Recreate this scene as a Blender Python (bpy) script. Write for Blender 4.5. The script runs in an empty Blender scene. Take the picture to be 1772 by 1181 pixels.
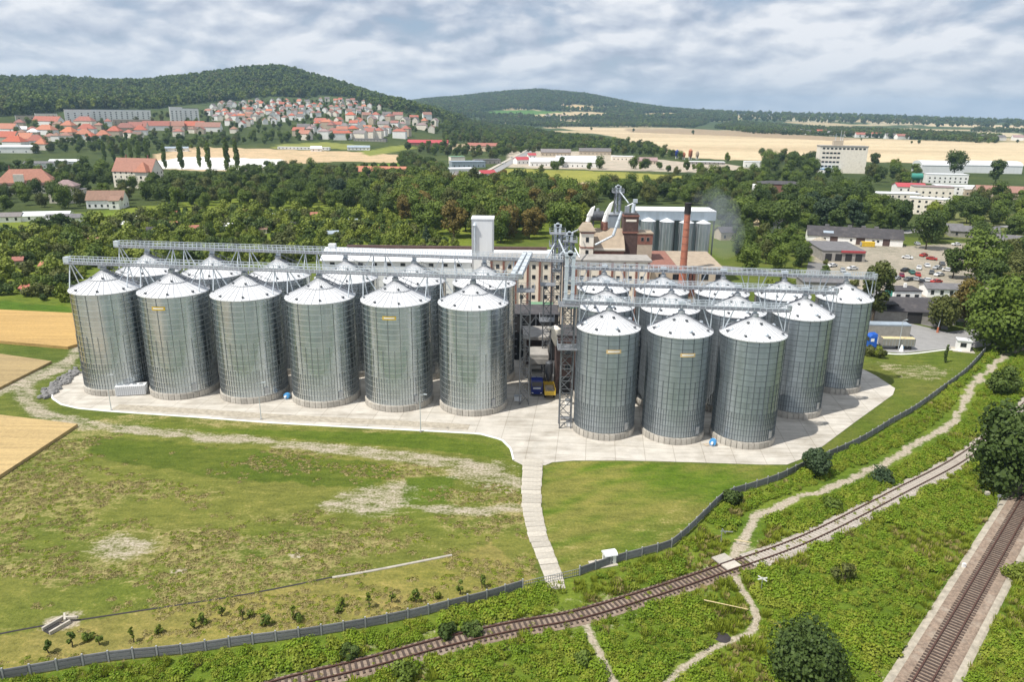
import bpy, math, random
import numpy as np
from mathutils import Vector, Matrix

rnd = random.Random(7)
scene = bpy.context.scene
COL = scene.collection

# ------------------------------------------------------------------ camera
CAM_H, FOC, HOR, ROLL = 58.0, 1290.0, 400.0, 0.012
PITCH = math.atan(HOR / FOC)
CP, SP, CR, SR = math.cos(PITCH), math.sin(PITCH), math.cos(ROLL), math.sin(ROLL)
right = Vector((CR, SR * SP, SR * CP))
down = Vector((SR, -CR * SP, -CR * CP))
fwd = Vector((0, CP, -SP))
cam_data = bpy.data.cameras.new('camera')
cam_data.sensor_width = 36.0
cam_data.lens = FOC / 1772.0 * 36.0
cam_data.clip_start, cam_data.clip_end = 1.0, 60000.0
cam = bpy.data.objects.new('camera', cam_data)
COL.objects.link(cam)
M = Matrix((right, -down, -fwd)).transposed().to_4x4()
M.translation = Vector((0, 0, CAM_H))
cam.matrix_world = M
scene.camera = cam

# ------------------------------------------------------------------ sun, sky, exposure
SUN_EL, SUN_DIR = math.radians(60.0), Vector((-0.875, -0.485, 0))
sv = Vector((SUN_DIR.x * math.cos(SUN_EL), SUN_DIR.y * math.cos(SUN_EL), math.sin(SUN_EL)))
sun_data = bpy.data.lights.new('sun', 'SUN')
sun_data.energy = 4.8
sun_data.angle = math.radians(0.53)
sun_data.color = (1.0, 0.955, 0.88)
sun = bpy.data.objects.new('sun', sun_data)
sun.rotation_euler = sv.to_track_quat('Z', 'Y').to_euler()
sun.location = (0, 0, 300)
COL.objects.link(sun)

world = bpy.data.worlds.new('World')
scene.world = world
world.use_nodes = True
wn, wl = world.node_tree.nodes, world.node_tree.links
wn.clear()
def N(nodes, kind, **kw):
    n = nodes.new(kind)
    for k, v in kw.items():
        setattr(n, k, v)
    return n
def math_node(nodes, links, op, a, b=None, clamp=False):
    m = N(nodes, 'ShaderNodeMath', operation=op, use_clamp=clamp)
    for i, s in enumerate((a, b)):
        if s is None: continue
        if isinstance(s, (int, float)): m.inputs[i].default_value = s
        else: links.new(s, m.inputs[i])
    return m.outputs[0]
def ramp(nodes, links, fac, stops, interp='LINEAR'):
    r = N(nodes, 'ShaderNodeValToRGB')
    r.color_ramp.interpolation = interp
    el = r.color_ramp.elements
    while len(el) < len(stops): el.new(0.5)
    for e, (p, c) in zip(el, stops):
        e.position = p
        e.color = (*c, 1) if len(c) == 3 else c
    links.new(fac, r.inputs[0])
    return r.outputs[0]
def mixc(nodes, links, fac, a, b, mode='MIX'):
    m = N(nodes, 'ShaderNodeMix', data_type='RGBA', blend_type=mode)
    for sock, s in ((m.inputs[0], fac), (m.inputs[6], a), (m.inputs[7], b)):
        if isinstance(s, (int, float)): sock.default_value = s
        elif isinstance(s, tuple): sock.default_value = (*s, 1)
        else: links.new(s, sock)
    return m.outputs[2]
def noise(nodes, links, vec, scale, detail=4, rough=0.55, dist=0.0):
    n = N(nodes, 'ShaderNodeTexNoise')
    n.inputs['Scale'].default_value = scale
    n.inputs['Detail'].default_value = detail
    n.inputs['Roughness'].default_value = rough
    n.inputs['Distortion'].default_value = dist
    if vec is not None: links.new(vec, n.inputs['Vector'])
    return n.outputs['Fac']

sky = N(wn, 'ShaderNodeTexSky', sky_type='NISHITA', sun_disc=False)
sky.sun_elevation = SUN_EL
sky.sun_rotation = math.atan2(SUN_DIR.x, SUN_DIR.y)
sky.altitude = 200.0
tc = N(wn, 'ShaderNodeTexCoord')
sep = N(wn, 'ShaderNodeSeparateXYZ')
wl.new(tc.outputs['Generated'], sep.inputs[0])
zz = math_node(wn, wl, 'MAXIMUM', sep.outputs[2], 0.0)
# cumulus: lumps broader than high, puffed at the edge, lit from above and from the sun's side
def deck(dx, dz):
    c = N(wn, 'ShaderNodeCombineXYZ')
    wl.new(math_node(wn, wl, 'MULTIPLY', math_node(wn, wl, 'ADD', sep.outputs[0], dx), 5.2), c.inputs[0])
    wl.new(math_node(wn, wl, 'MULTIPLY', sep.outputs[1], 5.2), c.inputs[1])
    wl.new(math_node(wn, wl, 'MULTIPLY', math_node(wn, wl, 'ADD', math_node(wn, wl, 'POWER', zz, 0.9), dz), 11.5), c.inputs[2])
    return c.outputs[0]
def puff(vec):
    a = noise(wn, wl, vec, 1.25, 7, 0.56, 0.2)
    v = N(wn, 'ShaderNodeTexVoronoi', feature='F1')
    v.inputs['Scale'].default_value = 3.4; v.inputs['Detail'].default_value = 1.0
    wl.new(vec, v.inputs['Vector'])
    return math_node(wn, wl, 'SUBTRACT', a, math_node(wn, wl, 'MULTIPLY', v.outputs['Distance'], 0.16))
cv, cu = deck(0.0, 0.0), deck(-0.012, 0.011)
big = noise(wn, wl, cv, 0.62, 3, 0.5)
shade, shade_up = puff(cv), puff(cu)
cover = math_node(wn, wl, 'ADD', math_node(wn, wl, 'MULTIPLY', shade, 0.7), math_node(wn, wl, 'MULTIPLY', big, 0.3))
relief = math_node(wn, wl, 'MULTIPLY', math_node(wn, wl, 'SUBTRACT', shade, shade_up), 1.05)
tone = math_node(wn, wl, 'ADD', math_node(wn, wl, 'ADD', math_node(wn, wl, 'MULTIPLY', shade, 0.35), math_node(wn, wl, 'MULTIPLY', big, 0.65)), relief)
cloud_col = ramp(wn, wl, tone, [(0.28, (4.9, 5.6, 6.9)), (0.38, (6.5, 7.1, 8.3)), (0.465, (7.9, 8.4, 9.3)), (0.61, (11.0, 11.1, 11.4))])
cover_f = ramp(wn, wl, cover, [(0.25, (0, 0, 0)), (0.37, (1, 1, 1))])
skyblue = mixc(wn, wl, 0.6, sky.outputs[0], (4.4, 5.9, 8.2))
col1 = mixc(wn, wl, math_node(wn, wl, 'MULTIPLY', cover_f, 0.9), skyblue, cloud_col)
hz = math_node(wn, wl, 'POWER', 2.718, math_node(wn, wl, 'MULTIPLY', zz, -24.0))
col2 = mixc(wn, wl, math_node(wn, wl, 'MULTIPLY', hz, 0.85), col1, (6.7, 7.6, 8.8))
bg = N(wn, 'ShaderNodeBackground')
bg.inputs['Strength'].default_value = 0.078
wl.new(col2, bg.inputs[0])
wl.new(bg.outputs[0], N(wn, 'ShaderNodeOutputWorld').inputs[0])

scene.view_settings.view_transform = 'Standard'
scene.view_settings.look = 'None'
scene.view_settings.exposure = 0.17
scene.view_settings.gamma = 1.0
scene.view_settings.use_curve_mapping = False
scene.render.engine = 'CYCLES'
scene.cycles.max_bounces = 6
scene.cycles.diffuse_bounces = 3
scene.cycles.glossy_bounces = 3
scene.cycles.transparent_max_bounces = 8
scene.cycles.volume_bounces = 0

# ------------------------------------------------------------------ terrain
def ray(u, v):
    x, y = (u - 886.0) / FOC, (v - 590.5) / FOC
    xr, yr = CR * x + SR * y, -SR * x + CR * y
    return np.array([xr, CP - yr * SP, -(SP + yr * CP)])
def on_plane(u, v, Y):
    """the place at depth Y north of the drone that is seen at that point of the photograph"""
    r = ray(u, v); t = Y / r[1]
    return Vector((r[0] * t, Y, CAM_H + r[2] * t))
def sstep(x):
    x = np.clip(x, 0, 1)
    return x * x * (3 - 2 * x)
def skyline(tab, dist, minus):
    T, Z = [], []
    for u, v in tab:
        r = ray(u, v)
        T.append(r[0] / r[1]); Z.append(max(0.0, CAM_H + r[2] * dist / math.hypot(r[0], r[1]) - minus))
    return np.array(T), np.array(Z)
HILL_T, HILL_Z = skyline([(-500, 142), (-200, 139), (0, 137), (100, 139), (180, 142), (250, 141), (330, 133), (400, 125), (440, 120), (468, 117.5),
    (500, 121), (560, 137), (600, 149), (640, 162), (680, 175), (710, 184), (750, 189), (800, 205), (860, 232)], 2700, 10)
FAR_T, FAR_Z = skyline([(600, 195), (660, 184), (705, 177), (740, 172), (800, 167), (850, 161.5), (900, 157.5), (935, 156), (970, 159.5), (1010, 162.5), (1060, 172),
    (1100, 180), (1150, 187), (1200, 191), (1260, 194), (1400, 198), (1500, 200.5), (1600, 204), (1700, 207.5), (1800, 210), (2600, 240)], 5500, 12)
def height(x, y):
    x, y = np.asarray(x, float), np.asarray(y, float)
    d = np.hypot(x, y)
    t = x / np.maximum(y, 1.0)
    back = (y > 1.0)
    t = np.clip(t, -1.2, 1.2)
    left = sstep((-0.02 - t) / 0.14)
    town = 65.0 * sstep((d - 900) / 1200.0) * left
    ridge = np.interp(t, HILL_T, HILL_Z)
    k = sstep((d - 1900) / 800.0) * (1 - 0.8 * sstep((d - 2750) / 1500.0))
    z = town + np.maximum(ridge - town, -town) * k
    far = np.interp(t, FAR_T, FAR_Z)
    z = z + np.maximum(far - z, 0) * sstep((d - 3100) / 2400.0) * (1 - sstep((d - 5600) / 1500.0))
    return np.where(back & (d > 850), z, 0.0)
DS = np.geomspace(50, 9400, 1500)
def at(u, v):
    """where the sight line through that point of the photograph meets the ground"""
    r = ray(u, v)
    q = math.hypot(r[0], r[1])
    X, Y, Z = r[0] / q * DS, r[1] / q * DS, CAM_H + r[2] / q * DS
    hit = np.nonzero(Z <= height(X, Y))[0]
    if len(hit) == 0: i = len(DS) - 1
    else: i = hit[0]
    if i > 0 and len(hit):
        a, b = DS[i - 1], DS[i]
        for _ in range(12):
            m = (a + b) / 2
            if CAM_H + r[2] / q * m <= height(r[0] / q * m, r[1] / q * m): b = m
            else: a = m
        d = b
    else: d = DS[i]
    x, y = r[0] / q * d, r[1] / q * d
    return Vector((x, y, float(height(x, y))))
def ats(pts): return [at(*p) for p in pts]
def inside(poly, X, Y):
    X, Y = np.asarray(X, float), np.asarray(Y, float)
    r = np.zeros(X.shape, bool)
    n = len(poly)
    for i in range(n):
        x1, y1 = poly[i][0], poly[i][1]; x2, y2 = poly[(i + 1) % n][0], poly[(i + 1) % n][1]
        if y1 == y2: continue
        c = ((y1 > Y) != (y2 > Y)) & (X < (x2 - x1) * (Y - y1) / (y2 - y1) + x1)
        r ^= c
    return r
def line_dist(line, X, Y):
    best = np.full(np.shape(X), 1e9)
    for a, b in zip(line[:-1], line[1:]):
        dx, dy = b[0] - a[0], b[1] - a[1]
        L = dx * dx + dy * dy + 1e-9
        t = np.clip(((X - a[0]) * dx + (Y - a[1]) * dy) / L, 0, 1)
        best = np.minimum(best, np.hypot(X - a[0] - t * dx, Y - a[1] - t * dy))
    return best
def smooth_line(pts, n=8):
    pts = [Vector((p[0], p[1], 0)) for p in pts]
    P = [2 * pts[0] - pts[1]] + pts + [2 * pts[-1] - pts[-2]]
    out = []
    for i in range(1, len(P) - 2):
        p0, p1, p2, p3 = P[i - 1:i + 3]
        for k in range(n):
            t = k / n
            out.append(0.5 * ((2 * p1) + (p2 - p0) * t + (2 * p0 - 5 * p1 + 4 * p2 - p3) * t * t + (3 * p1 - p0 - 3 * p2 + p3) * t ** 3))
    out.append(pts[-1])
    return out
def resample(line, step):
    out, acc = [line[0].copy()], 0.0
    for a, b in zip(line[:-1], line[1:]):
        L = (b - a).length
        if L < 1e-6: continue
        s = step - acc
        while s <= L:
            out.append(a + (b - a) * (s / L)); s += step
        acc = L - (s - step)
    return out
def hashn(ix, iy, seed):
    h = (ix.astype(np.int64) * 374761393 + iy.astype(np.int64) * 668265263 + seed * 974711) & 0xffffffff
    h = ((h ^ (h >> 13)) * 1274126177) & 0xffffffff
    return ((h ^ (h >> 16)) & 0xffff) / 65535.0
def vnoise(x, y, seed=0, octaves=3):
    x, y = np.asarray(x, float), np.asarray(y, float)
    r, amp, tot = 0.0, 1.0, 0.0
    for o in range(octaves):
        fx, fy = np.floor(x), np.floor(y)
        ax, ay = sstep(x - fx), sstep(y - fy)
        h = lambda i, j: hashn(fx + i, fy + j, seed + o)
        r = r + amp * ((h(0, 0) * (1 - ax) + h(1, 0) * ax) * (1 - ay) + (h(0, 1) * (1 - ax) + h(1, 1) * ax) * ay)
        tot += amp; amp *= 0.5; x = x * 2.03 + 7.1; y = y * 2.03 + 3.7
    return r / tot

# ------------------------------------------------------------------ object helpers
KIDS = {}
def link(o, parent=None):
    COL.objects.link(o)
    if parent is not None:
        o.parent = parent
        KIDS.setdefault(parent.name, []).append(o)
    return o
def tag(o, label=None, cat=None, group=None, kind=None):
    for k, v in (('label', label), ('category', cat), ('group', group), ('kind', kind)):
        if v: o[k] = v
    return o
def thing(name, label, cat, loc=(0, 0, 0), rz=0.0, group=None):
    o = bpy.data.objects.new(name, None)
    o.empty_display_size = 0.5
    o.location = loc; o.rotation_euler = (0, 0, rz)
    link(o)
    return tag(o, label, cat, group)
def put(name, mesh, parent=None, loc=(0, 0, 0), rz=0.0, scale=None, rot=None):
    o = bpy.data.objects.new(name, mesh)
    o.location = loc
    o.rotation_euler = rot if rot else (0, 0, rz)
    if scale: o.scale = scale
    return link(o, parent)
def dup(root, loc=None, rz=None, label=None, group=None, parent=None, scale=None):
    c = root.copy()
    link(c, parent)
    if loc is not None: c.location = loc
    if rz is not None: c.rotation_euler = (0, 0, rz)
    if scale is not None: c.scale = (scale,) * 3 if isinstance(scale, (int, float)) else scale
    if label: c['label'] = label
    if group: c['group'] = group
    for k in KIDS.get(root.name, []):
        dup(k, parent=c)
    return c
class MB:
    """gathers simple solids into one mesh"""
    def __init__(self): self.v, self.f, self.m = [], [], []
    def add(self, vs, fs, mi=0):
        b = len(self.v)
        self.v += [tuple(p) for p in vs]
        self.f += [tuple(b + i for i in f) for f in fs]
        self.m += [mi] * len(fs)
        return self
    def box(self, cx, cy, cz, sx, sy, sz, rz=0.0, mi=0, bottom=True):
        c, s = math.cos(rz), math.sin(rz)
        vs = []
        for dz in (-.5, .5):
            for dx, dy in ((-.5, -.5), (.5, -.5), (.5, .5), (-.5, .5)):
                x, y = dx * sx, dy * sy
                vs.append((cx + x * c - y * s, cy + x * s + y * c, cz + dz * sz))
        fs = [(4, 5, 6, 7), (0, 1, 5, 4), (1, 2, 6, 5), (2, 3, 7, 6), (3, 0, 4, 7)]
        if bottom: fs.append((3, 2, 1, 0))
        return self.add(vs, fs, mi)
    def bar(self, p, q, w, h=None, mi=0):
        p, q = Vector(p), Vector(q)
        h = h or w
        d = (q - p).normalized()
        a = d.cross(Vector((0, 0, 1)))
        if a.length < 1e-3: a = Vector((1, 0, 0))
        a.normalize(); b = d.cross(a)
        vs = [e + a * i * w / 2 + b * j * h / 2 for e in (p, q) for i, j in ((-1, -1), (1, -1), (1, 1), (-1, 1))]
        return self.add(vs, [(0, 1, 2, 3), (7, 6, 5, 4), (0, 4, 5, 1), (1, 5, 6, 2), (2, 6, 7, 3), (3, 7, 4, 0)], mi)
    def tube(self, p, q, r, r2=None, n=10, caps=True, mi=0):
        p, q = Vector(p), Vector(q)
        r2 = r if r2 is None else r2
        d = (q - p).normalized()
        a = d.cross(Vector((0, 0, 1)))
        if a.length < 1e-3: a = Vector((1, 0, 0))
        a.normalize(); b = a.cross(d)
        vs = [e + (a * math.cos(2 * math.pi * k / n) + b * math.sin(2 * math.pi * k / n)) * rr for e, rr in ((p, r), (q, r2)) for k in range(n)]
        fs = [(k, n + k, n + (k + 1) % n, (k + 1) % n) for k in range(n)]
        if caps: fs += [tuple(range(n)), tuple(range(2 * n - 1, n - 1, -1))]
        return self.add(vs, fs, mi)
    def lathe(self, prof, n=24, c=(0, 0), mi=0, cap=True):
        vs = [(c[0] + r * math.cos(2 * math.pi * k / n), c[1] + r * math.sin(2 * math.pi * k / n), z) for r, z in prof for k in range(n)]
        fs = [(i * n + k, i * n + (k + 1) % n, (i + 1) * n + (k + 1) % n, (i + 1) * n + k) for i in range(len(prof) - 1) for k in range(n)]
        if cap: fs.append(tuple(range((len(prof) - 1) * n, len(prof) * n)))
        return self.add(vs, fs, mi)
    def prism(self, poly, z0, z1, mi=0):
        n = len(poly)
        ar = sum(poly[i][0] * poly[(i + 1) % n][1] - poly[(i + 1) % n][0] * poly[i][1] for i in range(n))
        if ar < 0: poly = poly[::-1]
        vs = [(p[0], p[1], z0) for p in poly] + [(p[0], p[1], z1) for p in poly]
        fs = [tuple(range(n, 2 * n))] + [(i, (i + 1) % n, n + (i + 1) % n, n + i) for i in range(n)]
        return self.add(vs, fs, mi)
    def mesh(self, name, *mats, smooth=None):
        me = bpy.data.meshes.new(name)
        me.from_pydata(self.v, [], self.f)
        for m in mats: me.materials.append(m)
        if len(mats) > 1: me.polygons.foreach_set('material_index', self.m)
        if smooth:
            me.shade_smooth(); me.set_sharp_from_angle(angle=math.radians(smooth))
        me.update()
        return me
    def build(self, name, mats, parent=None, smooth=None, loc=(0, 0, 0), rz=0.0):
        mats = mats if isinstance(mats, (list, tuple)) else (mats,)
        return put(name, self.mesh(name, *mats, smooth=smooth), parent, loc, rz)
CACHE = {}
def box_mesh(sx, sy, sz, mat, name='block'):
    key = (round(sx, 3), round(sy, 3), round(sz, 3), mat.name)
    if key not in CACHE: CACHE[key] = MB().box(0, 0, 0, sx, sy, sz).mesh(name, mat)
    return CACHE[key]

# ------------------------------------------------------------------ materials
def new_mat(name):
    m = bpy.data.materials.new(name)
    m.use_nodes = True
    nt = m.node_tree
    return m, nt.nodes, nt.links, nt.nodes['Principled BSDF']
def mat(name, col, rough=0.7, metal=0.0, vary=0.18, scale=1.5, bump=0.0, streak=False, dirt=None, dirt_amt=0.0, dirt_scale=0.4, rand=0.0, joints=0.0):
    m, n, l, b = new_mat(name)
    tcn = N(n, 'ShaderNodeTexCoord')
    vec = tcn.outputs['Object']
    if streak:
        mp = N(n, 'ShaderNodeMapping'); mp.inputs['Scale'].default_value = (1, 1, 0.12)
        l.new(vec, mp.inputs[0]); vec = mp.outputs[0]
    f = noise(n, l, vec, scale, 6, 0.6)
    lo = tuple(c * (1 - vary) for c in col); hi = tuple(min(1, c * (1 + vary)) for c in col)
    c = ramp(n, l, f, [(0.28, lo), (0.72, hi)])
    if dirt:
        f2 = noise(n, l, vec, dirt_scale, 7, 0.65, 0.3)
        c = mixc(n, l, ramp(n, l, f2, [(0.5, (0, 0, 0)), (0.72, (dirt_amt,) * 3)]), c, dirt)
    if joints:
        bt_ = N(n, 'ShaderNodeTexBrick'); bt_.offset = 0.0
        bt_.inputs['Scale'].default_value = 1.0; bt_.inputs['Brick Width'].default_value = joints; bt_.inputs['Row Height'].default_value = joints
        bt_.inputs['Mortar Size'].default_value = 0.07
        mpj = N(n, 'ShaderNodeMapping'); mpj.inputs['Rotation'].default_value = (0, 0, 0.11); l.new(vec, mpj.inputs[0]); l.new(mpj.outputs[0], bt_.inputs['Vector'])
        bt_.inputs['Color1'].default_value = (1, 1, 1, 1); bt_.inputs['Color2'].default_value = (.90, .90, .89, 1); bt_.inputs['Mortar'].default_value = (.62, .60, .56, 1)
        c = mixc(n, l, 0.8, c, bt_.outputs['Color'], 'MULTIPLY')
        mps = N(n, 'ShaderNodeMapping'); mps.inputs['Scale'].default_value = (.09, .8, 1); mps.inputs['Rotation'].default_value = (0, 0, 0.11); l.new(vec, mps.inputs[0])
        f3 = noise(n, l, mps.outputs[0], 0.9, 5, 0.65)
        c = mixc(n, l, 0.75, c, ramp(n, l, f3, [(0.35, (.70, .68, .65)), (0.55, (1, 1, 1))]), 'MULTIPLY')
    if rand:
        oi = N(n, 'ShaderNodeObjectInfo')
        rv_ = math_node(n, l, 'ADD', math_node(n, l, 'MULTIPLY', oi.outputs['Random'], 2 * rand), 1 - rand)
        cm_ = N(n, 'ShaderNodeCombineXYZ')
        for q in range(3): l.new(rv_, cm_.inputs[q])
        c = mixc(n, l, 1.0, c, cm_.outputs[0], 'MULTIPLY')
    l.new(c, b.inputs['Base Color'])
    b.inputs['Roughness'].default_value = rough
    b.inputs['Metallic'].default_value = metal
    if bump:
        bn = N(n, 'ShaderNodeBump'); bn.inputs['Strength'].default_value = bump; bn.inputs['Distance'].default_value = 0.1
        l.new(f, bn.inputs['Height']); l.new(bn.outputs[0], b.inputs['Normal'])
    return m
def wall_metal(name, col, rough, metal, strength, pitch=0.105):
    """corrugated galvanised sheet: fine horizontal waves as relief, dull streaks and spangle as colour"""
    m, n, l, b = new_mat(name)
    tcn = N(n, 'ShaderNodeTexCoord')
    sepn = N(n, 'ShaderNodeSeparateXYZ'); l.new(tcn.outputs['Object'], sepn.inputs[0])
    oi = N(n, 'ShaderNodeObjectInfo')
    w = math_node(n, l, 'SINE', math_node(n, l, 'MULTIPLY', sepn.outputs[2], 2 * math.pi / pitch))
    bn = N(n, 'ShaderNodeBump'); bn.inputs['Strength'].default_value = strength; bn.inputs['Distance'].default_value = 0.012
    l.new(w, bn.inputs['Height']); l.new(bn.outputs[0], b.inputs['Normal'])
    ang = math_node(n, l, 'ARCTAN2', sepn.outputs[1], sepn.outputs[0])
    cmb = N(n, 'ShaderNodeCombineXYZ')
    l.new(math_node(n, l, 'MULTIPLY', math_node(n, l, 'FLOOR', math_node(n, l, 'MULTIPLY', ang, 18 / (2 * math.pi))), 3.17), cmb.inputs[0])
    l.new(math_node(n, l, 'MULTIPLY', oi.outputs['Random'], 57.0), cmb.inputs[1])
    wn_ = N(n, 'ShaderNodeTexWhiteNoise', noise_dimensions='2D'); l.new(cmb.outputs[0], wn_.inputs['Vector'])
    mp = N(n, 'ShaderNodeMapping'); mp.inputs['Scale'].default_value = (1, 1, 0.25)
    l.new(tcn.outputs['Object'], mp.inputs[0])
    f = noise(n, l, mp.outputs[0], 1.6, 6, 0.6)
    v = math_node(n, l, 'ADD', math_node(n, l, 'MULTIPLY', f, 0.7), math_node(n, l, 'MULTIPLY', wn_.outputs['Value'], 0.2))
    c = ramp(n, l, v, [(0.1, tuple(x * 0.72 for x in col)), (0.8, tuple(min(1, x * 1.2) for x in col))])
    l.new(c, b.inputs['Base Color'])
    b.inputs['Metallic'].default_value = metal
    l.new(ramp(n, l, f, [(0.3, (rough * 0.85,) * 3), (0.7, (rough * 1.25,) * 3)]), b.inputs['Roughness'])
    return m
def tile_roof(name, col, row=0.34):
    m, n, l, b = new_mat(name)
    tcn = N(n, 'ShaderNodeTexCoord')
    oi = N(n, 'ShaderNodeObjectInfo')
    f = noise(n, l, tcn.outputs['Object'], 0.9, 6, 0.65)
    fine = noise(n, l, tcn.outputs['Object'], 7.0, 2, 0.6)
    v = math_node(n, l, 'ADD', math_node(n, l, 'MULTIPLY', f, 0.6), math_node(n, l, 'MULTIPLY', fine, 0.4))
    c = ramp(n, l, v, [(0.3, tuple(x * 0.62 for x in col)), (0.55, col), (0.75, tuple(min(1, x * 1.25) for x in col))])
    hs = N(n, 'ShaderNodeHueSaturation')
    l.new(math_node(n, l, 'ADD', math_node(n, l, 'MULTIPLY', oi.outputs['Random'], 0.45), 0.75), hs.inputs['Value'])
    l.new(math_node(n, l, 'ADD', math_node(n, l, 'MULTIPLY', oi.outputs['Random'], 0.3), 0.75), hs.inputs['Saturation'])
    l.new(c, hs.inputs['Color']); l.new(hs.outputs[0], b.inputs['Base Color'])
    b.inputs['Roughness'].default_value = 0.85
    sp_ = N(n, 'ShaderNodeSeparateXYZ'); l.new(tcn.outputs['Object'], sp_.inputs[0])
    w = math_node(n, l, 'FRACT', math_node(n, l, 'MULTIPLY', sp_.outputs[2], 1.0 / (row * 0.6)))
    bn = N(n, 'ShaderNodeBump'); bn.inputs['Strength'].default_value = 0.5; bn.inputs['Distance'].default_value = 0.05
    l.new(w, bn.inputs['Height']); l.new(bn.outputs[0], b.inputs['Normal'])
    return m
def leaf_mat(name, dark, light, trans=0.18):
    m, n, l, b = new_mat(name)
    oi = N(n, 'ShaderNodeObjectInfo')
    geo = N(n, 'ShaderNodeNewGeometry')
    tcn = N(n, 'ShaderNodeTexCoord')
    f = noise(n, l, tcn.outputs['Object'], 0.9, 3, 0.6)
    fw = noise(n, l, geo.outputs['Position'], 0.085, 4, 0.65)
    v = math_node(n, l, 'ADD', math_node(n, l, 'MULTIPLY', f, 0.40), math_node(n, l, 'ADD', math_node(n, l, 'MULTIPLY', geo.outputs['Random Per Island'], 0.2), math_node(n, l, 'MULTIPLY', oi.outputs['Random'], 0.34)))
    v = math_node(n, l, 'ADD', v, math_node(n, l, 'MULTIPLY', math_node(n, l, 'SUBTRACT', fw, 0.37), 0.95))
    c = ramp(n, l, v, [(0.2, dark), (0.85, light)])
    l.new(c, b.inputs['Base Color'])
    b.inputs['Roughness'].default_value = 0.62
    b.inputs['Specular IOR Level'].default_value = 0.25
    tr = N(n, 'ShaderNodeBsdfTranslucent'); l.new(c, tr.inputs[0])
    mx = N(n, 'ShaderNodeMixShader'); mx.inputs[0].default_value = trans
    l.new(b.outputs[0], mx.inputs[1]); l.new(tr.outputs[0], mx.inputs[2])
    l.new(mx.outputs[0], n['Material Output'].inputs[0])
    return m
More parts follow.
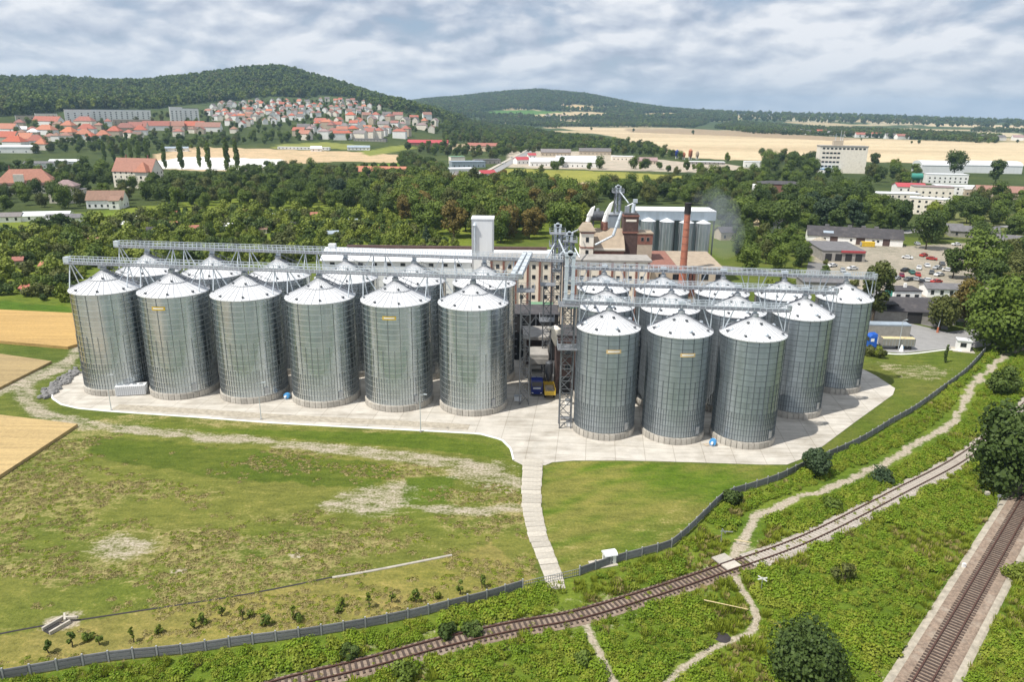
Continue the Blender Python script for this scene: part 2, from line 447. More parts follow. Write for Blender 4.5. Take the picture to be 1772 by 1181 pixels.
MT = {
 'shiny_wall': wall_metal('bright_corrugated_steel', (0.58, 0.62, 0.63), 0.09, 1.0, 0.36),
 'dull_wall': wall_metal('weathered_corrugated_steel', (0.45, 0.495, 0.525), 0.33, 0.88, 0.4),
 'stiff': mat('stiffener_steel', (0.26, 0.28, 0.30), 0.45, 0.75, 0.2, 2.0),
 'stiff_dark': mat('dull_stiffener_steel', (0.16, 0.18, 0.20), 0.55, 0.5, 0.2, 2.0),
 'seam_bright': mat('bright_sheet_lap', (0.80, 0.82, 0.82), 0.35, 0.7, 0.1),
 'seam_dark': mat('dark_sheet_lap', (0.20, 0.23, 0.25), 0.5, 0.6, 0.15),
 'steel_mid': mat('dull_tower_steel', (0.17, 0.18, 0.195), 0.5, 0.5, 0.2, 1.0),
 'roof_white': mat('roof_sheet_bright', (0.66, 0.67, 0.685), 0.42, 0.1, 0.05, 1.2, streak=True, dirt=(0.48, 0.47, 0.45), dirt_amt=0.45, dirt_scale=1.1, rand=0.05),
 'rib': mat('roof_rib_steel', (0.50, 0.51, 0.53), 0.45, 0.3, 0.1),
 'steel': mat('galvanised_steel', (0.42, 0.44, 0.46), 0.45, 0.6, 0.2, 1.0),
 'steel_light': mat('pale_galvanised_steel', (0.60, 0.65, 0.69), 0.45, 0.35, 0.12, 1.0),
 'steel_dark': mat('dark_steel', (0.10, 0.105, 0.115), 0.55, 0.5, 0.25, 1.5),
 'grate': mat('walkway_grating', (0.27, 0.28, 0.30), 0.6, 0.5, 0.2, 3.0),
 'concrete': mat('apron_concrete', (0.52, 0.485, 0.43), 0.85, 0, 0.14, 0.35, 0.15, dirt=(0.30, 0.265, 0.21), dirt_amt=0.7, dirt_scale=0.13, joints=5.2),
 'plinth': mat('plinth_concrete', (0.44, 0.41, 0.36), 0.9, 0, 0.22, 1.1, 0.3, dirt=(0.13, 0.11, 0.09), dirt_amt=0.85, dirt_scale=0.8, rand=0.16),
 'slab': mat('road_slab_concrete', (0.43, 0.395, 0.335), 0.9, 0, 0.2, 0.8, 0.2, dirt=(0.27, 0.235, 0.175), dirt_amt=0.7, dirt_scale=0.5, rand=0.12),
 'old_concrete': mat('grey_old_concrete', (0.33, 0.31, 0.285), 0.9, 0, 0.2, 0.6, 0.2, dirt=(0.16, 0.15, 0.13), dirt_amt=0.6),
 'fence': mat('fence_concrete', (0.20, 0.20, 0.205), 0.9, 0, 0.2, 1.5, 0.2, dirt=(0.11, 0.11, 0.11), dirt_amt=0.6, dirt_scale=0.7, rand=0.14),
 'fence_post': mat('fence_post_concrete', (0.34, 0.34, 0.34), 0.9, 0, 0.15, 1.5),
 'asphalt': mat('yard_asphalt', (0.17, 0.165, 0.16), 0.92, 0, 0.15, 0.5, 0.1, dirt=(0.26, 0.24, 0.21), dirt_amt=0.6, dirt_scale=0.08),
 'road': mat('road_asphalt', (0.27, 0.265, 0.26), 0.92, 0, 0.12, 0.4),
 'gravel': mat('pale_gravel', (0.36, 0.32, 0.255), 0.95, 0, 0.3, 1.2, 0.5),
 'ballast': mat('pale_ballast', (0.38, 0.34, 0.295), 0.95, 0, 0.4, 2.6, 0.8, dirt=(0.18, 0.13, 0.10), dirt_amt=0.6, dirt_scale=0.35),
 'rust_ballast': mat('rusty_ballast', (0.235, 0.175, 0.13), 0.95, 0, 0.45, 2.6, 0.8, dirt=(0.36, 0.31, 0.25), dirt_amt=0.7, dirt_scale=0.5),
 'rail': mat('rusty_rail', (0.105, 0.052, 0.038), 0.6, 0.35, 0.25, 2.0),
 'sleeper': mat('timber_sleeper', (0.075, 0.052, 0.042), 0.9, 0, 0.35, 2.0),
 'sleeper_pale': mat('concrete_sleeper', (0.40, 0.36, 0.31), 0.9, 0, 0.25, 2.0),
 'white': mat('white_render', (0.86, 0.85, 0.82), 0.8, 0, 0.06, 0.7, dirt=(0.55, 0.52, 0.46), dirt_amt=0.35),
 'cream': mat('cream_render', (0.90, 0.82, 0.68), 0.85, 0, 0.08, 0.5, dirt=(0.66, 0.56, 0.43), dirt_amt=0.4, dirt_scale=0.5),
 'ivory': mat('ivory_render', (0.84, 0.77, 0.66), 0.85, 0, 0.08, 0.5, dirt=(0.5, 0.43, 0.34), dirt_amt=0.4),
 'beige': mat('beige_render', (0.50, 0.42, 0.32), 0.85, 0, 0.12, 0.5, dirt=(0.30, 0.25, 0.2), dirt_amt=0.4),
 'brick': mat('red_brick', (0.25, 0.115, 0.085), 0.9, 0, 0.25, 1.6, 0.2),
 'dark_brick': mat('sooty_brick_and_shade', (0.095, 0.058, 0.05), 0.9, 0, 0.25, 1.2, 0.2, dirt=(0.17, 0.11, 0.09), dirt_amt=0.5),  # sooty bricks; also the dark colour of the box added in the shaded gap
 'chimney_brick': mat('orange_chimney_brick', (0.40, 0.15, 0.095), 0.9, 0, 0.22, 1.4, 0.2),
 'soot_and_shade': mat('soot_and_shade_black', (0.03, 0.028, 0.028), 0.9),  # sooty chimney and black roofing; also shade painted on the added hall box
 'tan_roof': mat('sandy_roofing', (0.36, 0.29, 0.215), 0.9, 0, 0.15, 0.7, dirt=(0.22, 0.17, 0.125), dirt_amt=0.5),
 'felt': mat('dark_roofing_felt', (0.060, 0.056, 0.060), 0.9, 0, 0.2, 0.5, dirt=(0.14, 0.125, 0.12), dirt_amt=0.6),
 'grey_felt': mat('grey_roofing_felt', (0.15, 0.145, 0.15), 0.9, 0, 0.2, 0.5, dirt=(0.09, 0.085, 0.085), dirt_amt=0.5),
 'white_sheet': mat('white_roof_sheet', (0.76, 0.77, 0.78), 0.5, 0.1, 0.05, 0.8, streak=True),
 'grey_sheet': mat('grey_roof_sheet', (0.36, 0.42, 0.48), 0.5, 0.25, 0.12, 0.6, streak=True),
 'green_sheet': mat('green_roof_sheet', (0.16, 0.30, 0.18), 0.6, 0.1, 0.15, 0.8),
 'teal': mat('teal_sheet', (0.05, 0.26, 0.20), 0.6, 0, 0.1),
 'red_sheet': mat('red_roof_sheet', (0.42, 0.06, 0.07), 0.6, 0, 0.15),
 'tile': tile_roof('orange_clay_tiles', (0.43, 0.17, 0.10)),
 'tile_red': tile_roof('red_clay_tiles', (0.40, 0.115, 0.070)),
 'tile_brown': tile_roof('brown_clay_tiles', (0.27, 0.155, 0.105)),
 'tile_grey': tile_roof('grey_roof_tiles', (0.20, 0.18, 0.175)),
 'tile_mauve': tile_roof('faded_mauve_tiles', (0.33, 0.22, 0.21)),
 'glass': mat('window_glass', (0.028, 0.032, 0.038), 0.12, 0, 0.3),
 'frame': mat('window_frame', (0.36, 0.33, 0.29), 0.6),
 'yellow': mat('yellow_paint', (0.66, 0.44, 0.04), 0.5, 0, 0.12),
 'sand_plate': mat('orange_plate', (0.70, 0.50, 0.24), 0.5, 0, 0.1),
 'blue': mat('blue_truck_paint', (0.015, 0.10, 0.46), 0.3, 0, 0.08),
 'deep_blue': mat('deep_blue_truck_paint', (0.008, 0.025, 0.20), 0.3, 0, 0.08),
 'sky_blue': mat('light_blue_paint', (0.07, 0.30, 0.62), 0.45, 0, 0.1),
 'ribbed': mat('trailer_grey', (0.33, 0.31, 0.27), 0.6, 0.2, 0.15),
 'grain': mat('barley_load', (0.58, 0.47, 0.26), 0.95, 0, 0.15, 4.0, 0.3),
 'tyre': mat('tyre_rubber', (0.02, 0.02, 0.02), 0.9),
 'orange': mat('orange_paint', (0.42, 0.14, 0.07), 0.6),
 'bark': mat('bark', (0.085, 0.065, 0.045), 0.95, 0, 0.3, 3.0),
 'rock': mat('grey_boulder', (0.19, 0.185, 0.18), 0.95, 0, 0.4, 1.5, 0.5),
 'coal': mat('burnt_soil', (0.035, 0.03, 0.032), 0.95),
}
LEAF = [leaf_mat('dark_leaves', (0.032, 0.060, 0.013), (0.105, 0.150, 0.030)),
        leaf_mat('mid_leaves', (0.052, 0.092, 0.014), (0.150, 0.205, 0.030)),
        leaf_mat('yellow_green_leaves', (0.085, 0.130, 0.014), (0.225, 0.265, 0.036)),
        leaf_mat('olive_leaves', (0.058, 0.080, 0.018), (0.145, 0.155, 0.040)),
        leaf_mat('blue_green_leaves', (0.024, 0.050, 0.024), (0.075, 0.112, 0.048)),
        leaf_mat('russet_leaves', (0.085, 0.074, 0.018), (0.21, 0.155, 0.035))]
WEED = [leaf_mat('nettle_leaves', (0.115, 0.200, 0.013), (0.235, 0.330, 0.022), 0.32), leaf_mat('rank_grass', (0.160, 0.215, 0.018), (0.290, 0.330, 0.036), 0.32),
        leaf_mat('dry_grass', (0.20, 0.18, 0.06), (0.38, 0.31, 0.13), 0.2)]

WIN = {}
def window_mesh(w, h):
    k = (w, h)
    if k not in WIN:
        f = MB().box(0, -.03, 0, w + .12, .06, h + .12).mesh('window', MT['frame'])
        p = MB()
        for s in (-1, 1): p.box(s * w / 4, -.07, 0, w / 2 - .02, .03, h)
        WIN[k] = (f, p.mesh('pane', MT['glass']))
    return WIN[k]
def window(parent, x, y, z, w, h, rz=0.0):
    f, p = window_mesh(w, h)
    o = put('window', f, parent, (x, y, z), rz)
    put('pane', p, o)
    return o

# ------------------------------------------------------------------ ground sheet
FENCE_PX = [(-330, 1222), (-150, 1200), (0, 1179), (183, 1147), (305, 1135), (400, 1121), (550, 1101), (696, 1075), (805, 1048), (856, 1035), (934, 1011)]
FENCE2_PX = [(1003, 997), (1070, 974), (1150, 953), (1172, 940), (1203, 912), (1250, 866), (1284, 853), (1342, 834), (1389, 812), (1432, 793), (1489, 767), (1543, 734), (1585, 710), (1630, 677), (1672, 645), (1705, 609)]
SIDE_PX = [(380, 1222), (505, 1185), (640, 1152), (760, 1119), (880, 1091), (1000, 1069), (1130, 1030), (1250, 989), (1400, 934), (1560, 852), (1660, 798), (1735, 742), (1790, 690)]
PATH_PX = [(1265, 978), (1285, 945), (1303, 905), (1325, 886), (1370, 868), (1430, 846), (1500, 815), (1570, 780), (1625, 745), (1662, 710), (1676, 680), (1700, 650), (1745, 615), (1800, 580)]
FOOT_PX = [(1269, 990), (1283, 1020), (1305, 1055), (1308, 1080), (1290, 1100), (1240, 1120), (1180, 1160), (1140, 1200)]
FOOT2_PX = [(972, 1012), (990, 1035), (1004, 1060), (1018, 1092), (1030, 1125), (1052, 1160), (1075, 1200)]
GUTTER_PX = [(-60, 1110), (70, 1085), (230, 1060), (430, 1029), (600, 995), (700, 978), (782, 962)]
fence_a, fence_b = smooth_line(ats(FENCE_PX), 4), smooth_line(ats(FENCE2_PX), 5)
side_line = smooth_line(ats(SIDE_PX), 8)
mp0, mp1 = at(1598.4, 1179), at(1675.0, 1046)
md = (mp1 - mp0).normalized()
main_line = [mp0 - md * 45, mp0 + md * 130]
path_line, foot_line, foot2_line = (smooth_line(ats(p), 6) for p in (PATH_PX, FOOT_PX, FOOT2_PX))
gutter_line = smooth_line(ats(GUTTER_PX), 4)

APRON_PX = [(150, 640), (112, 657), (92, 675), (90, 690), (106, 701), (136, 708), (190, 713), (338, 723), (470, 733), (600, 740), (740, 747), (830, 752), (868, 762), (884, 778), (889, 798),
            (905, 806), (944, 806), (956, 801), (993, 798), (1086, 798), (1200, 801), (1320, 805), (1362, 805), (1388, 795), (1424, 773), (1480, 731), (1545, 684), (1549, 673), (1516, 651), (1490, 638)]
apron_poly = ats(APRON_PX) + [Vector((86, 182, 0)), Vector((60, 205, 0)), Vector((-60, 196, 0)), Vector((-94, 182, 0)), Vector((-96, 165, 0))]
drive_line = smooth_line(ats([(923, 800), (920, 845), (921, 885), (930, 925), (943, 962), (958, 1000), (964, 1020)]), 6)

WHEAT_PX = [[(-420, 535), (0, 540), (127, 546), (136, 600), (118, 605), (0, 595), (-420, 588)],
            [(-420, 606), (0, 616), (90, 629), (0, 675), (-420, 880)],
            [(-420, 690), (0, 723), (135, 739), (44, 800), (0, 829), (-160, 930), (-420, 1000)]]
wheat = [ats(p) for p in WHEAT_PX]
TRACK_PX = [[(-60, 700), (30, 665), (95, 640), (130, 615), (140, 590)], [(55, 640), (40, 680), (75, 715), (150, 735), (260, 747), (380, 757), (480, 768), (600, 780), (700, 793), (780, 800), (840, 812), (905, 838)],
            [(640, 880), (690, 852), (705, 838), (760, 832)], [(560, 872), (640, 868), (700, 872), (800, 885), (905, 880)], [(590, 858), (640, 852), (680, 860)]]
track_lines = [smooth_line(ats(p), 6) for p in TRACK_PX]

nA = np.concatenate([np.linspace(-88, -44, 45, endpoint=False), np.linspace(-44, 44, 265), np.linspace(44, 88, 46)[1:]])
RS = np.concatenate([np.linspace(2, 52, 26, endpoint=False), np.geomspace(52, 420, 330, endpoint=False), np.geomspace(420, 9400, 260)])
AA, RR = np.meshgrid(np.radians(nA), RS)
GX, GY = (RR * np.sin(AA)).ravel(), (RR * np.cos(AA)).ravel()
GZ = height(GX, GY)
def paint_ground():
    wx = GX + (vnoise(GX / 4, GY / 4, 11) - .5) * 2.4
    wy = GY + (vnoise(GX / 4, GY / 4, 23) - .5) * 2.4
    R = np.hypot(GX, GY)
    n1, n2, n3 = vnoise(GX / 28, GY / 28, 3), vnoise(GX / 7, GY / 7, 5), vnoise(GX / 240, GY / 240, 9, 4)
    c = np.zeros((len(GX), 3)); dry = np.zeros(len(GX)); dirt = np.zeros(len(GX))
    def setc(mask, col, d=0.0, e=0.0):
        c[mask] = col; dry[mask] = d; dirt[mask] = e
    def L(a, b, t): return np.array(a) * (1 - t[:, None]) + np.array(b) * t[:, None]
    # far country: woods, meadows and stubble in patches
    c[:] = L((0.030, 0.050, 0.016), (0.085, 0.105, 0.030), n1)
    farf = (R > 1700)
    n3 = np.where(GX < -0.03 * GY, 0, n3)
    c[farf] = np.where((n3 > 0.56)[:, None], np.array((0.42, 0.34, 0.21)), L((0.028, 0.047, 0.02), (0.10, 0.13, 0.045), n1))[farf]
    # works ground
    wk = (R < 420)
    c[wk] = L((0.075, 0.115, 0.018), (0.135, 0.150, 0.032), n2)[wk]
    dry[wk] = 0.25
    # big mown meadow on the left
    mead = inside(ats([(-420, 700), (135, 735), (250, 712), (480, 728), (740, 742), (870, 760), (889, 800), (905, 830), (935, 1010), (700, 1074), (0, 1180), (-420, 1236)]), wx, wy)
    c[mead] = L((0.098, 0.138, 0.018), (0.190, 0.182, 0.046), vnoise(GX / 16, GY / 9, 31))[mead]
    dd = 0.48 + 0.55 * sstep((vnoise(GX / 13, GY / 7, 41) - .36) / .35)
    dry[mead] = dd[mead]
    strip = mead & inside(ats([(-420, 1150), (0, 1103), (230, 1062), (600, 997), (782, 964), (850, 940), (935, 1011), (700, 1074), (0, 1180), (-420, 1236)]), GX, GY)
    c[strip] = L((0.180, 0.180, 0.036), (0.265, 0.215, 0.075), n2)[strip]; dry[strip] = 0.5
    lush = mead & inside(ats([(180, 738), (480, 745), (740, 752), (862, 772), (880, 795), (700, 775), (480, 757), (260, 736)]), GX, GY)
    c[lush] = L((0.080, 0.125, 0.014), (0.115, 0.145, 0.022), n2)[lush]; dry[lush] = 0.2
    lush2 = mead & inside(ats([(140, 760), (330, 770), (560, 795), (640, 800), (700, 820), (640, 845), (400, 830), (160, 790)]), wx, wy)
    c[lush2] = L((0.075, 0.115, 0.014), (0.115, 0.135, 0.024), n2)[lush2]; dry[lush2] = 0.28
    lush3 = mead & inside(ats([(705, 828), (790, 826), (770, 872), (690, 874)]), GX, GY)
    c[lush3] = (0.095, 0.135, 0.018); dry[lush3] = 0.1
    # right lawn
    lawn = inside(ats([(938, 805), (993, 799), (1362, 806), (1300, 850), (1250, 866), (1172, 938), (1070, 972), (1000, 998), (968, 1000), (945, 930), (936, 870)]), GX, GY)
    lt = vnoise((GX + GY * .5) / 9, (GY - GX * .5) / 2.2, 51)
    c[lawn] = L((0.090, 0.145, 0.014), (0.190, 0.185, 0.045), sstep((n1 * .45 + lt * .55 - .33) / .3))[lawn]; dry[lawn] = (0.18 + .5 * sstep((n1 - .45) / .25))[lawn]
    lawn2 = inside(ats([(1388, 798), (1424, 776), (1549, 686), (1552, 673), (1490, 637), (1490, 606), (1640, 608), (1700, 606), (1630, 676), (1543, 733), (1432, 792)]), GX, GY)
    c[lawn2] = L((0.085, 0.130, 0.015), (0.145, 0.150, 0.035), n2)[lawn2]; dry[lawn2] = 0.25
    bare = inside(ats([(1500, 625), (1600, 632), (1655, 640), (1620, 662), (1560, 655)]), wx, wy)
    dry[bare] = 0.8; dirt[bare] = 0.62
    # rank growth outside the fence
    fl = [tuple(p) for p in fence_a] + [tuple(p) for p in fence_b]
    weeds = inside([(p[0], p[1]) for p in fl] + [(150, 190), (160, 60), (60, 20), (-100, 20)], GX, GY) & wk
    c[weeds] = L((0.080, 0.138, 0.014), (0.165, 0.205, 0.028), n2)[weeds]; dry[weeds] = 0.15
    # bare tracks, worn ground
    worn = np.zeros(len(GX))
    for ln, w in zip(track_lines, (3.2, 2.6, 2.4, 1.6, 2.0)):
        worn = np.maximum(worn, 1 - np.clip((line_dist(ln, wx, wy) - w * .5) / 2.6, 0, 1))
    worn = np.where(lush3, 0, worn) * (.62 + .38 * vnoise(GX / 5, GY / 4, 301))
    for (u, v, rr, k) in ((640, 868, 6, .8), (690, 845, 3, .7), (215, 948, 4.5, .8), (100, 1078, 1.8, 1.0), (830, 815, 5, .8), (870, 838, 5, .7), (318, 984, 1.2, .9), (508, 962, 1.0, .9), (790, 850, 5, .5),
                          (760, 885, 6, .35), (620, 900, 5, .4), (1255, 1105, 0.1, 0), (20, 650, 8, .8), (120, 640, 6, .6)):
        p = at(u, v)
        worn = np.maximum(worn, k * (1 - np.clip((np.hypot((wx - p.x) * .7, wy - p.y) - rr * .5) / rr, 0, 1)))
    pl = np.maximum(1 - np.clip((line_dist(path_line, wx, wy) - .45) / 1.1, 0, 1), 1 - np.clip((line_dist(foot_line, GX, GY) - .25) / .7, 0, 1))
    pl = np.maximum(pl, (.45 + .55 * (GY < at(1018, 1092).y + 1)) * (1 - np.clip((line_dist(foot2_line, wx, wy) - .25) / .9, 0, 1)))
    near = R < 420
    dirt[near] = np.maximum(dirt, np.maximum(worn, pl * 1.1))[near]
    tr = np.minimum(line_dist(side_line, GX, GY), line_dist([main_line[0], main_line[1]], GX, GY))
    edge = near & (tr < 3.6)
    dirt[edge] = np.maximum(dirt[edge], 0.55)
    # allotments and back country up to the town
    allot = inside(ats([(-420, 430), (-420, 525), (0, 532), (125, 540), (210, 440), (560, 428), (850, 425), (1000, 400), (900, 330), (560, 330), (330, 350), (0, 380)]), GX, GY)
    c[allot] = L((0.075, 0.120, 0.016), (0.220, 0.250, 0.036), vnoise(GX / 11, GY / 11, 61))[allot]; dry[allot] = 0.22
    def zone(px, col, d=0.15, e=0.0, warp=True):
        setc(inside(ats(px), wx if warp else GX, wy if warp else GY), col, d, e)
    zone([(0, 520), (122, 532), (122, 546), (0, 541), (-300, 536), (-300, 512)], (0.075, 0.135, 0.014), .05)
    zone([(-200, 415), (60, 408), (95, 425), (60, 436), (-200, 440)], (0.20, 0.22, 0.045), .2)
    zone([(120, 385), (190, 368), (215, 372), (160, 392), (100, 396)], (0.16, 0.22, 0.03), .1)
    zone([(262, 268), (330, 254), (470, 258), (600, 262), (690, 268), (760, 280), (700, 283), (600, 279), (500, 284), (430, 297), (350, 296), (270, 292)], (0.50, 0.37, 0.23), .5, .4)
    zone([(255, 280), (330, 271), (420, 274), (492, 276), (490, 286), (430, 295), (350, 294), (265, 291)], (0.72, 0.70, 0.68), .0, .0)
    zone([(480, 250), (560, 246), (640, 252), (600, 258), (470, 257)], (0.22, 0.23, 0.06), .3)
    zone([(615, 286), (690, 282), (690, 298), (620, 300)], (0.14, 0.22, 0.03), .05)
    zone([(620, 262), (700, 250), (720, 256), (640, 270)], (0.20, 0.22, 0.05), .2)
    zone([(765, 248), (830, 250), (850, 262), (770, 258)], (0.34, 0.27, 0.17), .2)
    zone([(905, 320), (860, 300), (870, 292), (960, 294), (1080, 298), (1200, 306), (1190, 318), (1040, 318), (940, 316)], (0.26, 0.255, 0.055), .35)
    zone([(925, 318), (1040, 315), (1100, 318), (1190, 322), (1180, 330), (1060, 330), (930, 327)], (0.60, 0.46, 0.29), .1)
    zone([(880, 262), (1000, 262), (1180, 280), (1260, 284), (1300, 292), (1240, 300), (1100, 296), (960, 292), (880, 290)], (0.42, 0.36, 0.29), .2, .2)
    zone([(1290, 360), (1330, 345), (1340, 395), (1290, 392)], (0.46, 0.36, 0.23), .2)
    # yard on the right
    zone([(1400, 425), (1440, 412), (1560, 426), (1700, 420), (1772, 440), (1772, 520), (1640, 500), (1560, 545), (1420, 500)], (0.33, 0.29, 0.235), .1, .5)
    zone([(1600, 366), (1772, 372), (1772, 420), (1600, 410)], (0.16, 0.17, 0.06), .2)
    # big stubble field and strips of country beyond
    z1 = inside(ats([(960, 220), (1180, 222), (1450, 238), (1772, 248), (2100, 258), (2100, 296), (1772, 287), (1500, 280), (1260, 277), (1180, 272), (1060, 236)]), GX, GY)
    st = vnoise(GX / 500, GY / 90, 71)
    c[z1] = L((0.47, 0.365, 0.235), (0.57, 0.455, 0.30), sstep((st - .35) / .3))[z1]; dry[z1] = 0; dirt[z1] = 0
    z1b = inside(ats([(1080, 223), (1200, 223), (1330, 230), (1500, 240), (1450, 244), (1280, 236), (1090, 229)]), GX, GY)
    c[z1b] = (0.33, 0.25, 0.165)
    for px, col in (([(965, 184), (1000, 181), (1040, 186), (1020, 191), (980, 190)], (0.52, 0.38, 0.21)), ([(820, 196), (860, 191), (930, 191), (990, 194), (950, 201), (850, 202)], (0.085, 0.175, 0.04)),
                    ([(1020, 186), (1090, 186), (1105, 189), (1040, 191)], (0.15, 0.20, 0.06)), ([(900, 202), (990, 193), (1060, 196), (1040, 204), (940, 208)], (0.50, 0.39, 0.24)),
                    ([(1100, 198), (1160, 195), (1200, 201), (1110, 203)], (0.52, 0.39, 0.22)), ([(1220, 204), (1280, 204), (1290, 210), (1230, 210)], (0.36, 0.36, 0.16)),
                    ([(1600, 214), (1772, 217), (2000, 224), (2000, 228), (1772, 223), (1600, 218)], (0.55, 0.44, 0.29)), ([(1690, 228), (1772, 231), (1772, 238), (1690, 234)], (0.50, 0.42, 0.28)),
                    ([(1500, 212), (1560, 211), (1620, 216), (1500, 217)], (0.42, 0.36, 0.24)), ([(1330, 206), (1400, 205), (1480, 209), (1400, 212)], (0.40, 0.36, 0.25))):
        setc(inside(ats(px), GX, GY), col)
    return c, dry, dirt, worn
gc, gdry, gdirt, gworn = paint_ground()
nr, na = RR.shape
ii = np.arange(nr * na).reshape(nr, na)
quads = np.stack([ii[:-1, :-1], ii[1:, :-1], ii[1:, 1:], ii[:-1, 1:]], -1).reshape(-1, 4)[:, ::-1]
gm = bpy.data.meshes.new('ground')
gm.vertices.add(nr * na); gm.vertices.foreach_set('co', np.stack([GX, GY, GZ], 1).astype(np.float32).ravel())
gm.loops.add(len(quads) * 4); gm.loops.foreach_set('vertex_index', quads.astype(np.int32).ravel())
gm.polygons.add(len(quads)); gm.polygons.foreach_set('loop_start', np.arange(0, len(quads) * 4, 4, dtype=np.int32))
gm.update(calc_edges=True); gm.validate()
a = gm.attributes.new('soil', 'FLOAT_COLOR', 'POINT'); a.data.foreach_set('color', np.concatenate([gc, np.ones((len(gc), 1))], 1).astype(np.float32).ravel())
a = gm.attributes.new('dry', 'FLOAT', 'POINT'); a.data.foreach_set('value', gdry.astype(np.float32))
a = gm.attributes.new('bare', 'FLOAT', 'POINT'); a.data.foreach_set('value', gdirt.astype(np.float32))
gm.shade_smooth()
def ground_mat():
    m, n, l, b = new_mat('ground_cover')
    att = N(n, 'ShaderNodeAttribute', attribute_name='soil')
    dry = N(n, 'ShaderNodeAttribute', attribute_name='dry')
    bare = N(n, 'ShaderNodeAttribute', attribute_name='bare')
    tcn = N(n, 'ShaderNodeTexCoord'); vec = tcn.outputs['Object']
    mp = N(n, 'ShaderNodeMapping'); mp.inputs['Scale'].default_value = (0.55, 1.3, 1); mp.inputs['Rotation'].default_value = (0, 0, 0.25)
    l.new(vec, mp.inputs[0])
    f1 = noise(n, l, mp.outputs[0], 0.55, 8, 0.68)
    f2 = noise(n, l, vec, 2.4, 4, 0.7)
    f3 = noise(n, l, vec, 0.05, 5, 0.6)
    mixf = math_node(n, l, 'ADD', math_node(n, l, 'MULTIPLY', f1, 0.45), math_node(n, l, 'ADD', math_node(n, l, 'MULTIPLY', f2, 0.35), math_node(n, l, 'MULTIPLY', f3, 0.2)))
    mult = ramp(n, l, mixf, [(0.35, (0.42, 0.47, 0.42)), (0.5, (0.95, 0.98, 0.95)), (0.65, (1.65, 1.45, 1.5))])
    c = mixc(n, l, 1.0, att.outputs['Color'], mult, 'MULTIPLY')
    fd = math_node(n, l, 'ADD', math_node(n, l, 'MULTIPLY', f1, 0.62), math_node(n, l, 'MULTIPLY', f2, 0.38))
    td = math_node(n, l, 'MULTIPLY', math_node(n, l, 'SUBTRACT', fd, math_node(n, l, 'SUBTRACT', 0.70, math_node(n, l, 'MULTIPLY', dry.outputs['Fac'], 0.26))), 7.0, True)
    drycol = ramp(n, l, f2, [(0.3, (0.24, 0.20, 0.075)), (0.7, (0.42, 0.345, 0.17))])
    c = mixc(n, l, math_node(n, l, 'MULTIPLY', td, 0.85), c, drycol)
    tb = math_node(n, l, 'MULTIPLY', math_node(n, l, 'SUBTRACT', fd, math_node(n, l, 'SUBTRACT', 0.76, math_node(n, l, 'MULTIPLY', bare.outputs['Fac'], 0.44))), 6.0, True)
    barecol = ramp(n, l, f2, [(0.28, (0.25, 0.205, 0.15)), (0.5, (0.40, 0.345, 0.265)), (0.75, (0.54, 0.48, 0.385))])
    c = mixc(n, l, tb, c, barecol)
    l.new(c, b.inputs['Base Color'])
    b.inputs['Roughness'].default_value = 0.95
    b.inputs['Specular IOR Level'].default_value = 0.1
    bn = N(n, 'ShaderNodeBump'); bn.inputs['Strength'].default_value = 0.7; bn.inputs['Distance'].default_value = 0.35
    l.new(math_node(n, l, 'ADD', f2, f1), bn.inputs['Height']); l.new(bn.outputs[0], b.inputs['Normal'])
    return m
gm.materials.append(ground_mat())
tag(put('ground', gm), kind='structure')

# ------------------------------------------------------------------ surfaces laid on the ground
def wheat_mat(name, col, ang):
    m, n, l, b = new_mat(name)
    tcn = N(n, 'ShaderNodeTexCoord')
    mp = N(n, 'ShaderNodeMapping'); mp.inputs['Scale'].default_value = (0.05, 1.2, 1); mp.inputs['Rotation'].default_value = (0, 0, ang)
    l.new(tcn.outputs['Object'], mp.inputs[0])
    f = noise(n, l, mp.outputs[0], 0.7, 6, 0.7); f2 = noise(n, l, tcn.outputs['Object'], 1.6, 5, 0.7)
    v = math_node(n, l, 'ADD', math_node(n, l, 'MULTIPLY', f, 0.6), math_node(n, l, 'MULTIPLY', f2, 0.4))
    l.new(ramp(n, l, v, [(0.32, tuple(x * .6 for x in col)), (0.5, col), (0.68, tuple(x * 1.3 for x in col))]), b.inputs['Base Color'])
    b.inputs['Roughness'].default_value = 0.95
    bn = N(n, 'ShaderNodeBump'); bn.inputs['Strength'].default_value = 0.8; bn.inputs['Distance'].default_value = 0.3
    l.new(v, bn.inputs['Height']); l.new(bn.outputs[0], b.inputs['Normal'])
    return m
for poly, col, hgt in zip(wheat, ((0.43, 0.275, 0.095), (0.32, 0.235, 0.11), (0.43, 0.31, 0.14)), (0.75, 0.55, 0.6)):
    tag(MB().prism([(p.x, p.y) for p in poly], -0.05, hgt).build('wheat_field', wheat_mat('ripe_wheat', col, 0.15)), kind='structure')

tag(MB().prism([(p.x, p.y) for p in apron_poly], -0.3, 0.07).build('concrete_apron', MT['concrete']), kind='structure')
def ribbon(line, w, z, name, m, parent=None, h=0.0, base=None):
    """a strip along a line; with h it is a low bank with sloping sides, base wide at the foot"""
    mb = MB(); vs = []
    prof = [(-w / 2, z), (w / 2, z)] if not h else [(-(base or w) / 2, z), (-w / 2, z + h), (w / 2, z + h), ((base or w) / 2, z)]
    for i, p in enumerate(line):
        d = (line[min(i + 1, len(line) - 1)] - line[max(i - 1, 0)]); d.z = 0; d.normalize()
        nx, ny = d.y, -d.x
        vs += [(p.x + nx * o, p.y + ny * o, zz_) for o, zz_ in prof]
    k = len(prof)
    fs = [(i * k + j, i * k + j + 1, (i + 1) * k + j + 1, (i + 1) * k + j) for i in range(len(line) - 1) for j in range(k - 1)]
    return mb.add(vs, fs).build(name, m, parent)
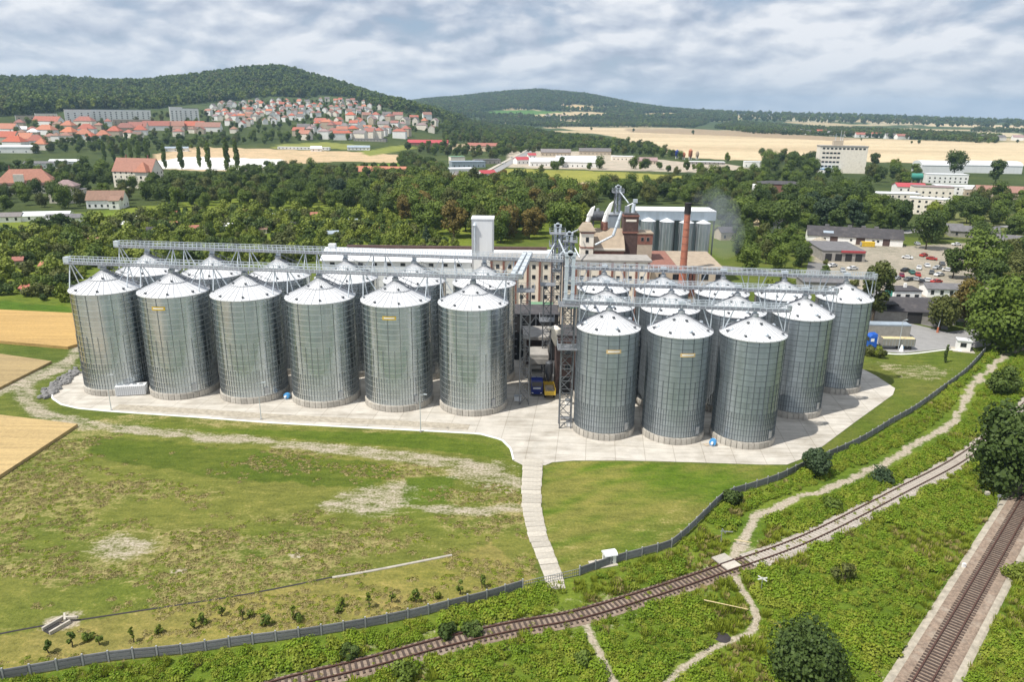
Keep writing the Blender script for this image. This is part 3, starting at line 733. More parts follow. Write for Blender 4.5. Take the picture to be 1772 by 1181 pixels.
# kerb along the front of the apron
kerb_line = resample([Vector((p.x, p.y, 0)) for p in ats(APRON_PX[2:15])], 1.2)
tag(ribbon(kerb_line, 0.28, 0.02, 'apron_kerb', MT['white'], h=0.16, base=0.34), kind='structure')
tag(ribbon(resample([Vector((p.x, p.y, 0)) for p in ats([(200, 705), (340, 713), (470, 722), (600, 729), (740, 736), (820, 741)])], 1.5), 2.6, 0.086, 'apron_lane', MT['gravel']), kind='structure')
# the road of loose concrete slabs
drive = thing('slab_drive', None, None); drive['kind'] = 'structure'
slab_me = [MB().box(0, 0, 0, 3.7, 1.30, 0.16).mesh('slab', MT['slab']) for _ in range(1)]
pts = resample(drive_line, 1.36)
for i, p in enumerate(pts):
    d = (pts[min(i + 1, len(pts) - 1)] - pts[max(i - 1, 0)]).normalized()
    a_ = math.atan2(d.y, d.x) - math.pi / 2
    put('slab', slab_me[0], drive, (p.x + rnd.uniform(-.10, .10), p.y, 0.06 + rnd.uniform(-.02, .03)), a_ + rnd.uniform(-.025, .025), (.94 - .32 * i / len(pts), 1, 1))
# drainage gutter across the meadow
tag(ribbon(gutter_line, 0.22, 0.01, 'drainage_gutter', MT['coal'], h=0.05, base=0.26), kind='structure')
tag(ribbon(smooth_line(ats([(575, 1001), (650, 988), (782, 962)]), 6), 0.34, 0.02, 'pale_gutter_cover', MT['slab'], h=0.1, base=0.4), kind='structure')
# asphalt on the right
tag(MB().prism([(p.x, p.y) for p in ats([(1494, 606), (1490, 560), (1520, 548), (1640, 575), (1772, 560), (1900, 552), (1900, 575), (1772, 588), (1690, 602), (1640, 604), (1560, 612)])], -0.2, 0.05).build('service_road', MT['road']), kind='structure')
tag(MB().prism([(p.x, p.y) for p in ats([(1420, 512), (1500, 500), (1640, 520), (1640, 572), (1520, 546), (1440, 540)])], -0.2, 0.04).build('works_yard', MT['asphalt']), kind='structure')
tag(ribbon(smooth_line(ats([(1490, 607), (1560, 614), (1640, 606), (1664, 609)]), 5), 0.22, 0.03, 'road_kerb', MT['white'], h=0.14, base=0.4), kind='structure')
hw = smooth_line([at(812, 322), at(840, 306), at(870, 289), at(900, 272), at(925, 258)], 5)
tag(ribbon([Vector((p.x, p.y, 0)) for p in hw], 9.0, 0.25, 'main_road', MT['road']), kind='structure')
tag(ribbon([Vector((p.x - 8.5, p.y - 3, 0)) for p in hw], 4.0, 0.3, 'pavement', MT['slab']), kind='structure')
tag(ribbon(smooth_line(ats([(1415, 455), (1400, 480), (1300, 468), (1240, 462)]), 4), 7, 0.03, 'works_lane', MT['asphalt']), kind='structure')
tag(ribbon([Vector((p.x, p.y, 0)) for p in smooth_line(ats([(1772, 392), (1620, 396), (1560, 404)]), 5)], 6, 0.2, 'back_lane', MT['road']), kind='structure')

# ------------------------------------------------------------------ railway
def track(line, ballast, label, name_sl, step, sl_mat, width=3.4):
    t = thing('railway_track', label, 'railway track')
    ribbon(line, width - 1.0, 0.02, 'ballast_bed', ballast, t, h=0.2, base=width)
    for s in (-0.75, 0.75):
        off = []
        for i, p in enumerate(line):
            d = (line[min(i + 1, len(line) - 1)] - line[max(i - 1, 0)]).normalized()
            off.append(Vector((p.x + s * d.y, p.y - s * d.x, 0)))
        mb = MB(); vs = []
        for i, p in enumerate(off):
            d = (off[min(i + 1, len(off) - 1)] - off[max(i - 1, 0)]).normalized()
            for o, z in ((-.075, .31), (-.075, .47), (.075, .47), (.075, .31)):
                vs.append((p.x + d.y * o, p.y - d.x * o, z))
        fs = [(i * 4 + j, i * 4 + j + 1, i * 4 + j + 5, i * 4 + j + 4) for i in range(len(off) - 1) for j in range(3)]
        mb.add(vs, fs).build('rail', MT['rail'], t)
    me = box_mesh(2.5, 0.26, 0.2, sl_mat, 'sleeper')
    pts = resample(line, step)
    for i, p in enumerate(pts[:298]):
        d = (pts[min(i + 1, len(pts) - 1)] - pts[max(i - 1, 0)]).normalized()
        put(name_sl, me, t, (p.x, p.y, 0.21 + rnd.uniform(-.015, .015)), math.atan2(d.y, d.x) + math.pi / 2 + rnd.uniform(-.03, .03))
    return t
side_fine = resample(side_line, 1.0)
side_split = min(range(len(side_fine)), key=lambda i: (side_fine[i] - at(1290, 975)).length)
track(side_fine[:side_split + 1], MT['rust_ballast'], 'rust brown single track half sunk in weeds along the concrete fence', 'sleeper', 0.66, MT['sleeper'], 3.1)
track(side_fine[side_split:], MT['ballast'], 'track on pale stones that runs into the big tree at the right edge', 'sleeper', 0.66, MT['sleeper_pale'], 3.8)
track(resample(main_line, 2.0), MT['rust_ballast'], 'straight rusty main track with dense dark sleepers at lower right', 'sleeper', 0.6, MT['sleeper'], 5.2)
for s in (-1, 1):
    n_ = Vector((md.y, -md.x, 0)) * s * 2.5
    tag(ribbon(resample([main_line[0] + n_, main_line[1] + n_], 3), 0.6, 0.03, 'ballast_shoulder', MT['gravel'], h=0.12, base=1.2), kind='structure')
# foot crossing of two concrete slabs
fc = thing('foot_crossing', 'two pale concrete slabs bridging the weedy track for the footpath', 'crossing')
cp_ = at(1265, 984); k = min(range(len(side_line)), key=lambda i: (side_line[i] - cp_).length)
d = (side_line[min(k + 1, len(side_line) - 1)] - side_line[k - 1]).normalized()
for o, w in ((0.0, 1.3), (1.75, 1.6)):
    put('crossing_slab', box_mesh(2.3, w, 0.16, MT['slab'], 'crossing_slab'), fc, (cp_.x - d.y * o, cp_.y + d.x * o, 0.42), math.atan2(d.y, d.x))

# ------------------------------------------------------------------ concrete panel fence
def fence(line, label, k0):
    t = thing('concrete_fence', label, 'fence')
    pts = resample(line, 2.5)
    pm = MB().box(0, 0, 0.72, 2.36, 0.07, 1.2).box(0, -0.045, 0.74, 2.1, 0.03, 0.42).box(0, -0.045, 0.28, 2.1, 0.03, 0.28).box(0, -.045, 1.17, 2.1, .03, .2).mesh('panel', MT['fence'])
    qm = MB().box(0, 0, 0.75, 0.17, 0.17, 1.5).mesh('post', MT['fence_post'])
    for i, (a, b) in enumerate(zip(pts[:-1], pts[1:])):
        m_ = (a + b) / 2; rz = math.atan2(b.y - a.y, b.x - a.x)
        put('panel', pm, t, (m_.x, m_.y, rnd.uniform(-.04, .04)), rz)
        put('post', qm, t, (a.x, a.y, rnd.uniform(-.03, .05)), rz)
    put('post', qm, t, (pts[-1].x, pts[-1].y, 0), 0)
    return pts
fa = fence(fence_a, 'dark concrete panel fence along the lower left, ending at the slab road', 0)
fb = fence(fence_b, 'dark concrete panel fence curving from the slab road to the great willow', 1)
g = thing('wire_gate', 'low grey wire gate across the foot of the slab road', 'gate', fa[-1], math.atan2(fb[0].y - fa[-1].y, fb[0].x - fa[-1].x))
gl = (fb[0] - fa[-1]).length
for z in (0.15, 0.6, 1.05): MB().bar((0.1, 0, z), (gl - 0.1, 0, z), 0.06).build('gate_rail', MT['steel'], g)
for i in range(26): put('gate_bar', box_mesh(0.045, 0.045, 0.95, MT['steel_mid'], 'gate_bar'), g, (0.15 + i * (gl - .3) / 25, 0, 0.6))

# ------------------------------------------------------------------ grain silos
def silo_proto(R, h_eave, h_apex, n_ring, wall, left, loc, label, group):
    SM = MT['stiff'] if left else MT['stiff_dark']
    root = thing('grain_silo', label, 'silo', loc, 0, group)
    PL = 1.5
    rh = (h_eave - PL) / n_ring
    n = 72
    mb = MB()
    vs = [((R + o) * math.cos(2 * math.pi * k / n), (R + o) * math.sin(2 * math.pi * k / n), z) for o, z in ((0.05, -0.06), (0.0, rh)) for k in range(n)]
    mb.add(vs, [(k, (k + 1) % n, n + (k + 1) % n, n + k) for k in range(n)])
    vs = [((R + .062) * math.cos(2 * math.pi * k / n), (R + .062) * math.sin(2 * math.pi * k / n), z) for z in (-.06, .025 if left else .02) for k in range(n)]
    mb.add(vs, [(k, (k + 1) % n, n + (k + 1) % n, n + k) for k in range(n)], 1)
    ring = mb.mesh('wall_ring', wall, MT['seam_bright'] if left else MT['seam_dark'], smooth=60)
    for i in range(n_ring): put('wall_ring', ring, root, (0, 0, PL + i * rh))
    # plinth
    MB().lathe([(R + .12, 0), (R + .12, PL - .12), (R - .2, PL + .02)], 64, cap=False).build('plinth', MT['plinth'], root)
    blk = MB().box(R + 0.2, 0, (PL - .2) / 2, 0.16, (R + .2) * 2 * math.pi / 36 * .90, PL - .2, bottom=False).mesh('plinth_block', MT['plinth'])
    for k in range(36): put('plinth_block', blk, root, (0, 0, rnd.uniform(-.03, .03)), k * 2 * math.pi / 36)
    # stiffeners
    H = h_eave - PL
    ns = 18
    full = MB().box(R + .05, 0, PL + H / 2, 0.10, 0.11, H, bottom=False).mesh('stiffener', SM)
    midl = MB().box(R + .05, 0, PL + H * .28, 0.10, 0.10, H * .56, bottom=False).mesh('stiffener', SM)
    for k in range(ns):
        put('stiffener', full, root, rz=(k + .2) * 2 * math.pi / ns)
        put('stiffener', midl, root, rz=(k + .7) * 2 * math.pi / ns)
    mb = MB()
    for k in range(ns * 4):
        if k % 2: 
            a_ = (k / 4 + .2) * 2 * math.pi / ns
            mb.box((R + .06) * math.cos(a_), (R + .06) * math.sin(a_), PL + H * .135, 0.08, 0.08, H * .27, a_, bottom=False)
    mb.build('base_stiffeners', SM, root)
    # roof
    nr_ = 30
    ra = 2 * math.pi / nr_
    Ro = R + 0.28; slope = (h_apex - h_eave) / Ro
    r0 = 0.55
    rb = R * .44; zb = h_eave + (.47 if left else .56) * (h_apex - h_eave)
    def rz_(r): return h_apex - (h_apex - zb) * r / rb if r < rb else zb - (zb - h_eave) * (r - rb) / (Ro - rb)
    mb = MB()
    c0, c1 = math.cos(ra / 2), math.sin(ra / 2)
    vs = []
    for r in (r0, rb, Ro):
        vs += [(r * c0, -r * c1, rz_(r)), (r * c0, r * c1, rz_(r))]
    vs += [(Ro * c0, -Ro * c1, rz_(Ro) - .16), (Ro * c0, Ro * c1, rz_(Ro) - .16)]
    mb.add(vs, [(0, 2, 3, 1), (2, 4, 5, 3), (4, 6, 7, 5)])
    for p, q in ((vs[1], vs[3]), (vs[3], vs[5])): mb.bar(Vector(p) + Vector((0, 0, .03)), Vector(q) + Vector((0, 0, .03)), 0.08, 0.15, 1)
    pan = mb.mesh('roof_panel', MT['roof_white'], MT['rib'])
    for k in range(nr_): put('roof_panel', pan, root, rz=k * ra)
    MB().lathe([(R + .06, h_eave - .28), (R + .16, h_eave - .2), (R + .16, h_eave - .02), (R - .1, h_eave + .02)], 64, cap=False).build('eave_ring', MT['rib'], root, smooth=40)
    MB().lathe([(0.62, h_apex - .28), (0.62, h_apex + .3), (0.45, h_apex + .42)], 16).build('apex_cap', MT['steel'], root, smooth=40)
    # vents
    vm = MB().box(0, 0, .14, .32, .36, .36).box(.16, 0, .22, .2, .42, .24).mesh('roof_vent', MT['steel_mid'])
    for k in range(8):
        a_ = (k + .3) * math.pi / 4; r = R - .55
        put('roof_vent', vm, root, (r * math.cos(a_), r * math.sin(a_), rz_(r)), a_)
    for k in range(3 if left else 5):
        a_ = -2.4 + k * (1.2 if left else 1.1); r = R * .36
        put('roof_vent', vm, root, (r * math.cos(a_), r * math.sin(a_), rz_(r)), a_)
    if not left:
        for k in range(4):
            a_ = .4 + k * 1.5; r = R * .80
            MB().lathe([(.34, -.1), (.40, .25), (.2, .45)], 12).build('exhaust_cowl', MT['steel_light'], root, smooth=40, loc=(r * math.cos(a_), r * math.sin(a_), rz_(r)))
    # roof ring rail and roof stair
    if left:
        rr = R * .44
        mb = MB()
        for k in range(28):
            a1, a2 = k * 2 * math.pi / 28, (k + 1) * 2 * math.pi / 28
            mb.bar((rr * math.cos(a1), rr * math.sin(a1), rz_(rr) + .12), (rr * math.cos(a2), rr * math.sin(a2), rz_(rr) + .12), .09, .14)
        mb.build('roof_ring', MT['rib'], root)
    st = []
    a_ = 0.42 if left else -0.15
    sides = (a_,) if left else (a_, math.pi - .25)
    for a_ in sides:
        u_ = Vector((math.cos(a_), math.sin(a_), 0)); w_ = Vector((-math.sin(a_), math.cos(a_), 0))
        P0 = u_ * .6 + Vector((0, 0, rz_(.6) + .12)); P1 = u_ * Ro + Vector((0, 0, rz_(Ro) + .12))
        wd = .62 if left else .25
        mb = MB()
        for s in (-wd, wd):
            mb.bar(P0 + w_ * s, P1 + w_ * s, .08, .16)
            if left:
                mb.bar(P0 + w_ * s + Vector((0, 0, .95)), P1 + w_ * s + Vector((0, 0, .95)), .06)
                for k in range(6):
                    c_ = P0.lerp(P1, k / 5) + w_ * s
                    mb.bar(c_, c_ + Vector((0, 0, .95)), .05)
        for k in range(14):
            c_ = P0.lerp(P1, (k + .5) / 14)
            mb.bar(c_ - w_ * wd, c_ + w_ * wd, .2, .05)
        mb.build('roof_stair' if left else 'roof_ladder', MT['grate'], root)
    # wall ladder with hoops
    a_ = .30
    mb = MB()
    u_ = Vector((math.cos(a_), math.sin(a_), 0)); w_ = Vector((-math.sin(a_), math.cos(a_), 0))
    for s in (-.25, .25): mb.bar(u_ * (R + .3) + w_ * s + Vector((0, 0, PL)), u_ * (R + .3) + w_ * s + Vector((0, 0, h_eave + .5)), .06)
    for k in range(34):
        z = PL + .4 + k * (H / 34)
        mb.bar(u_ * (R + .3) - w_ * .25 + Vector((0, 0, z)), u_ * (R + .3) + w_ * .25 + Vector((0, 0, z)), .04)
    for k in range(10):
        z = PL + 3 + k * (H - 3) / 9.5
        ring_ = [u_ * (R + .3 + .7 * math.sin(t)) + w_ * (.36 * math.cos(t)) + Vector((0, 0, z)) for t in np.linspace(0, math.pi, 6)]
        for p, q in zip(ring_[:-1], ring_[1:]): mb.bar(p, q, .05)
    mb.build('cage_ladder', MT['steel'], root)
    mb = MB().box(R + .1, 0, PL + 1.0, .2, .8, 1.4)
    mb.build('access_hatch', MT['steel'], root, rz=-.9)
    return root
L0, LD, LBK = Vector((-85.45, 151.41, 0)), Vector((15.54, -1.689, 0)), Vector((1.48, 17.41, 0))
R0, RD, RBK = Vector((17.64, 131.25, 0)), Vector((12.79, -1.487, 0)), Vector((1.30, 15.50, 0))
LR, LH, LA = 6.73, 21.74, 25.69
RR_, RH, RA = 5.62, 20.40, 23.54
lab_lf = ['bright steel silo at the left end of the front row, white container at its foot', 'bright steel silo with a yellow plate, next to the left end silo',
          'bright steel silo just left of the small blue fan, front left row', 'bright steel silo of the front left row just right of the small blue fan',
          'bright steel silo with a yellow plate, next to the last silo of its row', 'bright steel silo at the right end of the left row, beside the truck passage']
pos = ['left end', 'second from the left', 'third from the left', 'third from the right', 'second from the right', 'right end beside the cream building']
root0 = silo_proto(LR, LH, LA, 18, MT['shiny_wall'], True, L0, lab_lf[0], 'bright silos of the left front row')
root0.location.x += .7
lf = [root0] + [dup(root0, L0 + LD * i, label=lab_lf[i]) for i in range(1, 6)]
lb = [dup(root0, L0 + LD * i + LBK, label='bright silo half hidden in the back left row, ' + pos[i], group='bright silos of the left back row') for i in range(6)]
labs = {(0, 0): 'grey silo with an orange plate beside the lattice tower', (1, 0): 'grey silo with an orange plate, second from the lattice tower', (2, 0): 'grey silo without plate, right end of the front row',
        (3, 1): 'grey silo right behind the end of the front row, its wall in view', (4, 2): 'farthest right grey silo, at the tip of the pale concrete apron'}
ordn = ['beside the elevator tower', 'second from the elevator tower', 'third from the elevator tower', 'fourth from the elevator tower']
rproto = None; rs = {}
for j in range(3):
    for i in range(3 + j):
        lb_ = labs.get((i, j)) or 'grey silo of the %s right row showing its cone, %s' % (('front', 'middle', 'rear')[j], ordn[i])
        gp = 'grey silos of the %s right row' % ('front', 'middle', 'rear')[j]
        p = R0 + RD * i + RBK * j
        if rproto is None: rproto = rs[(i, j)] = silo_proto(RR_, RH, RA, 18, MT['dull_wall'], False, p, lb_, gp)
        else: rs[(i, j)] = dup(rproto, p, label=lb_, group=gp)
def plate(root, R, z, m, a_, text):
    # a name plate bent to the wall, with a lighter band of lettering
    mb = MB(); n = 6; W = 2.6 / R
    vs = [((R + .2) * math.cos(a_ + W * (k / n - .5)), (R + .2) * math.sin(a_ + W * (k / n - .5)), zz_) for zz_ in (z - .36, z + .36) for k in range(n + 1)]
    mb.add(vs, [(k, k + 1, n + 2 + k, n + 1 + k) for k in range(n)])
    pl = mb.build('name_plate', m, root)
    mb = MB()
    vs = [((R + .215) * math.cos(a_ + W * .78 * (k / n - .5)), (R + .215) * math.sin(a_ + W * .78 * (k / n - .5)), zz_) for zz_ in (z - .1, z + .14) for k in range(n + 1)]
    mb.add(vs, [(k, k + 1, n + 2 + k, n + 1 + k) for k in range(n)]).build('lettering', MT['white'], pl)
plate(lf[1], LR, LH - 2.2, MT['yellow'], -1.62, ''); plate(lf[4], LR, LH - 2.2, MT['yellow'], -1.62, '')
plate(rs[(0, 0)], RR_, RH - 3.1, MT['sand_plate'], -1.50, ''); plate(rs[(1, 0)], RR_, RH - 3.1, MT['sand_plate'], -1.50, '')

# ------------------------------------------------------------------ conveyor gantries over the silos
def gantry(A, B, label, group, w=1.5, rail=True, legs=(), drop=0.0, tubes=1):
    """A, B: ends of the walkway; legs: (foot, distance along) struts"""
    A, B = Vector(A), Vector(B)
    L = (B - A).length
    t = thing('conveyor_gantry', label, 'conveyor', A, math.atan2(B.y - A.y, B.x - A.x), group)
    MB().box(L / 2, -w * .25, 0, L, w * .5, .08).bar((0, -w * .5, -.06), (L, -w * .5, -.06), .06, .12).bar((0, w * .5, -.06), (L, w * .5, -.06), .06, .12).build('walkway', MT['grate'], t)
    mb = MB().box(L / 2, w * .28, .19, L, .34, .24)
    for k in range(int(L / 3)): mb.box(1.5 + k * 3, w * .28, .19, .12, .42, .32)
    mb.build('conveyor_casing', MT['steel'], t)
    for s, nm in ((-w * .5, 'handrail'), (w * .58, 'handrail')):
        mb = MB()
        for z in (.62, 1.25): mb.bar((0, s, z), (L, s, z), .095)
        for k in range(int(L / 1.05) + 1): mb.bar((k * 1.05, s, 0), (k * 1.05, s, 1.25), .085)
        mb.build(nm, MT['steel_light'], t)
    M_ = Matrix.Rotation(-t.rotation_euler[2], 3, 'Z')
    for foot, s in legs:
        f = M_ @ (Vector(foot) - A)
        MB().bar(f, (s, 0 if abs(f.y) < 3 else (-.5 if f.y < 0 else .5), -.1), .16).build('support_strut', MT['steel_light'], t)
    return t, L
ang = math.atan2(LD.y, LD.x)
def left_gantry(base, z, label, x_end):
    ld = LD.normalized(); p = Vector((-ld.y, ld.x, 0))
    A = base - ld * (LR + .4) + Vector((0, 0, z)); B = base + ld * x_end + Vector((0, 0, z))
    legs = []
    for i in range(6):
        c = base + LD * i
        for sgn in (-1, 1):
            s0 = i * LD.length + LR + .4 + sgn * LR * .93
            foot = c + ld * sgn * LR * .93 + Vector((0, 0, LH - .2))
            for q in (-1.6, 1.6):
                legs.append((foot + p * q, s0 + (sgn * -1.6 if abs(q) > 2 else sgn * 0.25)))
            legs.append((c + ld * sgn * LR * .6 + Vector((0, 0, LH + 1.6)), s0 - sgn * .2))
    t, L = gantry(A, B, label, 'conveyor gantries over the left silos', 1.9, legs=legs)
    for i in range(6):
        MB().box(i * LD.length + LR + .4, .4, -.55, .8, .8, .9).build('outlet_spout', MT['steel_light'], t)
    MB().box(-.2, .5, .6, 1.0, 1.0, 1.2).build('drive_unit', MT['steel_light'], t)
    return t
left_gantry(L0, LA + .95, 'long grey conveyor walkway with handrails over the front left silos', LD.length * 5 + LR + 2.2)
left_gantry(L0 + LBK, LA + 1.35, 'long grey conveyor walkway with handrails over the back left silos', LD.length * 5 + LR + 10.5)
for j in range(3):
    rd = RD.normalized()
    base = R0 + RBK * j
    nn = 2 + j
    z = RA + 1.0
    A = base - rd * (RR_ + 2.6) + Vector((0, 0, z)); B = base + RD * nn + rd * (RR_ * 1.02) + Vector((0, 0, z))
    legs = []
    for i in range(nn + 1):
        c = base + RD * i
        for sgn in (-1, 1):
            s0 = i * RD.length + RR_ + 2.6 + sgn * RR_ * .95
            legs.append((c + rd * sgn * RR_ * .95 + Vector((0, 0, RH - .1)), s0))
            legs.append((c + rd * sgn * RR_ * .95 + Vector((0, 0, RH - .1)), s0 - sgn * 1.6))
    t, L = gantry(A, B, 'slim grey conveyor on struts over the %s row of right silos' % ('front', 'middle', 'rear')[j], 'conveyors over the right silos', 1.25, legs=legs)
    for i in range(nn + 1):
        s = i * RD.length + RR_ + 2.6
        MB().box(s, .3, -.55, .6, .7, 1.0).box(s, .35, .75, 1.3, .8, .5).build('outlet_spout', MT['steel_light'], t)
    MB().box(L + .1, .35, .5, .7, .9, 1.0).bar((L, 0, .6), (L + .25, 0, .5), .12).bar((L + .25, 0, .5), (L + .25, 0, -z + RH), .12).build('end_drop', MT['steel'], t)

# ------------------------------------------------------------------ elevators and lattice towers
def lattice(loc, w, h, label, step=2.2, platforms=()):
    t = thing('lattice_tower', label, 'lattice tower', loc)
    for sx in (-1, 1):
        for sy in (-1, 1):
            put('post', box_mesh(.2, .2, h, MT['steel_mid'], 'post'), t, (sx * w / 2, sy * w / 2, h / 2))
    n = int(h / step); hb = h / n
    hm = [MB().bar((-w / 2, 0, 0), (w / 2, 0, 0), .12).mesh('brace', MT['steel_mid']), MB().bar((-w / 2, 0, 0), (w / 2, 0, hb), .12).mesh('brace', MT['steel_mid']), MB().bar((w / 2, 0, 0), (-w / 2, 0, hb), .12).mesh('brace', MT['steel_mid'])]
    for k in range(n):
        for f, (dx, dy, rz) in enumerate(((0, -w / 2, 0), (w / 2, 0, math.pi / 2), (0, w / 2, math.pi), (-w / 2, 0, -math.pi / 2))):
            put('brace', hm[0], t, (dx, dy, k * hb), rz)
            put('brace', hm[1 + (k + f) % 2], t, (dx, dy, k * hb), rz)
    for z in platforms:
        pf = MB().box(0, 0, z, w + 1.6, w + 1.6, .15).build('platform', MT['grate'], t)
        mb = MB()
        q = (w + 1.5) / 2
        for a_, b_ in (((-q, -q), (q, -q)), ((q, -q), (q, q)), ((q, q), (-q, q)), ((-q, q), (-q, -q))):
            for zz_ in (.55, 1.1): mb.bar((*a_, z + zz_), (*b_, z + zz_), .05)
            for k in range(4):
                x, y = a_[0] + (b_[0] - a_[0]) * k / 4, a_[1] + (b_[1] - a_[1]) * k / 4
                mb.bar((x, y, z), (x, y, z + 1.1), .05)
        mb.build('handrail', MT['steel'], pf)
    return t
E1 = Vector((10.3, 132.0, 0))
lattice(E1, 2.2, 24.2, 'tall grey lattice tower standing left of the first grey silo', platforms=(24.2, 16.0))
E2 = Vector((2.6, 143.6, 0))
lattice(E2, 1.9, 24.0, 'darker lattice tower at the right end of the bright silo row', platforms=(24.0,))
lattice(Vector((7.6, 158, 0)), 1.7, 22.0, 'slim lattice tower in front of the cream building, behind the truck passage', platforms=(14.0, 22.0))
def elevator(loc, z0, z1, label, head=1.2, gap=1.25):
    t = thing('bucket_elevator', label, 'elevator', loc)
    for s in (-gap / 2, gap / 2):
        mb = MB().box(s, 0, (z0 + z1) / 2, .62, .6, z1 - z0)
        for k in range(int((z1 - z0) / 2.4)): mb.box(s, 0, z0 + 1.2 + k * 2.4, .72, .7, .10)
        mb.build('elevator_leg', MT['steel_light'], t)
    MB().box(0, 0, z1 + .5, gap + .8, .8, .7).tube((0, -.4, z1 + .75), (0, .4, z1 + .75), .5).build('elevator_head', MT['steel_light'], t)
    MB().box(0, 0, z0 - .4, gap + 1.0, 1.1, .8).build('elevator_boot', MT['steel'], t)
    return t
EZ = on_plane(976, 446, 132).z
elevator(E1 + Vector((0, .3, 0)), 25.2, EZ, 'pair of pale blue grey elevator legs rising from the lattice tower platform')
def spout(p, q, r, label):
    t = thing('grain_spout', label, 'pipe', p)
    d = Vector(q) - Vector(p)
    MB().tube((0, 0, 0), d, r, n=10).build('pipe', MT['steel_light'], t, smooth=40)
    mb = MB()
    for k in (0.02, .35, .66, .98): mb.tube(d * k - d.normalized() * .06, d * k + d.normalized() * .06, r * 1.25, n=10)
    mb.build('flange', MT['steel'], t)
    return t
spout(E1 + Vector((-.5, .3, EZ + .4)), R0 - RD.normalized() * (RR_ + 2.2) + RBK + Vector((0, .3, RA + 1.7)), .22, 'thin spout sloping from the elevator head to the middle right conveyor')
spout(E1 + Vector((.6, .3, EZ + .4)), R0 - RD.normalized() * (RR_ + 2.2) + RBK * 2 + Vector((0, .3, RA + 1.7)), .22, 'thin spout sloping from the elevator head to the rear right conveyor')
# enclosed inclined conveyors from the front left walkway up to the back one
for s in (-.9, .9):
    a_ = on_plane(893 + s * 7, 479, 143); b_ = on_plane(913 + s * 5, 440, 158)
    t = thing('inclined_conveyor', 'enclosed pale conveyor sloping up beside the cream building, %s of two' % ('left' if s < 0 else 'right'), 'conveyor', a_, 0, 'inclined conveyors beside the cream building')
    MB().bar((0, 0, 0), b_ - a_, .85, .95).build('casing', MT['steel_light'], t)
    mb = MB()
    for k in range(7):
        c_ = (b_ - a_) * (k / 6); dn = (b_ - a_).normalized() * .08
        mb.bar(c_ - dn, c_ + dn, .98, 1.08)
    mb.build('casing_joint', MT['steel'], t)
# cluster of elevator heads in front of the wood
for k, (u, v0, v1, Y) in enumerate(((965, 452, 404, 186), (985, 470, 418, 190))):
    b_, c_ = on_plane(u, v0, Y), on_plane(u, v1, Y)
    lt = lattice(Vector((c_.x, Y, 0)), 2.4, c_.z, ('tall lattice headframe left of the cream tower, %s one' % ('higher' if k == 0 else 'lower')), 2.4, (c_.z, c_.z - 3.2))
    elevator(Vector((c_.x, Y, 0)), c_.z - 9, c_.z + 1.4, 'elevator head on the %s headframe left of the cream tower' % ('higher' if k == 0 else 'lower'), gap=1.1)
for (u0, v0, Y0, u1, v1, Y1) in ((966, 412, 186, 978, 440, 172), (962, 418, 186, 946, 448, 176), (985, 424, 190, 968, 442, 176), (990, 420, 190, 1003, 446, 186), (975, 410, 186, 1000, 398, 205)):
    spout(on_plane(u0, v0, Y0), on_plane(u1, v1, Y1), .2, 'thin grain pipe in the tangle of pipes left of the cream tower')['group'] = 'grain pipes around the headframes'

# ------------------------------------------------------------------ truck intake between the silo blocks
ti = thing('truck_intake', 'concrete truck intake with two flat roofs and a dark passage between the silo rows', 'intake shed')
def slab_at(u0, u1, v, Y, dep, th, name, m, hmin=0):
    a_, b_ = on_plane(u0, v, Y), on_plane(u1, v, Y)
    return MB().box((a_.x + b_.x) / 2, Y + dep / 2, a_.z, b_.x - a_.x, dep, th), (a_.x, b_.x, a_.z)
mb, (xa, xb, za) = slab_at(905, 954, 586, 160, 9, .7, '', None); mb.build('roof', MT['old_concrete'], ti)
for x in (xa + .5, xb - .5):
    for y in (160.6, 168.4): put('pillar', box_mesh(.6, .6, za - .35, MT['old_concrete'], 'pillar'), ti, (x, y, (za - .35) / 2))
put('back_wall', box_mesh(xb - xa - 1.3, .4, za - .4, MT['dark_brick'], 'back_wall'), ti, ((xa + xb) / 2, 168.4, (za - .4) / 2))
mb, (xc, xd, zc) = slab_at(916, 949, 618, 152.5, 6, .9, '', None); mb.build('lower_roof', MT['old_concrete'], ti)
for x in (xc + .3, xd - .3): put('side_wall', box_mesh(.5, 5.6, zc - .46, MT['old_concrete'], 'side_wall'), ti, (x, 155.6, (zc - .46) / 2))
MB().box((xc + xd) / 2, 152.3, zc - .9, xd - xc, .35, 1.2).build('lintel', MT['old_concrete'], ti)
bk = thing('hall_shade_box', 'black box added for the shade behind the intake roofs, below the green canopy', 'hall', ((xa + xb) / 2, 176, 0))
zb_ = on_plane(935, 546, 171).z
MB().box(0, 0, zb_ / 2, xb - xa + 4.5, 9, zb_, bottom=False).build('wall', MT['soot_and_shade'], bk)  # solid black box: the shade of a deep interior put into its colour
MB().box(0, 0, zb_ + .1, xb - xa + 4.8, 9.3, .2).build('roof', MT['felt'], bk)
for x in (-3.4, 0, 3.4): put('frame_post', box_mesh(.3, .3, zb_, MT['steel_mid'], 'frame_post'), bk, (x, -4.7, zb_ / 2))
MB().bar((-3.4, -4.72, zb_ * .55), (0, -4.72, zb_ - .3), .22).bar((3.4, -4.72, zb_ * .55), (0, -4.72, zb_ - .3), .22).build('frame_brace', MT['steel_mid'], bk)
bs = thing('gap_shade_box', 'dark box added to fill the shaded gap between the lattice tower and the grey silos', 'shade filler', (11.6, 153, 0))
MB().box(0, 0, 6.5, 4.2, 8, 13, bottom=False).build('wall', MT['dark_brick'], bs)  # added dark block, door and windows included, standing in for shade between the parts
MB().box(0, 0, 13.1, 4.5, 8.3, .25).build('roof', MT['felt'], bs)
MB().box(-.4, -4.05, 2.2, 2.4, .12, 3.6).build('door', MT['soot_and_shade'], bs)
for z in (6.0, 9.5): window(bs, .2, -4.0, z, 1.2, 1.1)
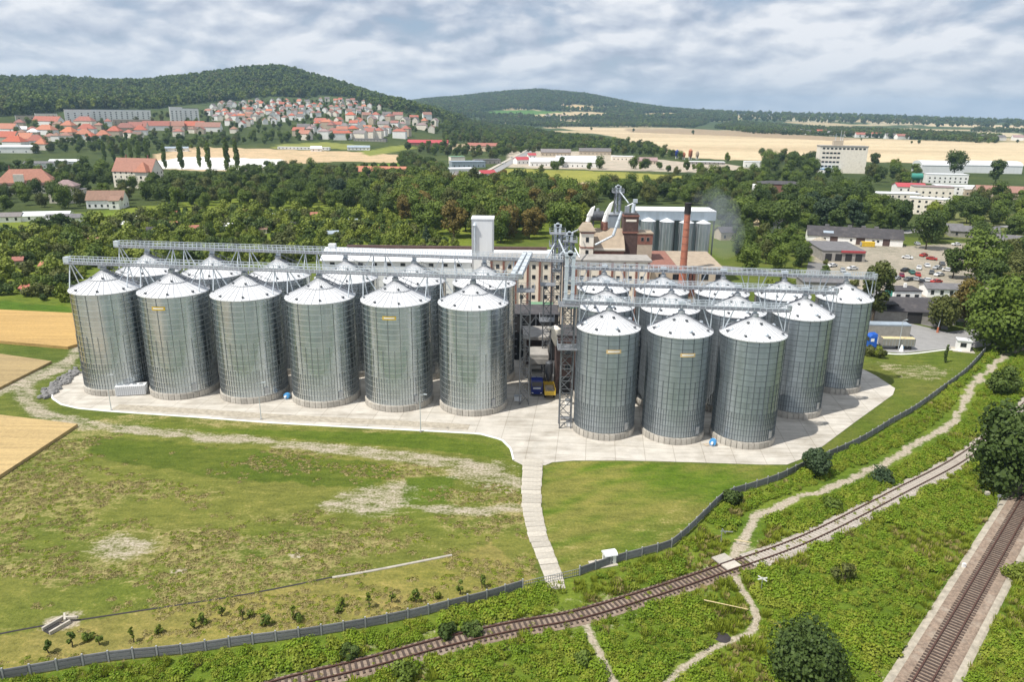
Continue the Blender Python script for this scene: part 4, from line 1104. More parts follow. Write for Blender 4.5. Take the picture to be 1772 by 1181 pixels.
gr = thing('green_canopy', 'pale green sheet canopy under the cream building', 'canopy')
a_, b_ = on_plane(917, 523, 186), on_plane(958, 538, 180)
MB().bar(((a_.x + b_.x) / 2, 186, a_.z), ((a_.x + b_.x) / 2, 180, b_.z), b_.x - a_.x, .2).build('roof', MT['green_sheet'], gr)
for x in (a_.x + .3, b_.x - .3): put('post', box_mesh(.3, .3, b_.z - .1, MT['steel_dark'], 'post'), gr, (x, 180.4, (b_.z - .1) / 2))
gr2 = thing('green_canopy', 'small pale green canopy right of the lattice tower', 'canopy')
a_, b_ = on_plane(985, 524, 184), on_plane(1000, 534, 180)
MB().bar(((a_.x + b_.x) / 2, 184, a_.z), ((a_.x + b_.x) / 2, 180, b_.z), b_.x - a_.x, .2).build('roof', MT['green_sheet'], gr2)
put('post', box_mesh(.3, .3, b_.z - .1, MT['steel_dark'], 'post'), gr2, ((a_.x + b_.x) / 2, 180.5, (b_.z - .1) / 2))
# cream pipes hanging by the lattice tower
dc = thing('dust_collector', 'cream dust collector with a bent duct beside the lattice tower', 'dust collector', on_plane(962, 580, 150))
MB().lathe([(.2, -2.4), (1.0, -.6), (1.0, 1.4), (.4, 1.9)], 14).build('cyclone', MT['ivory'], dc, smooth=40)
MB().tube((0, 0, 1.8), (-1.8, .3, 1.2), .35).tube((.7, 0, .4), (1.6, -.3, -.8), .3).tube((1.6, -.3, -.8), (1.6, -.3, -2.6), .3).build('duct', MT['ivory'], dc, smooth=40)
for x, y in ((-.8, .6), (.8, .6)): put('leg', box_mesh(.15, .15, dc.location.z - 2, MT['steel_dark'], 'leg'), dc, (x, y, -(dc.location.z - 2) / 2 - 2 + .0))
dc2 = thing('dust_cyclone', 'dark dust cyclone standing under the cream duct', 'dust cyclone', (8.0, 150.5, 0))
MB().lathe([(.25, 2.2), (.8, 4.2), (.8, 6.6), (.3, 7.0)], 14).build('cone', MT['steel_dark'], dc2, smooth=40)
for s in (-.6, .6): put('leg', box_mesh(.12, .12, 4.3, MT['steel_dark'], 'leg'), dc2, (s, .1, 2.15))

# pallets, heaps and boxes at the foot of the tower
for k, (u, v, sx, sy, sz, m, nm, lb_) in enumerate(((984, 672, 1.6, 1.4, 1.3, 'beige', 'pallet_crate', 'tan crate on the ground right of the lattice tower'), (984, 700, 1.3, 1.1, .9, 'white', 'motor_cover', 'white motor cover right of the lattice tower foot'),
        (980, 727, 2.2, 1.2, .35, 'old_concrete', 'concrete_block', 'flat concrete block before the first grey silo'), (985, 738, 1.1, 1.0, .9, 'white', 'switch_box', 'small white box at the front foot of the first grey silo'),
        (896, 694, 1.4, 1.1, 1.0, 'white_sheet', 'switch_cabinet', 'pale cabinet beside the last bright silo'))):
    p = at(u, v); t = thing(nm, lb_, nm.replace('_', ' '), p, rnd.uniform(-.2, .2))
    MB().box(0, 0, sz / 2 + .1, sx, sy, sz).build('body', MT[m], t)
    MB().box(0, 0, sz + .12, sx + .12, sy + .12, .08).build('lid', MT['steel'], t)
    MB().box(0, 0, .06, sx * .9, sy * .9, .12).build('base', MT['steel_dark'], t)

# fans at the silo feet
def fan(p, rz, label):
    t = thing('aeration_fan', label, 'fan', p, rz, 'blue aeration fans at the silo feet')
    MB().tube((0, -.35, .75), (0, .35, .75), .62, n=16).build('housing', MT['sky_blue'], t, smooth=40)
    MB().box(0, 0, .12, 1.1, .9, .2).build('base', MT['steel'], t)
    MB().tube((0, .35, .75), (0, 1.0, .7), .3, .42).build('duct', MT['steel_light'], t, smooth=40)
    MB().tube((.0, -.36, .75), (0, -.8, .75), .22).build('motor', MT['white'], t, smooth=40)
fan(at(497, 691), -.3, 'small blue fan between the third and fourth bright silos')
fan(at(1233, 772), -.5, 'small blue fan between two grey front silos')
pal = thing('pallet', 'brown timber pallet lying left of the blue fan at the grey silos', 'pallet', at(1224, 771), .3)
for k in range(5): put('plank', box_mesh(1.2, .16, .05, MT['beige'], 'plank'), pal, (0, -.4 + k * .2, .14))
for x in (-.5, 0, .5): put('bearer', box_mesh(.1, .95, .1, MT['beige'], 'bearer'), pal, (x, 0, .06))

# white container lying by the first silo
ct = thing('container', 'long white ribbed container by the foot of the left end silo', 'container', at(229, 683), math.radians(12))
mb = MB().box(0, 0, 1.2, 5.8, 2.0, 2.0)
mb.build('shell', MT['white_sheet'], ct)
rb = box_mesh(.12, .08, 1.9, MT['rib'], 'corrugation')
for k in range(15): put('corrugation', rb, ct, (-2.7 + k * .385, -1.03, 1.2))
for x in (-2, -.7, .7, 2): put('roof_hatch', box_mesh(.7, .7, .14, MT['steel'], 'roof_hatch'), ct, (x, 0, 2.27))
for x in (-2.4, 2.4): put('skid', box_mesh(.3, 1.9, .2, MT['steel_dark'], 'skid'), ct, (x, 0, .1))

# boulders beside the apron
mb = MB()
for k in range(150):
    e = rnd.random() ** .9
    p = at(138 - e * 62 + rnd.uniform(-9, 6) * (1 - .2 * e), 640 + e * 50 + rnd.uniform(-7, 5))
    r = rnd.uniform(.25, .75)
    n0 = len(mb.v)
    mb.lathe([(r * .7, -.1), (r * rnd.uniform(.9, 1.1), r * .35), (r * .75, r * .8), (r * .2, r * 1.05)], 6, (p.x, p.y))
    mb.v[n0:] = [(x + rnd.uniform(-.12, .12), y + rnd.uniform(-.12, .12), z) for x, y, z in mb.v[n0:]]
tag(mb.build('boulders', MT['rock']), 'dark grey boulders heaped along the left edge of the apron', kind='stuff')

# lamp posts on the apron edge
def lamp(p, h, label, arm=True):
    t = thing('lamp_post', label, 'lamp post', p, rnd.uniform(-.3, .3), 'lamp posts of the works')
    MB().tube((0, 0, 0), (0, 0, h), .09, .05, 8).build('pole', MT['steel_light'], t, smooth=40)
    MB().bar((0, 0, h - .05), (.9, 0, h + .15), .07).build('arm', MT['steel_light'], t)
    MB().box(1.1, 0, h + .15, .6, .25, .14).build('lamp_head', MT['steel_light'], t)
    MB().box(0, 0, .1, .4, .4, .25).build('foot', MT['old_concrete'], t)
lamp(at(193, 712), 7.5, 'thin lamp post before the left end silo')
lamp(at(452, 727), 7.5, 'thin lamp post before the third and fourth bright silos')
lamp(at(728, 748), 7.5, 'thin lamp post before the last two bright silos')
lamp(at(1554, 607), 8.0, 'lamp post with a white foot beside the loaded truck')
lamp(at(1692, 590), 8.5, 'lamp post between the guard booth and the willow')

# ------------------------------------------------------------------ buildings
def gable(w, d, h, rh, over, th=.22):
    mb = MB()
    s = rh / (d / 2)
    for sg in (-1, 1):
        e = d / 2 + over
        pts = [(0, h + rh + .05), (e, h + rh + .05 - s * e), (e, h + rh + .05 - s * e - th), (0, h + rh + .05 - th)]
        vs = [(x, sg * y, z) for x in (-w / 2 - over, w / 2 + over) for y, z in pts]
        fs = [(0, 1, 5, 4), (1, 2, 6, 5), (2, 3, 7, 6), (3, 2, 1, 0), (4, 5, 6, 7)]
        if sg > 0: fs = [f[::-1] for f in fs]
        mb.add(vs, fs)
    return mb
def hip(w, d, h, rh, over):
    W, D = w / 2 + over, d / 2 + over
    r = max(0.01, W - D) if W > D else 0.01
    vs = [(-W, -D, h), (W, -D, h), (W, D, h), (-W, D, h), (-r, 0, h + rh), (r, 0, h + rh)]
    vs += [(x, y, z - .25) for x, y, z in vs[:4]]
    return MB().add(vs, [(0, 1, 5, 4), (2, 3, 4, 5), (1, 2, 5), (3, 0, 4), (0, 6, 7, 1), (1, 7, 8, 2), (2, 8, 9, 3), (3, 9, 6, 0), (6, 9, 8, 7)])
def house(name, label, cat, loc, rz, w, d, h, rh, kind, wall, roofm, group=None, cols=0, rows=0, win=(1.0, 1.4), chim=0, side=0, over=.4, sink=.6):
    t = thing(name, label, cat, loc, rz, group)
    mb = MB().box(0, 0, (h - sink) / 2, w, d, h + sink, bottom=False)
    if kind == 'gable':
        for s in (-1, 1):
            x = s * (w / 2 - .002)
            vs = [(x, -d / 2, h), (x, d / 2, h), (x, 0, h + rh)]
            mb.add(vs, [(0, 1, 2) if s > 0 else (2, 1, 0)])
    mb.build('wall', MT[wall], t)
    if kind == 'gable': r = gable(w, d, h, rh, over).build('roof', MT[roofm], t)
    elif kind == 'hip': r = hip(w, d, h, rh, over).build('roof', MT[roofm], t)
    else: r = MB().box(0, 0, h + .1, w + over, d + over, .35).build('roof', MT[roofm], t)
    for k in range(chim):
        x = (-.28 + .56 * k / max(1, chim - 1)) * w if chim > 1 else .2 * w
        MB().box(x, .08 * d, h + rh * .95, .7, .7, rh * .5 + 1.0).build('chimney', MT['brick'], r)
    for i in range(cols):
        for j in range(rows):
            window(t, -w / 2 + w * (i + .5) / cols, -d / 2, 1.7 + j * 3.0 if h > 3 else h * .55, *win)
    for i in range(side):
        for j in range(rows):
            for s in (-1, 1): window(t, s * w / 2, -d / 2 + d * (i + .5) / side, 1.7 + j * 3.0, *win, rz=s * math.pi / 2)
    return t

# --- malt house with brick pilasters
MY = 196.0
mx0, mx1 = on_plane(848, 460, MY).x, on_plane(1124, 480, MY).x
mtop = on_plane(940, 452, MY).z
mh = thing('malt_house', 'long cream building with red brick pilasters behind the silos', 'factory building', ((mx0 + mx1) / 2, MY + 4, 0))
W_ = mx1 - mx0
MB().box(0, 0, mtop / 2, W_, 8, mtop, bottom=False).build('wall', MT['cream'], mh)
MB().box(0, 0, mtop + .25, W_ + .8, 8.8, .5).build('roof', MT['old_concrete'], mh)
nb = int(W_ / 3.2)
for k in range(nb + 1):
    put('pilaster', box_mesh(.55, .35, mtop - .2, MT['brick'], 'pilaster'), mh, (-W_ / 2 + .4 + k * (W_ - .8) / nb, -4.17, mtop / 2 - .1))
for k in range(nb):
    for j in range(5):
        window(mh, -W_ / 2 + .4 + (k + .5) * (W_ - .8) / nb, -4.0, mtop - 1.6 - j * 2.75, .85, 1.0)
# --- long barn with a white roof
bx0, bx1 = on_plane(556, 440, 212).x, on_plane(960, 440, 212).x
bz = on_plane(700, 444, 212).z
brn = thing('long_barn', 'very long barn with white sheet roof and dark ridge behind the left silos', 'barn', ((bx0 + bx1) / 2, 219, 0))
Wb = bx1 - bx0
MB().box(0, 0, (bz - 1.2) / 2, Wb, 14, bz - 1.2, bottom=False).build('wall', MT['white_sheet'], brn)
gable(Wb, 14, bz - 1.2, 2.4, .5).build('roof', MT['white_sheet'], brn)
MB().box(2, 0, bz + 1.45, Wb - 8, 1.1, .9).build('ridge_vent', MT['dark_brick'], brn)
MB().box(-Wb / 2 + 1.6, 0, bz + 1.5, 2.0, 2.0, 1.4).build('end_ventilator', MT['white_sheet'], brn)
for k in range(16):
    window(brn, -Wb / 2 + 3 + k * (Wb - 6) / 15, -7.0, bz - 2.4, 1.3, .8)
    window(brn, -Wb / 2 + 3 + k * (Wb - 6) / 15, -7.0, bz - 5.4, 1.3, .8)
# --- white clad tower
w0, w1 = on_plane(816, 380, 206), on_plane(854, 380, 206)
wt = thing('white_tower', 'tall narrow white clad tower rising from the white barn roof', 'tower', ((w0.x + w1.x) / 2, 209, 0))
wz = on_plane(836, 380, 206).z
MB().box(0, 0, wz / 2, w1.x - w0.x, 6, wz, bottom=False).build('cladding', MT['white_sheet'], wt)
MB().box(0, 0, wz + .1, w1.x - w0.x + .3, 6.3, .3).build('roof', MT['white_sheet'], wt)
for s in (-1, 1): put('corner_trim', box_mesh(.35, .12, wz, MT['rib'], 'corner_trim'), wt, (s * ((w1.x - w0.x) / 2 - .2), -3.06, wz / 2))
MB().tube((-(w1.x - w0.x) / 2 + .9, -3.4, wz - 9), (-(w1.x - w0.x) / 2 + .9, -3.4, wz - 1.6), .28).tube((-(w1.x - w0.x) / 2 + .9, -3.4, wz - 1.6), (-(w1.x - w0.x) / 2 + .9, -3.4, wz - 1.0), .6, .3).build('downpipe', MT['steel_light'], wt, smooth=40)
# --- cream stair tower with cowls and the kiln block
def px_box(u0, u1, vtop, Y): a_, b_ = on_plane(u0, vtop, Y), on_plane(u1, vtop, Y); return a_.x, b_.x, a_.z
x0, x1, z1 = px_box(1006, 1028, 400, 206)
tw = thing('cream_tower', 'square cream stair tower with dark bands and two windows', 'tower', ((x0 + x1) / 2, 206 + 2.2, 0))
wd = x1 - x0
MB().box(0, 0, z1 / 2, wd, 4.4, z1, bottom=False).build('wall', MT['ivory'], tw)
for dz in (.5, 4.6, 7.8): put('band', box_mesh(wd + .25, 4.65, .4, MT['brick'], 'band'), tw, (0, 0, z1 - dz))
MB().add([(-wd / 2 - .5, -2.7, z1), (wd / 2 + .5, -2.7, z1), (wd / 2 + .5, 2.7, z1), (-wd / 2 - .5, 2.7, z1), (-wd / 2 + .6, -1.2, z1 + 1.9), (wd / 2 - .6, -1.2, z1 + 1.9), (wd / 2 - .6, 1.6, z1 + 1.9), (-wd / 2 + .6, 1.6, z1 + 1.9)],
         [(0, 1, 5, 4), (1, 2, 6, 5), (2, 3, 7, 6), (3, 0, 4, 7), (4, 5, 6, 7), (3, 2, 1, 0)]).build('roof', MT['tan_roof'], tw)
for dz in (2.4, 6.0): window(tw, 0, -2.2, z1 - dz, .8, 1.3)
window(tw, .6, -2.2, z1 - 10.2, .7, .6)
def cowl(u, v0, v1, Y, lean, label, base):
    b_, t_ = on_plane(u, v0, Y), on_plane(u + lean, v1, Y)
    c = thing('kiln_cowl', label, 'kiln cowl', b_, 0, 'white kiln cowls above the malt house')
    MB().tube((0, 0, -2.2), (0, 0, 0), base * .9, base * .8, 12).build('stack', MT['brick'], c, smooth=40)
    d = t_ - b_
    MB().tube((0, 0, 0), d * .5, base * .62, base * .55, 12).add([(-.7 + d.x * .4, -.6, d.z * .4), (.8 + d.x * .4, -.6, d.z * .4), (.9 + d.x, -.5, d.z * 1.05), (-.1 + d.x, -.5, d.z * .92), (-.7 + d.x * .4, .6, d.z * .4), (.8 + d.x * .4, .6, d.z * .4), (.9 + d.x, .5, d.z * 1.05), (-.1 + d.x, .5, d.z * .92)],
        [(0, 1, 2, 3), (7, 6, 5, 4), (0, 3, 7, 4), (1, 5, 6, 2), (3, 2, 6, 7), (0, 4, 5, 1)]).build('hood', MT['white'], c)
cowl(1017, 384, 358, 212, 7, 'smaller white kiln cowl over the cream tower roof', 1.0)
cowl(1046, 384, 350, 214, 10, 'larger white kiln cowl in front of the black drum', 1.2)
dr = thing('exhaust_drum', 'dark horizontal drum between the two white cowls', 'exhaust drum', on_plane(1034, 374, 218))
MB().tube((-1.8, 0, 0), (1.8, 0, 0), 1.5, n=20).build('drum', MT['steel_dark'], dr, smooth=40)
for x in (-1.2, 1.2): MB().box(x, 0, -2.2, .3, 1.8, 2.2).build('saddle', MT['steel_dark'], dr)
MB().tube((0, 0, 1.4), (0, 0, 2.2), .5).build('collar', MT['steel'], dr, smooth=40)
kx0, kx1, kz = px_box(1029, 1080, 432, 208)
kb = thing('kiln_house', 'kiln building with a sagging tan roof and brown brick base', 'factory building', ((kx0 + kx1) / 2, 208 + 6, 0))
kw = kx1 - kx0
MB().box(0, 0, kz / 2, kw, 12, kz, bottom=False).build('wall', MT['brick'], kb)
gable(kw, 12, kz, on_plane(1040, 392, 214).z - kz - .5, .3).build('roof', MT['tan_roof'], kb)
for s in (-1, 1): MB().add([(s * (kw / 2 - .01), -6, kz), (s * (kw / 2 - .01), 6, kz), (s * (kw / 2 - .01), 0, on_plane(1040, 392, 214).z - .5)], [(0, 1, 2) if s > 0 else (2, 1, 0)]).build('gable_end', MT['tan_roof'], kb)
MB().box(0, -6.1, kz + .1, kw + .3, .5, .45).build('cornice', MT['ivory'], kb)
mb = MB()
for k in range(9):
    a1 = math.pi * k / 9; a2 = math.pi * (k + 1) / 9
    mb.bar((1.3 * math.cos(a1) - .5, -6.1, kz - 4 + 1.3 * math.sin(a1)), (1.3 * math.cos(a2) - .5, -6.1, kz - 4 + 1.3 * math.sin(a2)), .3, .4)
mb.build('brick_arch', MT['dark_brick'], kb)
MB().box(-.5, -6.03, kz - 4.6, 2.3, .1, 2.6).build('doorway', MT['soot_and_shade'], kb)
spout(on_plane(1076, 366, 206), on_plane(1061, 408, 205), .42, 'pale sloping pipe over the kiln house roof')
spout(on_plane(1061, 408, 205), on_plane(1030, 424, 206), .3, 'thin pipe along the tan kiln house roof')
# --- dark brick tower
x0, x1, z1 = px_box(1080, 1106, 372, 212)
dt = thing('brick_tower', 'dark sooty brick tower in the middle of the malt house roofs', 'tower', ((x0 + x1) / 2, 212 + 2.4, 0))
wd = x1 - x0
MB().box(0, 0, z1 / 2, wd, 4.8, z1, bottom=False).build('wall', MT['dark_brick'], dt)
for dz in (.3, 5.0): put('band', box_mesh(wd + .3, 5.1, .45, MT['brick'], 'band'), dt, (0, 0, z1 - dz))
MB().box(0, -2.42, z1 - 1.6, wd * .7, .14, .6).build('louvre', MT['ivory'], dt)
MB().box(0, 0, z1 + .1, wd - .3, 4.5, .5).build('roof', MT['felt'], dt)
rh_ = thing('roof_machinery', 'grey fans and ducts crowded on top of the dark brick tower', 'roof machinery', (dt.location.x, dt.location.y, z1 + .35))
MB().tube((.6, 0, 0), (.9, 0, 2.6), .7, .5).build('cyclone', MT['steel_light'], rh_, smooth=40)
MB().box(-1, 0, .9, 1.2, 1.4, 1.8).build('fan_box', MT['steel'], rh_)
MB().box(1.2, 0, 3.3, 1.2, 1.0, 1.0).build('top_box', MT['steel_light'], rh_)
MB().tube((-1, 0, 1.8), (.6, 0, 2.6), .25).build('duct', MT['steel'], rh_, smooth=40)
# --- slender mast tower behind
mt_ = on_plane(1070, 324, 224)
lm = lattice(Vector((mt_.x, 224, 0)), 1.8, mt_.z, 'slim blue grey elevator mast standing highest behind the kilns', 2.5, (mt_.z - 1.5,))
elevator(Vector((mt_.x, 224, 0)), mt_.z - 12, mt_.z - .5, 'grey elevator legs on the highest mast behind the kilns', gap=1.0)
spout(on_plane(1073, 332, 223), on_plane(1088, 352, 216), .18, 'thin sloping pipe from the highest mast to the brick tower')
ax = thing('grey_annex', 'grey corrugated annex leaning on the kiln house', 'annex', (on_plane(1063, 380, 222).x, 224, 0))
MB().box(0, 0, on_plane(1063, 372, 222).z / 2, 3.6, 5, on_plane(1063, 372, 222).z, bottom=False).build('cladding', MT['grey_sheet'], ax)
MB().box(0, 0, on_plane(1063, 372, 222).z + .1, 3.9, 5.3, .25).build('roof', MT['steel'], ax)
# --- tan block and big tan roofed hall
x0, x1, z1 = px_box(1104, 1130, 405, 212)
tb = thing('tan_block', 'narrow tan block with a brown brick top between brick tower and hall', 'factory building', ((x0 + x1) / 2, 215, 0))
MB().box(0, 0, (z1 - 3) / 2, x1 - x0, 6, z1 - 3, bottom=False).build('wall', MT['beige'], tb)
MB().box(0, 0, z1 - 1.5, x1 - x0 + .1, 6.1, 3.0).build('upper_wall', MT['brick'], tb)
MB().box(0, 0, z1 + .15, x1 - x0 + .4, 6.4, .3).build('roof', MT['tan_roof'], tb)
for s in (-.8, .8): window(tb, s, -3.05, z1 - 1.5, .7, 1.0)
x0, x1, z1 = px_box(1128, 1252, 463, 205)
z2 = on_plane(1190, 436, 224).z
hl = thing('tan_hall', 'wide low hall with a sandy sloping roof around the chimney', 'factory building', ((x0 + x1) / 2, 214.5, 0))
wd = x1 - x0
MB().add([(-wd / 2, -9.5, 0), (wd / 2, -9.5, 0), (wd / 2, 9.5, 0), (-wd / 2, 9.5, 0), (-wd / 2, -9.5, z1 - .3), (wd / 2, -9.5, z1 - .3), (wd / 2, 9.5, z2 - .3), (-wd / 2, 9.5, z2 - .3)],
         [(0, 1, 5, 4), (1, 2, 6, 5), (2, 3, 7, 6), (3, 0, 4, 7)]).build('wall', MT['beige'], hl)
MB().bar((-wd * .32, -9.8, z1), (-wd * .32, 9.8, z2), wd * .36, .3).build('roof', MT['brick'], hl)
MB().bar((wd * .18 + .02, -9.8, z1), (wd * .18 + .02, 9.8, z2), wd * .636, .3).build('roof', MT['tan_roof'], hl)
for k in range(5): window(hl, -wd / 2 + 3 + k * 4.0, -9.5, z1 - 2.6, 2.0, 1.6)
put('wall_pier', box_mesh(.7, .3, 8, MT['brick'], 'wall_pier'), hl, (wd * .05, -9.6, z1 - 4.2)); put('wall_pier', box_mesh(.7, .3, 8, MT['brick'], 'wall_pier'), hl, (wd * .1, -9.6, z1 - 4.2))
# --- chimney
cb, ctp = on_plane(1180, 490, 203), on_plane(1187, 351, 203)
ch = thing('chimney_stack', 'tall round red brick chimney with a sooty black top', 'chimney', (cb.x, 203, 0))
Hc = ctp.z
MB().tube((0, 0, 0), (0, 0, Hc - 3.2), 1.12, .80, 20, caps=False).build('shaft', MT['chimney_brick'], ch, smooth=40)
MB().lathe([(.80, Hc - 3.2), (.92, Hc - 2.6), (.86, Hc - .5), (1.0, Hc - .3), (1.0, Hc), (.6, Hc)], 20).build('crown', MT['soot_and_shade'], ch, smooth=40)
for k in range(9):
    z = Hc * .45 + k * 2.0; r = 1.12 - .32 * z / (Hc - 3.2)
    MB().lathe([(r + .02, z - .07), (r + .06, z - .07), (r + .06, z + .07), (r + .02, z + .07)], 20, cap=False).build('iron_band', MT['brick'], ch)
# --- four old silos under a grey roof
os0 = None
cx = [on_plane(u, 400, 258).x for u in (1121, 1153, 1187, 1216)]
zt = [on_plane(u, v, 258).z for u, v in ((1121, 377), (1153, 378), (1187, 380), (1216, 381))]
nmz = ['left end one beside the brick tower', 'second from the brick tower', 'third, half behind the chimney', 'right end one']
for k in range(4):
    if os0 is None:
        os0 = o = thing('old_silo', 'small dull steel silo under the grey roof, ' + nmz[0], 'silo', (cx[0], 258, 0), 0, 'four small silos under a grey roof')
        h_ = zt[0] - 1.0
        mb = MB().lathe([(2.45, 0), (2.45, h_)], 36, cap=False); mb.build('wall', MT['dull_wall'], o, smooth=40)
        MB().lathe([(2.6, h_), (.2, h_ + 1.1)], 24).build('roof', MT['roof_white'], o)
        sm = MB().box(2.5, 0, h_ / 2, .1, .12, h_).mesh('stiffener', MT['rib'])
        for q in range(14): put('stiffener', sm, o, rz=q * 2 * math.pi / 14)
    else: dup(os0, (cx[k], 258, zt[k] - zt[0]), label='small dull steel silo under the grey roof, ' + nmz[k])
cy = thing('silo_canopy', 'long blue grey sheet roof over the four small silos', 'canopy', ((cx[0] + cx[3]) / 2, 262, 0))
a_, b_ = on_plane(1100, 362, 264), on_plane(1236, 366, 264)
lw = b_.x - a_.x
MB().box(0, 2, a_.z + .1, lw, 11, .35).build('roof', MT['white_sheet'], cy)
MB().box(0, -3.4, a_.z - 1.5, lw, .2, 3.0).build('fascia', MT['grey_sheet'], cy)
MB().box(0, 7, a_.z / 2, lw, .3, a_.z, bottom=False).build('back_wall', MT['grey_sheet'], cy)
for s in (-1, 0, 1): put('post', box_mesh(.4, .4, a_.z - .2, MT['steel_dark'], 'post'), cy, (s * (lw / 2 - .4), -3, a_.z / 2 - .1))

# --- right hand yard
def near_house(name, label, cat, u, v, w, d, h, rh, kind, wall, roofm, rz=0.0, **kw):
    p = at(u, v)
    return house(name, label, cat, (p.x, p.y + d / 2 * math.cos(rz), p.z), rz, w, d, h, rh, kind, wall, roofm, **kw)
p0, p1 = at(1397, 419), at(1562, 428)
lbz = math.atan2(p1.y - p0.y, p1.x - p0.x)
lb = house('stable_block', 'long white outbuilding with a dark roof and dark doorways in the right yard', 'outbuilding', ((p0.x + p1.x) / 2 + 1.5, (p0.y + p1.y) / 2 + 5.5, 0), lbz, (p1 - p0).length, 11, 3.6, 3.6, 'gable', 'white', 'felt')
for x, w in ((-9, 3.4), (2.5, 3.8), (13.5, 3.0)):
    put('doorway', box_mesh(w, .2, 3.2, MT['dark_brick'], 'doorway'), lb, (x, -5.45, 1.65))
for x in (-15.5, -13, -1.5, 8.0, 10): window(lb, x, -5.5, 2.0, .9, .9)
for x in (-12, -2, 4, 9.5): MB().box(x, .4, 7.4, 1.8, 1.2, 1.1).build('roof_dormer', MT['grey_felt'], lb)
sk = put('skylight', box_mesh(4.5, 1.6, .08, MT['grey_sheet'], 'skylight'), lb, (-11.5, -3.6, 4.98), rot=(math.atan2(3.6, 5.5), 0, 0))
p = at(1462, 452)
sh = house('open_shed', 'grey flat roofed shed with a red edge before the long white outbuilding', 'shed', (p.x, p.y + 11, 0), -.10, 17, 24, 4.2, 0, 'flat', 'old_concrete', 'grey_felt')
MB().box(3.5, -12.35, 4.15, 9.5, .35, .9).build('red_fascia', MT['red_sheet'], sh)
for x in (-6, -2, 2, 6): put('doorway', box_mesh(2.6, .15, 3, MT['soot_and_shade'], 'doorway'), sh, (x, -12.02, 1.6))
yc = thing('yellow_container', 'yellow skip container in front of the long white outbuilding', 'container', at(1501, 427), -.1)
MB().box(0, 0, 1.2, 5.6, 2.3, 2.1).build('body', MT['yellow'], yc)
for k in range(5): put('rib', box_mesh(.12, .1, 2.1, MT['yellow'], 'rib'), yc, (-2.4 + k * 1.2, -1.2, 1.2))
MB().box(-3.0, 0, 1.2, .3, 2.0, 1.6).build('end_door', MT['steel'], yc)
MB().box(0, 0, .1, 5.2, 1.8, .2).build('skid', MT['steel_dark'], yc)
sd = MB()
for k in range(28):
    r = 3.6 * (1 - k / 28.)
sp_ = at(1418, 420)
tag(MB().lathe([(4.4, 0), (3.3, 1.1), (1.6, 2.2), (.4, 2.7)], 18, (sp_.x, sp_.y)).build('sand_heap', MT['gravel'], smooth=60), 'tan heap of sand beside the left end of the white outbuilding', 'sand heap')
p = at(1569, 523)
wh = house('office_building', 'small white office with three dark windows and a chimney in the yard', 'office', (p.x, p.y + 3.5, 0), -.02, 8.8, 7, 3.6, 0, 'flat', 'white', 'felt', cols=3, rows=1, win=(1.3, 1.7))
MB().box(1, 1, 4.4, .8, .8, 1.6).build('chimney', MT['white'], wh)
put('side_panel', box_mesh(.14, 5, 3.2, MT['teal'], 'side_panel'), wh, (-4.45, 0, 1.7))
p = at(1540, 572)
ws = house('workshop', 'dark double gabled workshop behind the loaded truck', 'workshop', (p.x + 7, p.y + 14, 0), -.12, 31, 13, 3.8, 2.6, 'gable', 'old_concrete', 'felt')
house('workshop', 'grey felt roofed workshop annex beside the willow', 'workshop', (p.x + 26, p.y + 16, 0), -.12, 12, 12, 3.2, 1.4, 'gable', 'old_concrete', 'grey_felt')
put('doorway', box_mesh(4, .15, 3.4, MT['soot_and_shade'], 'doorway'), ws, (4, -6.52, 1.7))
MB().box(-6, -4, 5.5, 10, 6, .4).build('upper_roof', MT['soot_and_shade'], ws)
p = at(1640, 516)
house('white_bungalow', 'low white bungalow with grey roof right of the parked cars', 'bungalow', (p.x, p.y + 4, 0), -.1, 12, 7, 3.0, 1.2, 'gable', 'white', 'grey_felt', cols=4, rows=1)
p = at(1500, 584)
gs = house('grey_container', 'long pale grey flat topped store behind the blue truck', 'storage unit', (p.x + 3, p.y + 1.6, 0), -.03, 17, 3.2, 3.4, 0, 'flat', 'ribbed', 'grey_sheet', over=.1)
gb = thing('guard_booth', 'small white guard booth with one dark window by the road', 'guard booth', at(1665, 606), -.35)
MB().box(0, 0, 1.35, 3.0, 2.6, 2.7).build('wall', MT['white'], gb)
MB().box(0, 0, 2.8, 3.4, 3.0, .25).build('roof', MT['white_sheet'], gb)
MB().box(0, -.2, .06, 5.0, 4.4, .12).build('slab', MT['slab'], gb)
window(gb, -.2, -1.3, 1.7, 1.3, 1.0)
MB().box(1.53, .1, 1.2, .08, 1.0, 2.1).build('door', MT['steel_dark'], gb)
hp = at(1054, 974)
hu = thing('white_hut', 'small white gas hut with a curved roof against the lower fence', 'hut', hp, .28)
MB().box(0, 0, .75, 1.5, 1.15, 1.3).build('wall', MT['white'], hu)
mb = MB(); n = 8
vs = [(x, .75 * math.cos(math.pi * k / n), 1.38 + .42 * math.sin(math.pi * k / n)) for x in (-.9, .9) for k in range(n + 1)]
mb.add(vs, [(k, k + 1, n + 2 + k, n + 1 + k) for k in range(n)] + [tuple(range(n, -1, -1)), tuple(range(n + 1, 2 * n + 2))]).build('roof', MT['white_sheet'], hu)
MB().box(-.77, -.1, .75, .05, .7, 1.0).build('door', MT['steel'], hu)
MB().box(-.9, -.1, .04, 3.6, 1.9, .1).build('slab', MT['slab'], hu)

